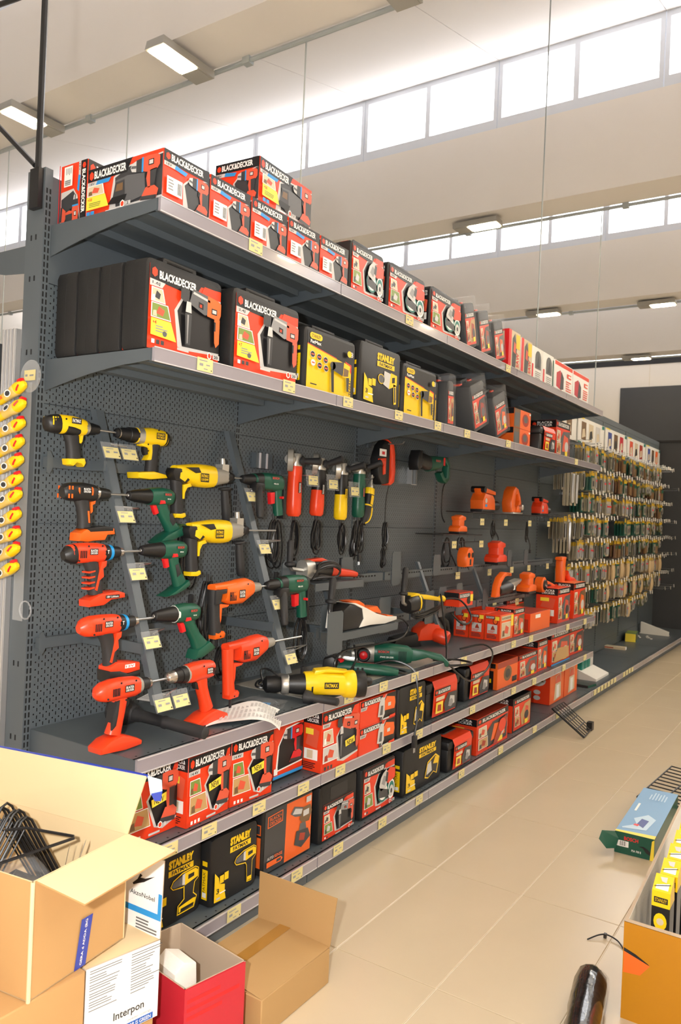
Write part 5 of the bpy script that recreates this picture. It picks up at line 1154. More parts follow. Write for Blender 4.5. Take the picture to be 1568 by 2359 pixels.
b = MB(); b.box(-.12, -.115, .06, .095, -.13, -.03, 'steel'); b.box(-.06, -.055, .06, .095, -.13, -.03, 'steel'); b.box(-.12, -.055, .06, .066, -.135, -.13, 'steel'); b.build('hanger', t)

# ---- rails with back plates
def rail(label, X0, X1, z, D, plates, tags):
    t = Tn('display_rail', label, 'rail', X0, 0, z)
    n = max(1, round((X1 - X0) / .95)); w = (X1 - X0) / n
    for i in range(n):
        b = MB(); b.box(i * w + .01, (i + 1) * w - .01, -D - .006, -D + .006, -.022, .022, 'shelf_grey'); b.box(i * w + .01, (i + 1) * w - .01, -D + .02 - .14, -D, -.026, -.021, 'shelf_grey') if False else None
        bo = b.build('bar', t)
        s = MB()
        for q in range(int((w - .1) / .03)): s.box(i * w + .05 + q * .03, i * w + .064 + q * .03, -D - .0075, -D - .005, .004, .012, 'slot_dark')
        stuff(s.build('slots', bo))
    for x in [X0 + .12 + k * .93 for k in range(int((X1 - X0) / .93) + 1)]:
        b = MB(); b.box(x - X0 - .012, x - X0 + .012, -D, -.006, -.018, .018, 'shelf_grey'); b.build('arm', t)
    for (x, dz, w_, h_) in plates:
        b = MB(); b.slab([(-w_ / 2 + .012, -h_ / 2), (w_ / 2 - .012, -h_ / 2), (w_ / 2, -h_ / 2 + .012), (w_ / 2, h_ / 2 - .012), (w_ / 2 - .012, h_ / 2), (-w_ / 2 + .012, h_ / 2), (-w_ / 2, h_ / 2 - .012), (-w_ / 2, -h_ / 2 + .012)], -.002, .002, 'shelf_grey')
        o = b.build('back_plate', t); o.location = (x - X0, -D - .009, dz)
    for x in tags:
        c = MB(); F = Face(c, (x - X0 - .032, -D - .022, -.06), (.064, 0, 0), (0, 0, .045), .0006); c.box(x - X0 - .032, x - X0 + .032, -D - .0215, -D - .020, -.06, -.015, 'tag_paper'); c.box(x - X0 - .034, x - X0 + .034, -D - .020, -D - .006, -.016, -.013, 'clear_film')
        F.rect(.1, .4, .34, .6, 'g'); F.rect(.55, .45, .85, .58, 'g'); F.lines(.2, .76, .9, .9, 1, 'g', 2); c.build('price_tag', t)
    return t
rail('upper grey slotted rail in front of the pegboard', 1.12, 4.98, 1.195, .15, [(1.215, .035, .11, .15), (1.70, .04, .11, .15), (2.215, .04, .10, .19), (2.73, .04, .10, .13), (3.25, .05, .08, .12), (3.95, .05, .08, .12), (4.30, .05, .08, .12)], [1.52, 3.02, 3.55, 3.98, 4.35, 4.8])
rail('lower grey slotted rail in front of the pegboard', 1.30, 4.98, .975, .25, [(1.40, .04, .12, .17), (1.93, .03, .12, .19), (2.45, .03, .11, .19), (2.62, .05, .10, .18), (2.86, .05, .09, .20), (3.28, .02, .09, .14)], [3.42, 3.85, 4.30, 4.66, 4.95])
for X, la in ((1.50, 'sloping grey post between the rails near the white saw'), (2.53, 'sloping grey post between the rails near the yellow polisher'), (3.30, 'sloping grey post between the rails near the small jigsaw boxes')):
    b = MB(); vs = [(x, -(d + o), z) for z, d in ((.90, .268), (1.26, .115)) for o in (0, .02) for x in (-.014, .014)]
    b.add(vs, [(0, 1, 3, 2), (4, 6, 7, 5), (0, 4, 5, 1), (2, 3, 7, 6), (0, 2, 6, 4), (1, 5, 7, 3)], 'shelf_grey'); o = b.build('rail_post'); o.location = (X, .0, 0); tag(o, la, 'post')
def ledge(label, X, D, z, w, d, front_plate=None):
    t = Tn('display_ledge', label, 'shelf', X, D, z)
    b = MB(); b.box(0, w, 0, d, -.004, 0, 'shelf_grey'); b.box(0, w, -.003, 0, -.035, 0, 'shelf_grey'); b.build('tray', t)
    if front_plate:
        p = MB(); w_, h_ = front_plate; p.slab([(.012, -h_ * .55), (w_ - .012, -h_ * .55), (w_, -h_ * .55 + .012), (w_, h_ * .45 - .012), (w_ - .012, h_ * .45), (.012, h_ * .45), (0, h_ * .45 - .012), (0, -h_ * .55 + .012)], -.003, 0, 'shelf_grey'); o = p.build('end_plate', t); o.location = (-w_ * .8, -.004, .02)
    return t
ledge('grey ledge holding the white and orange saw', 1.32, .372, .985, .55, .105, (.125, .19))
ledge('grey ledge holding the red angle polisher', 1.28, .26, 1.205, .42, .11)
# red polisher with cord wound round it
t = Tn('angle_polisher', 'red angle polisher with its cord wound around it on the upper rail', 'polisher', 1.26, .21, 1.245)
b = MB(); b.loft([(-.02, .02, .034, .048), (.02, .02, .036, .05), (.05, .02, .034, .046)], 'alloy'); b.build('gear_head', t)
b = MB(); b.loft([(.045, .022, .034, .044), (.14, .02, .036, .042), (.19, .015, .034, .036)], K); b.build('motor_housing', t)
b = MB(); b.loft([(.18, .018, .030, .032), (.28, .0, .024, .022), (.40, -.012, .022, .018), (.44, -.018, .018, .014)], BR_); b.build('grip', t)
b = MB(); b.slab([(.02, .07), (.12, .075), (.18, .058), (.22, .05), (.14, .048), (.04, .055)], -.02, .02, BR_, .006); b.build('top_shell', t)
b = MB(); b.lathe([(0, .012), (.01, .024), (.02, .024), (.026, .014), (.11, .016), (.12, .010)], 'rubber', (-.14, -.02, .04), (0, 0, 1)); b.tube([(-.14, -.02, .05), (-.10, 0, .03), (-.02, 0, .02)], .01, 'alloy'); b.build('side_handle', t)
b = MB()
for q in range(5): b.tube([(.0 + .01 * q, -.045, -.02), (.05, -.05, .02 + .008 * q), (.16, -.05, .035 + .006 * q), (.23, -.046, .01 + .004 * q), (.20, -.044, -.015), (.06, -.05, -.012 + .003 * q), (.0 + .01 * q, -.045, -.02)], .0045, 'cable', n=5, sub=4)
stuff(b.build('power_cord', t)); b = MB(); b.tube([(.44, 0, -.018), (.52, 0, -.03)], [.007, .004], 'rubber'); b.build('cable_sleeve', t)
# white and orange circular saw
t = Tn('plunge_saw', 'white and orange grinder saw lying on the grey ledge', 'saw', 1.38, .315, 1.05)
b = MB(); b.slab([(0, -.062), (0, .035), (.05, .06), (.16, .045), (.18, -.02), (.14, -.062)], -.045, .045, K, .01); b.build('motor_housing', t)
b = MB(); b.slab([(.03, .068), (.10, .062), (.20, .03), (.30, -.005), (.42, -.03), (.50, -.036), (.50, -.052), (.38, -.062), (.24, -.055), (.14, -.058), (.175, -.02), (.16, .03), (.08, .058)], -.047, .047, 'white_plastic', .012); b.build('white_shell', t)
b = MB(); b.slab([(.06, .072), (.15, .07), (.20, .05), (.205, .03), (.14, .045)], -.034, .034, BO, .008); b.build('orange_cap', t)
b = MB(); b.slab([(.24, .03), (.32, .03), (.36, .0), (.36, -.01), (.30, .0), (.25, .01)], -.036, .036, BO, .008); b.build('grip_cap', t)
b = MB(); b.slab([(.42, -.02), (.50, -.034), (.515, -.05), (.46, -.045)], -.028, .028, BO, .006); b.build('end_cap', t)
b = MB(); b.lathe([(0, .010), (.09, .013), (.095, .026), (.105, .026), (.112, .0145), (.20, .0175), (.21, .010)], 'rubber', (-.09, -.02, -.02), (.12, 0, 1)); b.tube([(-.095, -.02, -.04), (-.08, -.02, .06)], .012, 'white_plastic'); b.tube([(-.09, -.02, -.03), (0, 0, -.02)], .012, 'white_plastic'); b.build('side_handle', t)
b = MB(); b.tube([(.51, 0, -.048), (.60, -.02, -.06), (.66, -.03, -.11), (.58, -.03, -.16), (.35, -.02, -.165), (.02, -.03, -.16), (-.04, -.03, -.23), (.04, -.03, -.28), (.14, -.03, -.22), (.17, .0, -.15)], .0055, 'cable', sub=5); b.build('power_cord', t)
# yellow polisher with hanging cable
t = Tn('polisher', 'yellow and black polisher with a thick bundle of cable on the lower rail', 'polisher', 2.05, .318, 1.05)
b = MB(); b.loft([(0, .0, .036, .036), (.03, .005, .044, .05), (.10, .01, .044, .05), (.14, .014, .036, .04)], K); b.build('motor_housing', t)
b = MB(); b.loft([(.095, .012, .046, .052), (.108, .013, .046, .052)], YE); b.build('front_ring', t)
b = MB(); b.slab([(.10, .055), (.20, .05), (.30, .035), (.40, .02), (.42, .0), (.38, .0), (.26, .015), (.14, .03)], -.026, .026, YE, .008); b.build('grip', t)
b = MB(); b.slab([(.02, .05), (.07, .068), (.11, .062), (.10, .05), (.06, .05)], -.03, .03, YE, .006); b.build('top_trim', t)
b = MB(); b.lathe([(0, .018), (.03, .020), (.05, .012)], YE, (.42, 0, .01), (1, 0, -.1)); b.build('cable_nut', t)
b = MB(); b.lathe([(0, .012), (.006, .024), (.014, .024), (.02, .0145), (.14, .017), (.15, .010)], 'rubber', (-.05, -.01, .06), (.12, 0, 1)); b.tube([(-.05, -.01, .07), (-.03, 0, .02), (.02, 0, 0)], .010, 'alloy'); b.build('side_handle', t)
b = MB()
for q in range(6): b.tube([(.40, -.03, -.005 - q * .001), (.25, -.048 - .006 * (q % 3), -.025 - q * .004), (.06, -.045 - .007 * (q % 2), -.045 - q * .005), (.03, -.02, -.04 - q * .003)], .0045, 'cable', n=5, sub=4)
b.build('cord_bundle', t)
b = MB(); b.tube([(.46, 0, .005), (.58, -.04, .0), (.64, -.08, -.06), (.60, -.12, -.12), (.48, -.12, -.13), (.36, -.1, -.06)], .006, 'cable', sub=6); b.tube([(.30, -.06, .05), (.26, -.1, -.06), (.25, -.13, -.2), (.20, -.16, -.29)], .006, 'cable', sub=6); b.build('power_cord', t)
# wire shelves with small sanders
def wire_shelf(label, X0, X1, z, d):
    t = Tn('wire_shelf', label, 'shelf', X0, 0, z); w = X1 - X0
    for k in range(7):
        b = MB(); y = -.02 - k * (d - .02) / 6; b.tube([(0, y, 0), (w, y, 0)], .003, 'wire_black', n=6); b.build('long_wire', t)
    for k in range(int(w / .12) + 1):
        b = MB(); x = min(w, k * .12); b.tube([(x, -.006, .0), (x, -d, .0), (x, -d, -.045)], .003, 'wire_black', n=6); b.build('cross_wire', t)
    b = MB(); b.tube([(0, -d, -.045), (w, -d, -.045)], .003, 'wire_black', n=6); b.build('front_wire', t)
    for x in (.12, .55, 1.05, 1.5):
        if x < w:
            c = MB(); c.box(x, x + .065, -d - .006, -d - .0045, -.085, -.04, 'tag_paper'); F = Face(c, (x, -d - .006, -.085), (.065, 0, 0), (0, 0, .045), .0005); F.rect(.15, .4, .4, .6, 'g'); F.rect(.55, .45, .85, .6, 'g'); c.build('price_tag', t)
    return t
wire_shelf('black wire shelf with four orange tools and tickets', 3.15, 4.95, 1.575, .20)
wire_shelf('short black wire shelf with one small orange sander', 2.72, 3.32, 1.425, .20)
def sander(kind, label, X, D, z, m=BO, sc=1.0, rz=0):
    t = Tn('sander', label, 'sander', X, D, z, rz, 'small sanders and saws displayed on rails'); t.scale = (sc, sc, sc)
    def S(nm, out, hy, mm, r=.008, y=0): b = MB(); b.slab(out, y - hy, y + hy, mm, r); b.build(nm, t)
    def L(nm, sec, mm): b = MB(); b.loft(sec, mm); b.build(nm, t)
    if kind == 'belt':
        S('base', [(-.12, 0), (.10, 0), (.11, .02), (-.12, .02)], .045, K, .004); S('motor_housing', [(-.11, .018), (.10, .018), (.09, .09), (.05, .12), (-.08, .13), (-.12, .08)], .05, m); S('top_handle', [(-.10, .12), (-.12, .16), (-.07, .175), (.03, .165), (.16, .15), (.16, .125), (.06, .13), (-.04, .135)], .026, m)
        b = MB(); b.lathe([(-.05, .022), (.05, .022)], K, (-.09, 0, .155), (0, 1, 0)); b.build('knob', t); b = MB(); b.lathe([(0, .035), (.12, .035), (.125, .02)], K, (.10, 0, .05), (1, 0, 0)); b.lathe([(.126, .03), (.13, .016), (.127, .012)], 'white_plastic', (.10, 0, .05), (1, 0, 0)); b.build('dust_canister', t)
        b = MB(); F = Face(b, (-.10, -.0505, .03), (.06, 0, 0), (0, 0, .07)); F.poly(circ(.5, .7, .3, .25), 's'); F.rect(.2, .1, .8, .35, 'c'); b.build('sticker', t)
    elif kind == 'mouse':
        S('base_plate', [(-.08, 0), (.10, 0), (.11, .012), (-.08, .012)], .05, 'alloy', .004); S('body', [(-.09, .01), (-.11, .08), (-.08, .17), (-.03, .205), (.03, .19), (.08, .13), (.10, .08), (.08, .05), (.03, .06), (.05, .10), (.02, .15), (-.02, .14), (-.03, .07), (.0, .01)], .042, m, .014); S('front_body', [(-.02, .012), (.08, .012), (.10, .05), (.06, .07), (.0, .06)], .046, m, .012)
        b = MB(); b.lathe([(0, .022), (.02, .022), (.024, .014)], 'alloy', (.06, -.045, .05), (0, -1, 0)); b.build('dust_port', t)
    elif kind == 'palm':
        S('pad', [(-.075, 0), (.075, 0), (.078, .02), (-.078, .02)], .05, K, .004); S('skirt', [(-.085, .018), (.085, .018), (.08, .06), (.05, .07), (-.06, .07), (-.085, .05)], .055, m, .012); S('neck', [(-.05, .06), (.05, .06), (.05, .11), (.04, .14), (-.05, .13)], .04, m, .012); S('cap', [(-.06, .115), (-.07, .15), (.0, .165), (.08, .15), (.085, .12), (.04, .11)], .042, m, .014)
    elif kind == 'skull':
        S('body', [(-.06, 0), (.06, 0), (.07, .06), (.06, .12), (.02, .15), (-.04, .145), (-.07, .10), (-.075, .05)], .045, m, .02)
        for x in (-.035, .03):
            b = MB(); b.lathe([(0, .020), (.004, .020)], K, (x, -.0435, .09), (0, -1, 0), 12); b.build('vent', t)
        S('mouth', [(-.02, .015), (.01, .015), (.01, .06), (-.02, .06)], .0465, K, .003)
    elif kind == 'vac':
        S('grip', [(-.20, -.03), (-.14, -.03), (-.12, .06), (-.06, .10), (.02, .11), (.06, .10), (.06, .125), (-.06, .135), (-.14, .10), (-.18, .05)], .024, m, .01); b = MB(); b.lathe([(-.15, .036), (-.13, .042), (.05, .042), (.08, .036)], K, (0, 0, .02), (1, 0, .06)); b.build('drum', t); S('nozzle', [(.06, .0), (.12, .02), (.24, .06), (.24, .075), (.10, .06), (.05, .055)], .03, 'alloy', .004); plate(t, 'label', .07, .005, .11, .035, .0315, 'w')
    elif kind == 'disc':
        b = MB(); b.lathe([(-.035, .05), (-.03, .062), (.03, .062), (.035, .05)], m, (-.1, 0, .05), (0, 1, 0), 20); b.lathe([(-.045, .038), (-.03, .045)], K, (-.1, 0, .05), (0, 1, 0), 16); b.build('head', t); L('handle', [(-.06, .055, .022, .028), (.05, .05, .020, .024), (.15, .035, .018, .018), (.24, .02, .014, .012)], m); b = MB(); b.lathe([(-.052, .012), (-.03, .016)], 'chrome', (-.1, 0, .045), (0, 1, 0)); b.build('spindle', t); S('rubber_inlay', [(-.02, .05), (.08, .045), (.12, .03), (.0, .03)], .0225, K, .004)
    elif kind == 'gun':
        L('barrel', [(-.02, .19, .026, .022), (.02, .2, .03, .03), (.10, .21, .028, .026)], m) if False else None
        S('body', [(-.035, .0), (.03, .0), (.045, .06), (.04, .15), (.05, .20), (.07, .225), (-.06, .225), (-.07, .20), (-.04, .19), (-.045, .10)], .034, m, .014); S('foot', [(-.025, -.03), (.02, -.03), (.028, .01), (-.03, .01)], .026, m, .006)
    elif kind == 'heat':
        L('grip', [(-.08, .12, .024, .028), (-.03, .08, .024, .026), (.02, .045, .025, .026)], m); L('motor_housing', [(0, .055, .03, .032), (.10, .05, .028, .028), (.20, .03, .020, .018)], m); b = MB(); b.lathe([(0, .03), (.07, .026)], K, (.02, -.01, .04), (.6, -.2, -.6)); b.lathe([(.07, .018), (.10, .016)], 'chrome', (.02, -.01, .04), (.6, -.2, -.6)); b.build('nozzle', t)
    return t
ws = 1.580
sander('belt', 'orange belt sander with black canister on the wire shelf', 3.44, .15, ws, BO)
sander('mouse', 'orange planer with big hand loop on the wire shelf', 3.98, .15, ws, BO)
sander('belt', 'dark orange planer with black top at the end of the wire shelf', 4.62, .15, ws, BR_, .85)
sander('palm', 'small orange sander with black cap on the short wire shelf', 3.06, .14, 1.43, BO, .75)
sander('skull', 'rounded orange sander with two dark vents on the upper rail', 3.03, .215, 1.219, BO, .85)
sander('palm', 'red random orbit sander with wide skirt on the upper rail', 3.52, .225, 1.219, BR_, 1.0)
sander('vac', 'orange handled black dust blower on the lower rail', 3.50, .31, 1.040, BO)
sander('palm', 'orange palm sander on the lower rail', 3.90, .32, 1.0, BO, .95)
sander('disc', 'black and orange round head sander on the lower rail', 4.30, .32, 1.0, BO, .95)
sander('gun', 'upright slim orange saw at the end of the lower rail', 4.68, .32, 1.035, BO, .95)
sander('heat', 'red angled saw at the very end of the lower rail', 4.90, .32, .99, BR_, 1.0)
for i, (X, z, w, h) in enumerate(((2.98, 1.40, .16, .2), (3.75, 1.52, .08, .13), (4.45, 1.52, .06, .2), (3.2, 1.40, .12, .1))):
    b = MB(); coil(b, X, -.10, z, w, h, 3, .004, 70 + i); b.tube([(X + w * .4, -.1, z - h * .5), (X + w * .7, -.12, z - h * .9), (X + w * .75, -.12, z - h * 1.1)], .0045, 'cable', sub=3); b.rbox(X + w * .75 - .01, X + w * .75 + .01, -.13, -.115, z - h * 1.1 - .03, z - h * 1.1, .004, 'white_plastic' if i == 1 else 'rubber')
    tag(b.build('loose_cord'), ['tangled black cord hanging under the short wire shelf', 'black cord with pale plug under the long wire shelf', 'thin black cord loop hanging near the drill bit wall', 'black cord drooping between the two wire shelves'][i], 'cord')
carton('blade_box', 'small red and black box standing on the lower rail', .20, .12, .085, V(2.64, .36, 1.0), 0, lambda F: (F.rect(0, 0, 1, 1, 'r'), F.rect(0, .6, .8, .95, 'd'), F.text('BLACK&DECKER', .05, .66, .75, .88, 'w', .02), F.poly(circ(.7, .4, .15, .3), 'k'), F.rect(.8, .3, 1, .8, 'Y')), lambda F: (F.rect(0, 0, 1, 1, 'r'), F.rect(0, .5, 1, 1, 'k')), 'r', 'q')

# ---- tools lying on the tool shelf
zt3 = Z3
# yellow rotary hammer
def aim(t, a, b):   # lay a tool's local +x along a->b (x,y plane)
    t.rotation_euler = (0, 0, math.atan2(b[1] - a[1], b[0] - a[0]))
a = V(.86, .31, 0); c = V(1.09, .54, 0)
t = Tn('rotary_hammer', 'yellow rotary hammer lying on its side with two black handles', 'rotary hammer', .86, .315, zt3 + .062, rot=(0, 0, math.atan2(c.y - a.y, c.x - a.x)))
b = MB(); b.lathe([(0, .020), (.012, .034), (.05, .036), (.075, .028)], K, n=18); b.build('tool_holder', t)
b = MB(); b.lathe([(.072, .036), (.078, .041), (.10, .041), (.105, .036)], 'alloy', n=18); b.build('collar', t)
b = MB(); b.loft([(.10, 0, .036, .034), (.14, 0, .044, .040), (.20, .0, .052, .046)], K); b.build('gearbox', t)
b = MB(); b.loft([(.17, .004, .050, .046), (.22, .006, .054, .048), (.32, .002, .052, .046), (.34, 0, .050, .045)], YE); b.build('body_shell', t)
b = MB(); b.lathe([(.325, .046), (.34, .056), (.375, .058), (.385, .052)], YE, n=20); b.build('motor_ring', t)
b = MB(); b.lathe([(.383, .054), (.40, .057), (.425, .054), (.432, .03)], K, n=20); b.build('motor_cap', t)
b = MB(); b.slab([(.20, .04), (.25, .052), (.33, .05), (.35, .058), (.27, .068), (.21, .062)], -.03, .03, YE, .006); b.build('carry_rib', t)
plate(t, 'name_plate', .245, -.008, .305, .018, .0555, 'k', 'FATMAX', 'y', (-1,)); 
b = MB(); b.lathe([(0, .012), (.01, .030), (.03, .028), (.045, .015), (.15, .0165), (.155, .010)], 'rubber', (.16, -.05, -.040), (.85, -.55, -.02)); b.build('side_handle', t)
b = MB(); b.lathe([(0, .014), (.15, .018), (.16, .012)], 'rubber', (.33, .07, -.005), (.9, .25, -.05)); b.slab([(.26, -.03), (.34, -.03), (.35, .0), (.27, .01)], .05, .085, YE, .006); b.build('main_handle', t)
b = MB(); coil(b, .03, .12, -.005, .09, .04, 4, .0045, 5); b.tube([(.06, .10, -.05), (.12, .14, -.04), (.05, .18, .02), (.0, .12, .03), (.02, .07, -.04)], .0045, 'cable', sub=4); b.build('power_cord', t)
# green sabre saw / multi tool
t = Tn('jigsaw', 'green jigsaw with red button lying behind the yellow rotary hammer', 'saw', 1.50, .25, zt3 + .032, rot=(0, 0, R(-62)))
b = MB(); b.loft([(0, 0, .030, .028), (.05, .004, .034, .030), (.16, .0, .034, .026), (.26, -.006, .030, .022), (.30, -.01, .018, .014)], GR); b.build('motor_housing', t)
b = MB(); b.slab([(-.07, -.03), (-.06, .04), (-.02, .055), (.02, .03), (0, -.02)], -.03, .03, K, .008); b.build('front_guard', t)
b = MB(); b.lathe([(0, .016), (.016, .018), (.020, .010)], 'signal_red', (.02, -.005, .024), (0, 0, 1)); b.build('speed_dial', t)
m = MB(); F = Face(m, (.09, -.018, .0305), (.1, 0, 0), (0, .02, -.001)); F.text('BOSCH', .1, .1, .9, .9, 'R', .03); m.build('name_plate', t); vents(t, .08, -.01, 3, .022, .01, .02, .0345, 'slot_dark', (-1,))
b = MB(); b.tube([(.3, 0, -.01), (.34, .05, -.02), (.30, .14, -.024), (.16, .18, -.024), (.05, .14, -.024)], .005, 'cable', sub=5); b.build('power_cord', t)
# green large angle grinder
t = Tn('angle_grinder', 'large green angle grinder lying on the tool shelf with red lens knob', 'grinder', 1.80, .185, zt3 + .060, rot=(0, 0, R(-60)))
b = MB(); b.loft([(-.03, -.01, .05, .040), (.02, -.005, .055, .048), (.07, 0, .05, .052), (.085, 0, .046, .050)], 'alloy'); b.slab([(-.10, -.055), (.03, -.055), (.03, -.02), (-.10, -.012)], -.06, .06, 'alloy', .01); b.build('gear_head', t)
b = MB(); b.loft([(.08, 0, .046, .050), (.16, 0, .047, .052), (.25, -.004, .044, .047), (.28, -.008, .034, .035)], GR); b.build('motor_housing', t)
b = MB(); b.slab([(.26, .030), (.33, .026), (.43, .008), (.47, -.03), (.465, -.055), (.45, -.052), (.44, -.028), (.36, -.01), (.30, -.03), (.27, -.035)], -.024, .024, GR, .009); b.build('grip', t)
b = MB(); b.lathe([(0, .036), (.012, .036), (.02, .030)], K, (.03, -.055, -.005), (0, -1, 0), 18); b.lathe([(.02, .022), (.03, .018), (.034, .008)], 'signal_red', (.03, -.055, -.005), (0, -1, 0), 16); b.build('side_handle', t)
plate(t, 'name_plate', .10, .004, .165, .024, .0478, 'n', 'BOSCH', 'R', (-1,)); plate(t, 'model_plate', .11, -.020, .19, -.006, .0480, 'n', 'PWS 20-230', 'w', (-1,)); vents(t, .21, -.03, 6, .007, .003, .05, .0462, 'slot_dark', (-1,))
b = MB(); b.tube([(.46, 0, -.05), (.55, .02, -.045), (.60, .12, -.05), (.52, .20, -.052), (.40, .15, -.052)], .006, 'cable', sub=5)
b.build('power_cord', t)
b = MB(); pts = [(1.62, .30, zt3 + .01), (1.75, .40, zt3 + .05), (1.80, .50, zt3 + .02), (1.80, .535, zt3 - .05), (1.79, .55, zt3 - .20), (1.77, .548, zt3 - .30)]
b.tube([V(*p) for p in pts], .0055, 'cable', sub=6); b.rbox(1.755, 1.785, -.56, -.538, zt3 - .36, zt3 - .30, .006, 'rubber'); b.tube([V(1.765, .549, zt3 - .36), V(1.765, .549, zt3 - .385)], .0024, 'steel'); b.tube([V(1.777, .549, zt3 - .36), V(1.777, .549, zt3 - .385)], .0024, 'steel')
tag(b.build('trailing_cord'), 'black cord with plug hanging over the edge in front of the black case', 'cord')
b = MB(); pts = [(2.02, .50, zt3 + .04), (2.12, .535, zt3 + .01), (2.22, .56, zt3 - .06), (2.40, .56, zt3 - .13), (2.62, .56, zt3 - .10), (2.74, .545, zt3 - .02), (2.70, .50, zt3 + .03), (2.55, .42, zt3 + .012)]
b.tube([V(*p) for p in pts], .0055, 'cable', sub=6); tag(b.build('trailing_cord'), 'black cord looping down over the orange sleeved tool boxes', 'cord')
# red circular saw at the back
t = Tn('circular_saw', 'red circular saw with black guard standing back on the tool shelf', 'saw', 2.52, .14, zt3 + .0, rot=(0, 0, R(-24)))
b = MB(); b.slab([(-.02, .03), (.0, .10), (.06, .14), (.14, .13), (.18, .08), (.16, .03)], -.05, .05, BR_, .016); b.build('motor_housing', t)
b = MB(); b.lathe([(0, .04), (.02, .046), (.09, .044), (.10, .036)], BR_, (.12, -.02, .07), (.5, -.8, -.25)); b.build('motor_drum', t)
b = MB(); b.slab([(.06, .13), (.08, .19), (.16, .20), (.24, .14), (.26, .06), (.23, .03), (.225, .1), (.16, .165), (.11, .16), (.10, .12)], -.024, .024, K, .008); b.build('handle', t)
b = MB(); b.lathe([(-.008, .08), (.008, .08)], 'alloy', (.22, .01, .085), (.35, -.6, .2), 20); b.build('blade_guard', t)
b = MB(); b.slab([(-.20, .0), (-.17, .055), (-.02, .08), (.02, .0)], -.045, .045, K, .01); b.build('shoe', t)
# black hose nozzle, instruction sheet, small bag, grey mat
t = Tn('plunger_tube', 'black plastic hose handle with wide cup lying at the shelf corner', 'hose handle', .225, .235, zt3 + .053, rot=(0, 0, math.atan2(-.335, .03)))
b = MB(); b.lathe([(-.075, .018), (-.072, .046), (-.03, .050), (.0, .040), (.03, .026)], 'rubber', n=18); b.build('cup', t)
b = MB(); b.lathe([(.025, .025), (.06, .020), (.15, .0185), (.155, .022), (.165, .022), (.17, .0195), (.33, .0205), (.335, .014)], 'rubber', (0, 0, 0), (1, 0, -.045), 14); b.build('tube', t)
m = MB(); F = Face(m, (.0, .03, .040), (.08, -.01, .006), (.02, .05, .02)); F.rect(0, 0, 1, 1, 's'); F.lines(.1, .2, .9, .8, 4, 'g', 3); m.build('paper_label', t)
def sheet(name, label, pts_u, w, dirw, cat, m='print_w', cols=10):
    """a curled sheet: profile pts_u (vectors), swept by dirw"""
    b = MB(); P_ = spline([Vector(p) for p in pts_u], 5); vs = []
    for i, p in enumerate(P_):
        for k in range(5): vs.append(p + Vector(dirw) * (k / 4) + Vector((0, 0, .004 * math.sin(i * .5 + k))))
    fs = [(i * 5 + k, i * 5 + k + 1, i * 5 + k + 6, i * 5 + k + 5) for i in range(len(P_) - 1) for k in range(4)]
    b.add(vs, fs, m, True); o = b.build(name); tag(o, label, cat); return P_, o
Pp, sh = sheet('instruction_sheet', 'curled white instruction sheet hanging over the front rail', [V(.40, .43, zt3 + .004), V(.47, .47, zt3 + .012), V(.54, .52, zt3 + .022), V(.60, .555, zt3 - .0), V(.64, .575, zt3 - .03)], 0, V(.15, -.10, .018), 'paper')
b = MB()
for i in range(3, len(Pp) - 1, 1):
    for k in range(3):
        o_ = Pp[i] + V(.15, -.10, .018) * (.12 + .26 * k) + Vector((0, 0, .0035 + .003 * math.sin(i * .5 + k)))
        d_ = (Pp[i + 1] - Pp[i]); w_ = V(.15, -.10, .018) * .2
        b.add([o_, o_ + d_ * .55, o_ + d_ * .55 + w_, o_ + w_], [(0, 1, 2, 3)], 'print_s')
stuff(b.build('printed_lines', sh))
t = Tn('parts_bag', 'small clear bag with blue card and screws near the shelf edge', 'bag', .80, .40, zt3 + .001, rot=(0, 0, R(30)))
b = MB(); rn = random.Random(4); vs = [(x * .03 - .07, y * .03 - .06, .006 + .008 * rn.random() * (0 < x < 5) * (0 < y < 4)) for y in range(5) for x in range(6)]
b.add(vs, [(y * 6 + x, y * 6 + x + 1, y * 6 + x + 7, y * 6 + x + 6) for y in range(4) for x in range(5)], 'crinkle_film'); b.build('pouch', t)
b = MB(); b.box(-.05, .03, .0, .045, .001, .003, 'print_c'); b.build('card', t)
for q in range(6):
    b = MB(); b.tube([(-.04 + q * .014, -.04 + .006 * (q % 3), .004), (-.03 + q * .014, -.02 + .004 * (q % 2), .006)], .003, 'steel'); b.build('screw', t)
b = MB(); rn = random.Random(9); vs = [(.68 + x * .045, -(.26 + y * .04), zt3 + .002 + .03 * rn.random() * (0 < x < 5) * (0 < y < 4)) for y in range(5) for x in range(6)]
b.add(vs, [(y * 6 + x, y * 6 + x + 6, y * 6 + x + 7, y * 6 + x + 1) for y in range(4) for x in range(5)], 'crinkle_film'); tag(b.build('plastic_bag'), 'empty crumpled clear bag behind the lowest red corded drill', 'bag')
b = MB(); b.box(.98, 1.62, -.46, -.06, zt3 + .0006, zt3 + .003, 'grey_plastic'); tag(b.build('grey_mat'), 'flat pale grey sheet under the yellow rotary hammer', 'mat')
b = MB(); b.box(1.85, 2.2, -.47, -.30, zt3 + .0006, zt3 + .003, 'grey_plastic'); tag(b.build('grey_mat'), 'flat pale grey sheet under the handle of the large green grinder', 'mat')
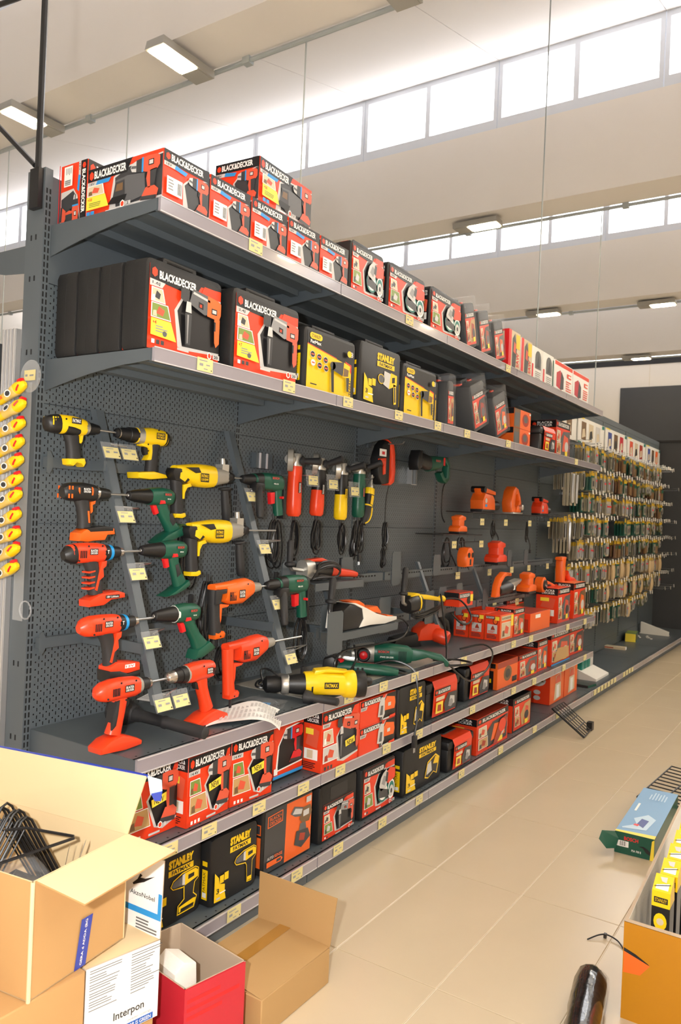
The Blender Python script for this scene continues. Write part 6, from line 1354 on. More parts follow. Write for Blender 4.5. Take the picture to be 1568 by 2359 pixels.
# cords of the corded drills hanging between the strips
for i, (X, D, z, w, h, n, la) in enumerate(((.62, .09, 1.46, .10, .26, 8, 'bundle of black cord hanging beside the upper green drills'), (.66, .17, 1.24, .09, .32, 6, 'bundle of black cord under the lower yellow hammer drill'), (.70, .22, .98, .08, .13, 5, 'bundle of black cord beside the orange corded drill'),
                                    (1.13, .12, 1.49, .10, .22, 6, 'bundle of black cord under the upper green corded drill'), (1.16, .27, 1.06, .08, .20, 5, 'bundle of black cord under the lower green corded drill'))):
    b = MB(); coil(b, X, -D, z, w, h, n, .0042, 20 + i); b.tube([(X, -D, z + .03), (X, -D, z - .05)], .006, 'rubber')
    b.rbox(X + .01, X + .03, -D - .02, -D - .004, z - h - .05, z - h - .015, .004, 'rubber'); b.tube([(X + .016, -D - .012, z - h - .05), (X + .016, -D - .012, z - h - .07)], .0022, 'steel'); b.tube([(X + .025, -D - .012, z - h - .05), (X + .025, -D - .012, z - h - .07)], .0022, 'steel')
    tag(b.build('power_cord'), la, 'cord')
b = MB(); coil(b, .66, -.44, zt3 + .02, .05, .02, 3, .004, 3); pts = [(.58, .38, zt3 + .006), (.66, .30, zt3 + .006), (.76, .34, zt3 + .008), (.74, .42, zt3 + .006), (.62, .43, zt3 + .006), (.60, .36, zt3 + .01), (.72, .31, zt3 + .012), (.78, .40, zt3 + .008)]
b = MB(); b.tube([V(*p) for p in pts], .0045, 'cable', sub=6); tag(b.build('loose_cord'), 'loop of black cord lying on the shelf under the red corded drill', 'cord')
# ================================================================== DRILL BIT WALL
for k in range(5):
    x0 = k + .03; w = (.95 if k < 4 else .86)
    b = MB(); b.box(x0, x0 + w, -.012, 0, 2.33, 2.585, 'white_plastic')
    F = Face(b, (x0, -.0121, 2.33), (w, 0, 0), (0, 0, .255))
    cc = ['ThT', 'Ths', 'uTi', 'phq', 'uTo'][k]
    for q in range(3):
        a = .12 + q * .27; F.rect(a, .15, a + .17, .85, cc[q]); F.poly([(a + .02, .2), (a + .15, .3), (a + .12, .6), (a + .04, .55)], 'd' if q % 2 else 'h')
    F.rect(.90, .84, .99, .98, 'm'); F.rect(.0, .0, .12, .05, 'm'); F.rect(.02, .95, .2, 1, 'Y')
    o = b.build('header_board'); o.location = (5, .0, 0); tag(o, ['white header board with brown pictures, half behind the shelf end', 'white header board with tan and grey pictures', 'white header board with blue, brown and red pictures', 'white header board with orange and tan pictures', 'white header board with blue and orange pictures, farthest along the wall'][k], 'board', 'white header boards over the drill bit wall')
hook_me = None
def flag_hook():
    b = MB(); b.tube([(0, -.006, 0), (0, -.26, .004), (0, -.275, .014)], .0028, 'steel', n=5); b.box(-.012, .012, -.012, 0, -.012, .012, 'steel')
    b.tube([(0, -.006, .03), (0, -.285, .03)], .002, 'steel', n=5)
    b.add([(-.016, -.286, .04), (.016, -.286, .04), (.016, -.290, -.002), (-.016, -.290, -.002)], [(0, 1, 2, 3)], 'white_plastic'); b.add([(-.016, -.289, .04), (-.016, -.293, -.002), (.016, -.293, -.002), (.016, -.289, .04)], [(0, 1, 2, 3)], 'white_plastic')
    return b.mesh('hook')
hook_me = flag_hook()
def pack_mesh(kind):
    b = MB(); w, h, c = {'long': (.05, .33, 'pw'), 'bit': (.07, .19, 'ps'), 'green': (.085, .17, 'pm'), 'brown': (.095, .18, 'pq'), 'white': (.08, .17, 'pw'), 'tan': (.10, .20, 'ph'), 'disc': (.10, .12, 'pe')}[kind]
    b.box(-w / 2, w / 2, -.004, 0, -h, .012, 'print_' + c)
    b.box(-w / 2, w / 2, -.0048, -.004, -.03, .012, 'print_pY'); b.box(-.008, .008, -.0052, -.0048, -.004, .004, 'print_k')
    if kind == 'long': b.lathe([(.05, .012), (.06, .014), (.30, .014), (.31, .010)], 'steel', (0, -.014, 0), (0, 0, -1), 8)
    elif kind == 'bit':
        for x in (-.018, .0, .018): b.tube([(x, -.010, -.05), (x, -.010, -.17)], .005, 'wire_black' if x else 'steel', n=6)
    elif kind == 'green': b.box(-.032, .032, -.012, -.004, -.155, -.05, 'print_ps'); b.box(-.02, .02, -.013, -.012, -.13, -.08, 'print_d')
    elif kind == 'brown': b.box(-.042, .042, -.020, -.004, -.172, -.045, 'print_T'); b.box(-.042, .042, -.021, -.020, -.08, -.045, 'print_n')
    elif kind == 'white': b.box(-.03, .03, -.012, -.004, -.15, -.06, 'print_g'); b.box(-.03, .03, -.013, -.012, -.09, -.075, 'print_R')
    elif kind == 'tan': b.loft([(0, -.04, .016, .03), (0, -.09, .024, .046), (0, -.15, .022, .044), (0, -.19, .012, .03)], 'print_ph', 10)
    else: b.lathe([(.002, .042), (.014, .042), (.016, .03)], 'alloy', (0, -.004, -.07), (0, -1, 0), 14); b.lathe([(.016, .016), (.017, .010)], 'print_k', (0, -.004, -.07), (0, -1, 0), 10)
    return b.mesh(kind + '_pack')
KINDS = {'long': ('drill_bit_pack', 'long pale drill bit pack with yellow header on the hook wall', 'long drill bit packs'), 'bit': ('drill_bit_pack', 'grey pack of three short drill bits with yellow header', 'short drill bit packs'),
         'green': ('accessory_pack', 'teal green accessory card with grey insert on the hook wall', 'teal accessory cards'), 'brown': ('sandpaper_pack', 'brown sandpaper pack with yellow header on the hook wall', 'brown sandpaper packs'),
         'white': ('accessory_pack', 'white accessory card with red stripe on the hook wall', 'white accessory cards'), 'tan': ('polishing_pad_pack', 'puffy beige polishing pad pack hanging low on the hook wall', 'beige polishing pad packs'), 'disc': ('cutting_disc_pack', 'olive card with a round grey cutting disc on the hook wall', 'cutting disc packs')}
PM = {k: pack_mesh(k) for k in KINDS}
rn = random.Random(3); behind = []; cnt = 0
rows = [2.25, 2.02, 1.80, 1.58, 1.36, 1.14, .92, .70]
for ri, z in enumerate(rows):
    x = 5.09
    while x < 9.82:
        zz = z + rn.uniform(-.015, .015); step = rn.choice((.105, .115, .125))
        if x < 5.55: kd = rn.choice(('long', 'long', 'bit')) if ri in (1, 3, 5) else rn.choice(('bit', 'white', 'long')) if ri % 2 else None
        elif x < 6.6: kd = rn.choice(('bit', 'white', 'white', 'green', 'bit'))
        elif x < 8.0: kd = rn.choice(('green', 'brown', 'white', 'green', 'bit')) if ri < 5 else rn.choice(('tan', 'tan', 'green', 'white'))
        elif x < 9.15: kd = rn.choice(('disc', 'green', 'white', 'brown', 'disc')) if ri < 5 else rn.choice(('disc', 'tan', 'white'))
        else: kd = None
        if rn.random() < .08 or (ri >= 7 and x > 8.4): kd = None
        if kd == 'long' and ri not in (1, 3, 5): kd = 'bit'
        if kd or (x >= 9.15 and rn.random() < .6):
            o = link('ticket_hook', hook_me); o.location = V(x, 0, zz); tag(o, 'steel hook with small white ticket flag on the drill bit wall' if kd else 'empty steel hook with white ticket flag near the dark end gondola', 'hook', 'loaded ticket hooks' if kd else 'empty ticket hooks')
        if kd and cnt < 292:
            nm, la, gp = KINDS[kd]; cnt += 1
            p = link(nm, PM[kd], None); d = rn.uniform(.17, .245); p.location = V(x, d, zz); p.rotation_euler = (0, 0, R(rn.uniform(-7, 7))); tag(p, la, {'drill_bit_pack': 'drill bits', 'accessory_pack': 'accessory', 'sandpaper_pack': 'sandpaper', 'polishing_pad_pack': 'pad', 'cutting_disc_pack': 'disc'}[nm], gp)
            for q in range(rn.choice((2, 3, 4))): behind.append((kd, x + rn.uniform(-.004, .004), d - .032 * (q + 1), zz + rn.uniform(-.004, .004)))
        x += step
bb = MB()
for kd, x, d, z in behind:
    if d < .02: continue
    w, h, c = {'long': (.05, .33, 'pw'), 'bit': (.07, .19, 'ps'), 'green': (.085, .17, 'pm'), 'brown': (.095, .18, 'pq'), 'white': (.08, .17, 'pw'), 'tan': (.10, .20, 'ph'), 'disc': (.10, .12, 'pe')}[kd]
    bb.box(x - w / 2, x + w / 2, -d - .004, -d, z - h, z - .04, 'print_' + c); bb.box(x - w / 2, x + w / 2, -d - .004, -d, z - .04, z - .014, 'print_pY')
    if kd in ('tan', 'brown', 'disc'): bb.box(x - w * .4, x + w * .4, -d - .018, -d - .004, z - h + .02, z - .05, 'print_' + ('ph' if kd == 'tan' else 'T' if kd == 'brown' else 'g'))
tag(stuff(bb.build('accessory_packs')), 'rows of accessory packs hanging deeper on the hooks of the pegboard wall', 'accessory packs')
# things on the empty base shelf
zb = Z1 + .001
t = thing('pad_tray', 'pale tray with teal pads leaning on the base shelf beside the orange cartons', 'tray', V(5.45, .44, zb))
b = MB(); b.add([(0, 0, 0), (.42, 0, 0), (.42, .40, 0), (0, .40, 0), (0, 0, .02), (.42, 0, .02), (.42, .40, .17), (0, .40, .17)], [(3, 2, 1, 0), (4, 5, 6, 7), (0, 1, 5, 4), (1, 2, 6, 5), (2, 3, 7, 6), (3, 0, 4, 7)], 'white_plastic'); b.build('wedge_tray', t)
for q in range(4):
    b = MB(); b.rbox(.03 + q * .095, .11 + q * .095, .14, .20, .075 + .0, .19, .006, 'print_m' if q < 3 else 'print_s'); b.build('pad_holder', t)
b = thing('wall_bracket', 'white triangular shelf bracket lying on the far base shelf', 'bracket', V(9.05, .37, zb))
m = MB(); m.slab([(0, 0), (.02, .0), (.02, .05), (-.0, .05)], 0, .01, 'white_plastic') if False else m.add([(0, 0, 0), (.06, 0, 0), (.06, .34, 0), (0, .34, 0), (0, 0, .05), (.06, 0, .05), (.06, .34, .15), (0, .34, .15)], [(3, 2, 1, 0), (4, 5, 6, 7), (0, 1, 5, 4), (1, 2, 6, 5), (2, 3, 7, 6), (3, 0, 4, 7)], 'white_plastic'); m.build('plate', b)
m = MB(); m.box(-.004, .064, -.006, .35, -.0, .008, 'white_plastic'); m.build('flange', b)
carton('sandpaper_box', 'yellow and green sandpaper box lying on the far base shelf', .30, .12, .10, V(8.16, .17, zb), R(8), lambda F: (F.rect(0, 0, 1, 1, 'm'), F.rect(.06, .1, .8, .9, 'T'), F.rect(.5, .1, .56, .9, 'e')), lambda F: F.rect(0, 0, 1, 1, 'Y'), 'm', 'e')
carton('blade_pack', 'small white blade pack lying alone on the base shelf', .09, .26, .03, V(7.45, .22, zb), R(6), lambda F: F.rect(0, 0, 1, 1, 'w'), lambda F: (F.rect(0, 0, 1, 1, 'h'), F.rect(.1, .3, .5, .7, 'q')), 'w', 'h')
carton('blade_pack', 'flat green blister pack on the base shelf edge next to the pale tray', .16, .14, .02, V(5.12, .46, zb), R(-10), lambda F: F.rect(0, 0, 1, 1, 'n'), lambda F: F.rect(0, 0, 1, 1, 'd'), 'n', 'd')
for i, (X, D, rz) in enumerate(((8.62, .12, 20), (8.66, .20, 12), (8.60, .26, 30))):
    b = MB(); b.box(0, .18, -.012, .012, 0, .008, 'print_w'); b.box(.01, .05, -.011, .011, .008, .009, 'print_T'); o = b.build('wooden_file'); o.location = V(X, D, zb); o.rotation_euler = (0, 0, R(rz)); tag(o, ['pale loose file strip nearest the yellow green box', 'pale loose file strip in the middle of three', 'pale loose file strip nearest the white bracket'][i], 'file')

# ================================================================== CARTONS ON THE FLOOR
def quad(t, name, p, th, m, m2=None):
    """a cardboard panel through four points, th thick"""
    P4 = [Vector(q) for q in p]; n = (P4[1] - P4[0]).cross(P4[3] - P4[0]).normalized() * th
    b = MB(); b.add(P4 + [q - n for q in P4], [(0, 1, 2, 3)], m2 or m); b.add(P4 + [q - n for q in P4], [(7, 6, 5, 4), (0, 4, 5, 1), (1, 5, 6, 2), (2, 6, 7, 3), (3, 7, 4, 0)], m)
    return b.build(name, t)
def crate(name, label, pts, z0, z1, m, inner, cat='carton', floor_=True, th=.004, faces=None):
    """open carton from four corners (X, D); returns thing; panels face outwards"""
    t = thing(name, label, cat, (0, 0, 0)); N = len(pts)
    for i in range(N):
        a, b_ = pts[i], pts[(i + 1) % N]
        quad(t, 'side_panel', [V(a[0], a[1], z0), V(b_[0], b_[1], z0), V(b_[0], b_[1], z1), V(a[0], a[1], z1)], th, inner, (faces or {}).get(i, m))
    if floor_: quad(t, 'bottom_panel', [V(p[0], p[1], z0 + .003) for p in pts], .003, inner)
    return t
# plain brown cartons and printed powder carton under the big one
t = thing('brown_carton', 'closed plain brown carton under the big open carton', 'carton', V(-.915, .815, 0))
b = MB(); b.rbox(0, .512, 0, .42, 0, .4175, .003, 'cardboard', 1); b.build('body', t)
b = MB(); b.box(.0, .512, .207, .213, .4177, .4182, 'cardboard_dark'); b.build('top_seam', t)
t = thing('brown_carton', 'low brown carton under the white powder coating carton', 'carton', V(-.385, .80, 0), R(-8))
b = MB(); b.rbox(0, .20, 0, .28, 0, .199, .003, 'cardboard', 1); b.build('body', t)
b = MB(); b.box(.0, .20, .137, .143, .1992, .1997, 'cardboard_dark'); b.build('top_seam', t)
def interp_front(F):
    F.rect(0, 0, 1, 1, 'w'); rn_ = random.Random(2); k = F.k; F.k += 1
    for c_ in range(2):
        y = .95
        for i in range(15):
            if i % 3 == 2: y -= .012
            F.rect(.05 + c_ * .55, y, .05 + c_ * .55 + rn_.uniform(.2, .43), y + .010, 'G', k); y -= .031
    F.text('Interpon', .38, .17, .80, .30, 'd', .02); F.text('powder coatings', .58, .105, .90, .145, 'g', 0); F.rect(.22, .01, .93, .09, 'b'); F.text('POWDER COLOR IS GREEN', .25, .025, .90, .075, 'w', .01)
IA = math.atan2(-.043, .204)
t = thing('powder_carton', 'white printed powder coating carton with open standing flap', 'carton', V(-.383, .792, .200), IA)
b = MB(); b.rbox(0, .2085, .002, .26, 0, .20, .003, 'cardboard_grey', 1); b.build('body', t)
m = MB(); interp_front(Face(m, (.001, .0015, .001), (.2065, 0, 0), (0, 0, .198), .0003)); m.build('front_print', t)
b = MB(); b.add([(.0, .004, .2005), (.208, .004, .2005), (.208, .13, .207), (.0, .13, .204)], [(0, 1, 2, 3)], 'cardboard_pale'); b.build('top_flap', t)
def akzo(F):
    F.rect(0, 0, 1, 1, 'w'); F.rect(0, .22, 1, .56, 'c'); F.poly([(.24, .30), (.93, .30), (.93, .9), (.24, .9)], 'w'); F.text('AkzoNobel', .34, .44, .86, .50, 'd', .01)
    k = F.k; F.k += 1; F.poly([(.40, .56), (.50, .60), (.62, .64), (.84, .76), (.64, .69), (.54, .68), (.58, .72), (.53, .73), (.48, .65), (.38, .58)], 'k', k); F.lines(.5, .02, .95, .18, 4, 'G', 2); F.rect(.0, .22, .10, .5, 'u')
tm_ = (Matrix.Translation(V(-.383, .792, .200)) @ Matrix.Rotation(IA, 4, 'Z')).inverted()
p = [V(-.187, .66, .402), V(-.181, .833, .402), V(-.177, .834, .605), V(-.181, .66, .605)]
fo = quad(t, 'standing_flap', p, .003, 'cardboard_grey', 'print_w'); fo.data.transform(tm_)
m = MB(); akzo(Face(m, p[0] + Vector((-.0006, 0, 0)), p[1] - p[0], p[3] - p[0], .0004)); o = m.build('flap_print', t); o.data.transform(tm_)
# the big open carton
A, B_, C_, D_ = (-.561, .816), (-.255, .779), (-.324, .283), (-.630, .320)
zc0, zc1 = .4195, .687
big = crate('open_carton', 'big open brown carton full of black wire hooks with blue tape', [A, B_, C_, D_], zc0, zc1, 'cardboard', 'cardboard_pale')
quad(big, 'front_flap', [V(-.530, .955, .670), V(-.2255, .920, .673), V(B_[0], B_[1], zc1), V(A[0] + .010, A[1], zc1)], .004, 'cardboard', 'cardboard_pale')
ff = quad(big, 'side_flap', [V(B_[0], B_[1], zc1), V(C_[0], C_[1], zc1), V(-.302, .270, .822), V(-.2325, .816, .839)], .004, 'cardboard_pale', 'cardboard')
tp = MB(); n0 = V(-.2325, .816, .839); n1 = V(-.302, .270, .822)
tp.tube([n0.lerp(n1, k / 8) + Vector((0, 0, .001 * (k % 2))) for k in range(9)], .004, 'blue_tape', n=6); tp.add([n0 + Vector((.001, -.0, 0)), n0 + Vector((.024, -.028, -.010)), n0 + Vector((.026, -.030, -.039)), n0 + Vector((.004, -.010, -.048))], [(0, 1, 2, 3)], 'print_l'); tp.add([n0 + Vector((.004, -.012, -.044)), n0 + Vector((.025, -.031, -.039)), n0 + Vector((.023, -.030, -.065)), n0 + Vector((.010, -.019, -.063))], [(0, 1, 2, 3)], 'blue_tape'); tp.build('flap_tape', ff)
def side_pt(u, z): return V(A[0] + (B_[0] - A[0]) * u, A[1] + (B_[1] - A[1]) * u + .0008, z)
m = MB(); F = Face(m, side_pt(.44, zc0), side_pt(.56, zc0) - side_pt(.44, zc0), Vector((.017, 0, .117)), .0005); m.add([F.P(0, 0, 1), F.P(1, 0, 1), F.P(1, 1, 1), F.P(0, 1, 1)], [(0, 1, 2, 3)], 'blue_tape'); F.k = 3; F.text('GERA d ADDA (BG', .38, .06, .62, .96, 'w', .015, rot=90); m.build('blue_tape', big)
b = MB(); b.tube([V(A[0], A[1] + .001, zc0), V(A[0], A[1] + .001, zc1)], .005, 'cardboard_pale', n=8); b.build('corner_edge', big)
# contents of the big carton
for i in range(8):
    d = .455 + i * .017; dz = .010 * (i % 3) - .005 * (i % 2)
    b = MB(); p = [(-.575, d - .02, .46), (-.425, d, .715 + dz), (-.410, d, .722 + dz), (-.398, d + .004, .712 + dz), (-.30, d + .10, .46)]
    b.tube([V(*q) for q in p], .0036, 'wire_black', n=6); b.tube([V(-.56, d - .01, .46), V(-.42, d + .006, .695 + dz), V(-.32, d + .10, .46)], .0036, 'wire_black', n=6)
    o = b.build('wire_hook_frame'); tag(o, 'bent black wire frame sticking out of the big open carton', 'wire frame', 'bent wire frames in the big carton')
b = MB(); b.tube([V(-.60, .70, .70), V(-.395, .742, .712), V(-.388, .732, .712), V(-.43, .60, .712), V(-.46, .56, .705)], .0038, 'wire_black', n=6); tag(b.build('wire_hook_frame'), 'black wire triangle poking out over the other frames', 'wire frame')
rn = random.Random(12); b = MB(); bm = bmesh.new(); bmesh.ops.create_icosphere(bm, subdivisions=3, radius=1)
for v in bm.verts: v.co = Vector((-.49 + v.co.x * .085, -.66 + v.co.y * .09, .585 + v.co.z * .085)) + Vector((rn.uniform(-1, 1), rn.uniform(-1, 1), rn.uniform(-1, 1))) * .010
b.bm(bm, 'crinkle_film'); o = b.build('film_bag'); tag(o, 'crumpled clear plastic bag in the big open carton', 'bag')
b = MB(); bm = bmesh.new(); bmesh.ops.create_icosphere(bm, subdivisions=2, radius=1)
for v in bm.verts: v.co = Vector((-.49 + v.co.x * .065, -.66 + v.co.y * .07, .565 + v.co.z * .07)) + Vector((rn.uniform(-1, 1), rn.uniform(-1, 1), rn.uniform(-1, 1))) * .012
b.bm(bm, 'black_plastic'); tag(b.build('black_parts'), 'black plastic part inside the clear bag of the big carton', 'part')
for i in range(3):
    b = MB(); b.add([V(-.47 + i * .016, .76 - .014 * i, .50), V(-.41 + i * .014, .742 + .012 * i, .690 + .004 * i), V(-.39 + i * .014, .722 + .012 * i, .692 + .004 * i), V(-.45 + i * .016, .74 - .014 * i, .50)], [(0, 1, 2, 3)], 'white_plastic')
    P4 = b.v[:]; b.add([Vector(q) + Vector((.003, .002, 0)) for q in P4], [(3, 2, 1, 0)], 'white_plastic'); tag(b.build('plastic_strip'), 'clear white plastic strip leaning in the big open carton', 'strip', 'plastic strips in the big carton')
# red printed box
RA, RB, RC, RD = (-.116, .868), (.085, .908), (.122, .618), (-.076, .582)
red = crate('red_box', 'open red printed box with a white foam block inside', [RA, RB, RC, RD], .0, .25, 'print_i', 'cardboard_grey')
m = MB(); F = Face(m, V(RA[0], RA[1] + .0006, .001), V(RB[0], RB[1], 0) - V(RA[0], RA[1], 0), Vector((0, 0, .248)), .0004)
F.rect(0, 0, 1, .995, 'i'); F.lines(.04, .62, .92, .9, 3, 'R', 8); F.rect(.44, .0, .78, .16, 'w'); F.text('ISLAND', .48, .06, .76, .11, 'd', 0); F.text('SEI', .2, .10, .30, .14, 'd', 0); F.poly([(.8, .22), (.86, .25), (.9, .23), (.97, .27), (.9, .20)], 'w'); m.build('front_print', red)
t = thing('foam_block', 'white foam block standing in the red printed box', 'foam', V(-.085, .80, .004), R(-12))
b = MB(); b.slab([(0, 0), (.075, 0), (.08, .06), (.07, .12), (.075, .20), (.072, .252), (.03, .268), (.0, .245)], 0, .1, 'foam', .006); b.build('block', t)
# closed carton with one flap up
t = thing('taped_carton', 'low brown carton taped shut with one end flap standing up', 'carton', V(.138, .932, 0), 0)
cw, cd, chh = .352, .300, .118
b = MB(); b.rbox(0, cw, 0, cd, 0, chh, .003, 'cardboard_dark', 1); b.build('body', t)
b = MB(); b.add([(0, 0, chh + .002), (cw, .0, chh + .002), (cw, .185, chh - .0 + .010), (.02, .18, chh + .006)], [(0, 1, 2, 3)], 'cardboard_dark'); b.build('top_flap', t)
b = MB(); b.add([(0, cd, chh + .002), (.02, .18, chh + .0045), (cw, .185, chh + .0085), (cw, cd, chh + .002)], [(0, 1, 2, 3)], 'cardboard_dark'); b.build('top_flap', t)
b = MB(); b.add([(.03, .155, chh + .0075), (cw, .160, chh + .0108), (cw, .205, chh + .0100), (.03, .20, chh + .0065)], [(0, 1, 2, 3)], 'packing_tape'); b.build('tape', t)
quad(t, 'end_flap', [Vector((cw, .0, chh)), Vector((cw, cd, chh)), Vector((cw + .012, cd + .01, chh + .155)), Vector((cw + .018, -.01, chh + .155))], .004, 'cardboard_dark')
quad(t, 'corner_gap', [Vector((.002, .002, chh + .0012)), Vector((.04, .002, chh + .0012)), Vector((.004, .09, chh + .0012)), Vector((.002, .08, chh + .0012))], .001, 'cardboard_dark')

# ================================================================== BOTTLES ON A CLIP STRIP
t = thing('clip_strip', 'clear plastic clip strip with round ticket holder on the end post', 'display strip', V(-.052, -.03, 1.2))
b = MB(); b.box(0, .001, -.035, .02, -.07, .73, 'clear_film'); b.build('strip', t)
b = MB(); b.lathe([(0, .055), (.001, .055)], 'clear_film', (-.003, -.03, .75), (1, 0, 0), 24); ho = b.build('round_header', t)
m = MB(); F = Face(m, (-.005, .0, .735), (0, -.06, 0), (0, 0, .035)); F.rect(0, 0, 1, 1, 'h'); m.add([F.P(0, 0, 2), F.P(1, 0, 2), F.P(1, 1, 2), F.P(0, 1, 2)], [(0, 1, 2, 3)], 'tag_paper'); F.k = 3; F.rect(.1, .4, .3, .6, 'g'); F.rect(.5, .4, .85, .55, 'g'); m.build('price_tag', ho)
b = MB(); b.tube([(-.004, -.055 + .03 * math.cos(a), -.03 + .03 * math.sin(a)) for a in [k * math.pi / 6 for k in range(13)]], .003, 'clear_film', n=6); b.build('ring', t)
zs = [1.892, 1.833, 1.773, 1.709, 1.649, 1.589, 1.532, 1.468, 1.409, 1.351, 1.292]
bt = None; rn = random.Random(6)
for i, z in enumerate(zs):
    ang = R(18 + rn.uniform(-4, 4)); la = 'yellow glue bottle with red clip hanging in the clear strip on the end post'
    if bt is None:
        bt = thing('glue_bottle', la, 'bottle', V(-.085, -.055, z), 0, 'yellow bottles in the clip strip', rot=(ang, 0, R(-90)) if False else None)
        # local x runs from base to cap
        q = MB(); q.lathe([(-.072, .010), (-.070, .0155), (.0, .0165), (.015, .0175)], YE, n=14); q.build('bottle', bt)
        q = MB(); q.loft([(.012, 0, .017, .019), (.04, .002, .018, .020), (.068, .002, .014, .015), (.078, .0, .006, .006)], YE); q.build('cap', bt)
        q = MB(); q.rbox(.055, .072, -.010, .010, .010, .024, .003, 'signal_red'); q.tube([(.062, -.015, .006), (.052, -.019, -.002), (.046, -.02, -.008)], .003, 'signal_red'); q.build('clip', bt)
        q = MB(); F = Face(q, (-.012, -.0222, -.012), (.034, 0, 0), (0, 0, .024), .0004); F.poly(circ(.5, .5, .5, .5), 'w'); F.poly(circ(.5, .5, .36, .34), 'd'); F.rect(-1.2, .3, -.4, .7, 'o'); q.build('label', bt)
        q = MB(); q.lathe([(-.03, .019), (-.028, .0205), (.03, .0215), (.032, .019)], 'clear_film', n=14, cap=False); q.build('blister', bt)
        o = bt
    else: o = dup(bt, V(-.085, -.055, z), la)
    o.matrix_world = Matrix.Translation(V(-.085, -.055, z)) @ Matrix.Rotation(-math.pi / 2, 4, 'Z') @ Matrix.Rotation(-ang, 4, 'Y') @ Matrix.Rotation(rn.uniform(-.5, .5), 4, 'X')

# ================================================================== RIGHT-HAND SIDE OF THE AISLE
# yellow display tray with boxed items
YX, YD, YZ = .895, 1.757, .30
t = thing('display_carton', 'large yellow open display carton with white inside', 'carton', (0, 0, 0))
yc = mat('display_yellow', (186, 124, 2), .45, var=.03)
pts = [(YX, YD), (YX, YD + .62), (YX + 1.35, YD + .60), (YX + 1.35, YD - .055)]
cen = (sum(p[0] for p in pts) / 4, sum(p[1] for p in pts) / 4)
for i in range(4):
    a, c = pts[i], pts[(i + 1) % 4]
    quad(t, 'side_panel', [V(c[0], c[1], 0), V(a[0], a[1], 0), V(a[0], a[1], YZ), V(c[0], c[1], YZ)], -.004, yc)
    s_ = lambda p, k: (cen[0] + (p[0] - cen[0]) * k, cen[1] + (p[1] - cen[1]) * k)
    a2, c2 = s_(a, .972), s_(c, .972)
    quad(t, 'lining', [V(a2[0], a2[1], .012), V(c2[0], c2[1], .012), V(c2[0], c2[1], YZ + .001), V(a2[0], a2[1], YZ + .001)], .001, 'foam')
    quad(t, 'rim', [V(a[0], a[1], YZ + .0015), V(c[0], c[1], YZ + .0015), V(c2[0], c2[1], YZ + .0015), V(a2[0], a2[1], YZ + .0015)], -.001, 'cardboard_grey')
quad(t, 'bottom_panel', [V(p[0], p[1], .012) for p in [s_(q, .97) for q in pts]][::-1], .004, 'foam')
m = MB(); F = Face(m, V(YX - .0006, YD, 0), V(YX, YD + .62, 0) - V(YX, YD, 0), Vector((0, 0, YZ)), .0004); F.poly([(.005, .78), (.09, .70), (.14, .66), (.09, .60), (.005, .70)] if False else [(.004, .735), (.06, .70), (.12, .64), (.13, .625), (.004, .70)], 'k'); F.poly([(.004, .70), (.13, .625), (.085, .50), (.004, .48)], 'o'); m.build('torn_slot', t)
def lamp_box(label, X, D, rz):
    t = thing('boxed_light', label, 'box', V(X, D, .014), rz, 'black and yellow boxes in the display carton')
    w, d, h = .055, .075, .395
    b = MB(); b.rbox(0, d, -w, 0, 0, h * .80, .002, 'print_k', 1); b.build('body', t)
    b = MB(); b.add([(0, -w, h * .8), (d, -w, h * .8), (d, 0, h * .8), (0, 0, h * .8), (0, -w, h * .92), (d * .8, -w, h), (d * .8, 0, h), (0, 0, h * .92)], [(4, 5, 6, 7), (0, 1, 5, 4), (1, 2, 6, 5), (2, 3, 7, 6), (3, 0, 4, 7)], 'print_y'); b.build('cap', t)
    m = MB(); F = Face(m, (-.0006, 0, 0), (0, -w, 0), (0, 0, h * .92), .0004); F.rect(0, .865, 1, 1, 'y'); F.rect(.12, .90, .88, .95, 'k'); F.text('STANLEY', .18, .91, .82, .94, 'y', 0); F.poly(circ(.5, .74, .36, .075), 'y'); F.poly(circ(.5, .74, .2, .03), 'h'); F.poly(circ(.5, .55, .36, .075), 's'); F.poly([(.2, .52), (.8, .54), (.7, .58), (.3, .58)], 'y'); F.poly([(.3, .62), (.4, .62), (.55, .56), (.45, .55)], 'R'); F.text('360', .15, .38, .85, .46, 'y', .03); m.build('front_print', t)
    m = MB(); F = Face(m, (.004, -w + .004, h * .925), (d * .75, 0, h * .075), (0, w - .008, 0), .0006); F.poly([(.05, .1), (.5, .1), (.3, .9), (.05, .9)], 'w'); F.poly([(.5, .3), (.85, .3), (.8, .75), (.55, .6)], 's'); F.poly([(.4, 0), (.45, 0), (.2, 1), (.15, 1)], 'k'); m.build('cap_print', t)
    return t
lb = lamp_box('black and yellow box nearest the corner of the display carton', 1.00, 1.815, 0)
names = ['second', 'third', 'fourth', 'fifth']
for i in range(4): dup(lb, V(1.14 + .145 * i, 1.812 - .006 * i, .014), 'black and yellow box, %s in the row along the display carton wall' % names[i])
for i in range(2): dup(lb, V(1.0 + .2 * i, 1.945, .014), ['black and yellow box foremost in the inner row of the display carton', 'black and yellow box second in the inner row of the display carton'][i])
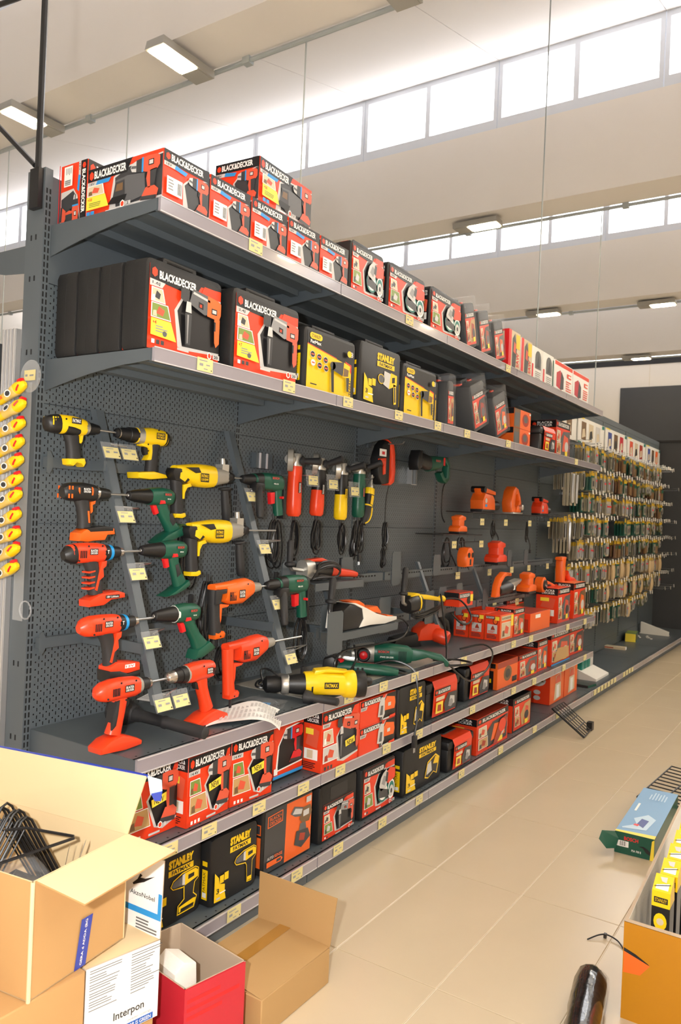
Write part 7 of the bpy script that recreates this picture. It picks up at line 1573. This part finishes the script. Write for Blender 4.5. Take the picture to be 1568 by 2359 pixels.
# green and blue jigsaw box on the floor
t = thing('jigsaw_box', 'open green and blue saw box lying on the floor tiles', 'box', V(2.15, 1.425, 0), R(2))
b = MB(); b.rbox(0, .72, -.175, 0, 0, .098, .003, 'print_n', 1); b.build('body', t)
m = MB(); F = Face(m, (-.0006, 0, 0), (0, -.175, 0), (0, 0, .098), .0004); F.rect(0, 0, 1, 1, 'n'); F.text('BOSCH', .24, .66, .60, .84, 'R', .03); F.rect(.03, .34, .36, .62, 'w'); F.bars(.14, .38, .3, .6, 9, 'k'); F.text('PSA 700 E', .44, .20, .68, .30, 'w', .01); F.poly([(.6, .52), (.72, .48), (.8, .3), (.92, .2), (.96, .3), (.85, .46), (.74, .56)], 'k'); F.poly([(.9, 0), (1, 0), (1, 1), (.94, .9)], 'Y'); m.build('end_print', t)
m = MB(); F = Face(m, (0, -.175, .0985), (.72, 0, 0), (0, .175, 0), .0004); F.rect(.03, .0, 1, 1, 'L'); F.poly([(0, 0), (.06, 0), (.03, 1), (0, 1)], 'Y'); F.poly([(.12, .3), (.35, .2), (.42, .45), (.3, .75), (.2, .6), (.1, .9), (.08, .88)], 'l'); F.poly([(.15, .4), (.3, .35), (.32, .55), (.2, .6)], 'u'); F.poly([(.16, .55), (.2, .52), (.2, .65), (.17, .67)], 'R'); F.rect(.45, .8, .62, .86, 'w'); F.lines(.75, .2, .95, .7, 6, 'l', 3); m.build('top_print', t)
b = MB(); b.add([(-.0, .0, .095), (-.04, .05, .10), (-.075, .055, .07), (-.075, .02, .035), (-.045, -.015, .035), (-.01, -.02, .07)], [(0, 1, 2, 3, 4, 5)], 'print_n'); b.add([(.001, .001, .0955), (-.039, .051, .1005), (-.074, .056, .0705), (-.074, .021, .0355), (-.044, -.014, .0355), (-.009, -.019, .0705)], [(5, 4, 3, 2, 1, 0)], 'print_n'); b.build('end_flap', t)
# wire shelf leaning to the floor and wire rack lying on it
def wire_rack(label, P0, P1, P2, P3, nl, nc, mats='wire_black'):
    t = thing('wire_rack', label, 'rack', (0, 0, 0)); P0, P1, P2, P3 = [V(*p) for p in (P0, P1, P2, P3)]
    for k in range(nl):
        f = k / (nl - 1); b = MB(); b.tube([P0.lerp(P1, f), P3.lerp(P2, f)], .009 if k in (0,) else .0038, mats, n=6); b.build('long_wire', t)
    for k in range(nc):
        f = k / (nc - 1); b = MB(); b.tube([P0.lerp(P3, f), P1.lerp(P2, f)], .0045, mats, n=6); b.build('cross_wire', t)
    b = MB(); c = P2; b.box(c.x - .03, c.x + .02, c.y - .01, c.y + .03, max(0, c.z - .01), c.z + .05, mats); b.build('end_clip', t)
    return t
wire_rack('black wire rack fallen from the base shelf onto the floor', (4.01, .512, .165), (4.27, .515, .165), (4.24, .74, .012), (3.96, .765, .012), 6, 5)
wire_rack('black wire rack lying flat behind the green and blue box', (2.90, 1.36, .03), (3.55, 1.42, .05), (3.50, 1.85, .03), (2.86, 1.72, .03), 12, 4)
# black film roll and cable tie
t = thing('film_roll', 'black shiny film wrapped roll lying on the tiles', 'roll', (0, 0, 0))
b = MB(); rn = random.Random(5); a0 = V(.48, 1.735, .058); a1 = V(.985, 1.645, .056); ax = (a1 - a0).normalized(); uu = ax.orthogonal().normalized(); ww = ax.cross(uu); rings = []
for k in range(13):
    f = k / 12; rr = .052 if f < .9 else .052 * (1 - (f - .9) * 4.5)
    rings.append([a0.lerp(a1, f) + (uu * math.cos(2 * math.pi * j / 16) + ww * math.sin(2 * math.pi * j / 16)) * (rr * (1 + rn.uniform(-.05, .05))) for j in range(16)])
b.rings(rings, 'black_film'); b.build('roll_body', t)
b = MB(); rn = random.Random(8); b.rings([[a1 + ax * (.0 + .02 * q) - Vector((0, 0, .008)) + (uu * math.cos(2 * math.pi * j / 10) + ww * math.sin(2 * math.pi * j / 10)) * (.030 - .006 * q) * rn.uniform(.7, 1.25) for j in range(10)] for q in range(2)], 'black_film'); b.build('ragged_end', t)
b = MB(); b.tube([V(1.285, 1.545, .003), V(1.325, 1.575, .012), V(1.345, 1.60, .012), V(1.335, 1.64, .008), V(1.30, 1.67, .003)], .0028, 'wire_black', sub=5); b.box(1.333, 1.345, -1.600, -1.590, .002, .018, 'wire_black'); tag(b.build('cable_tie'), 'thin black cable tie curled on the floor beside the display carton', 'cable tie')
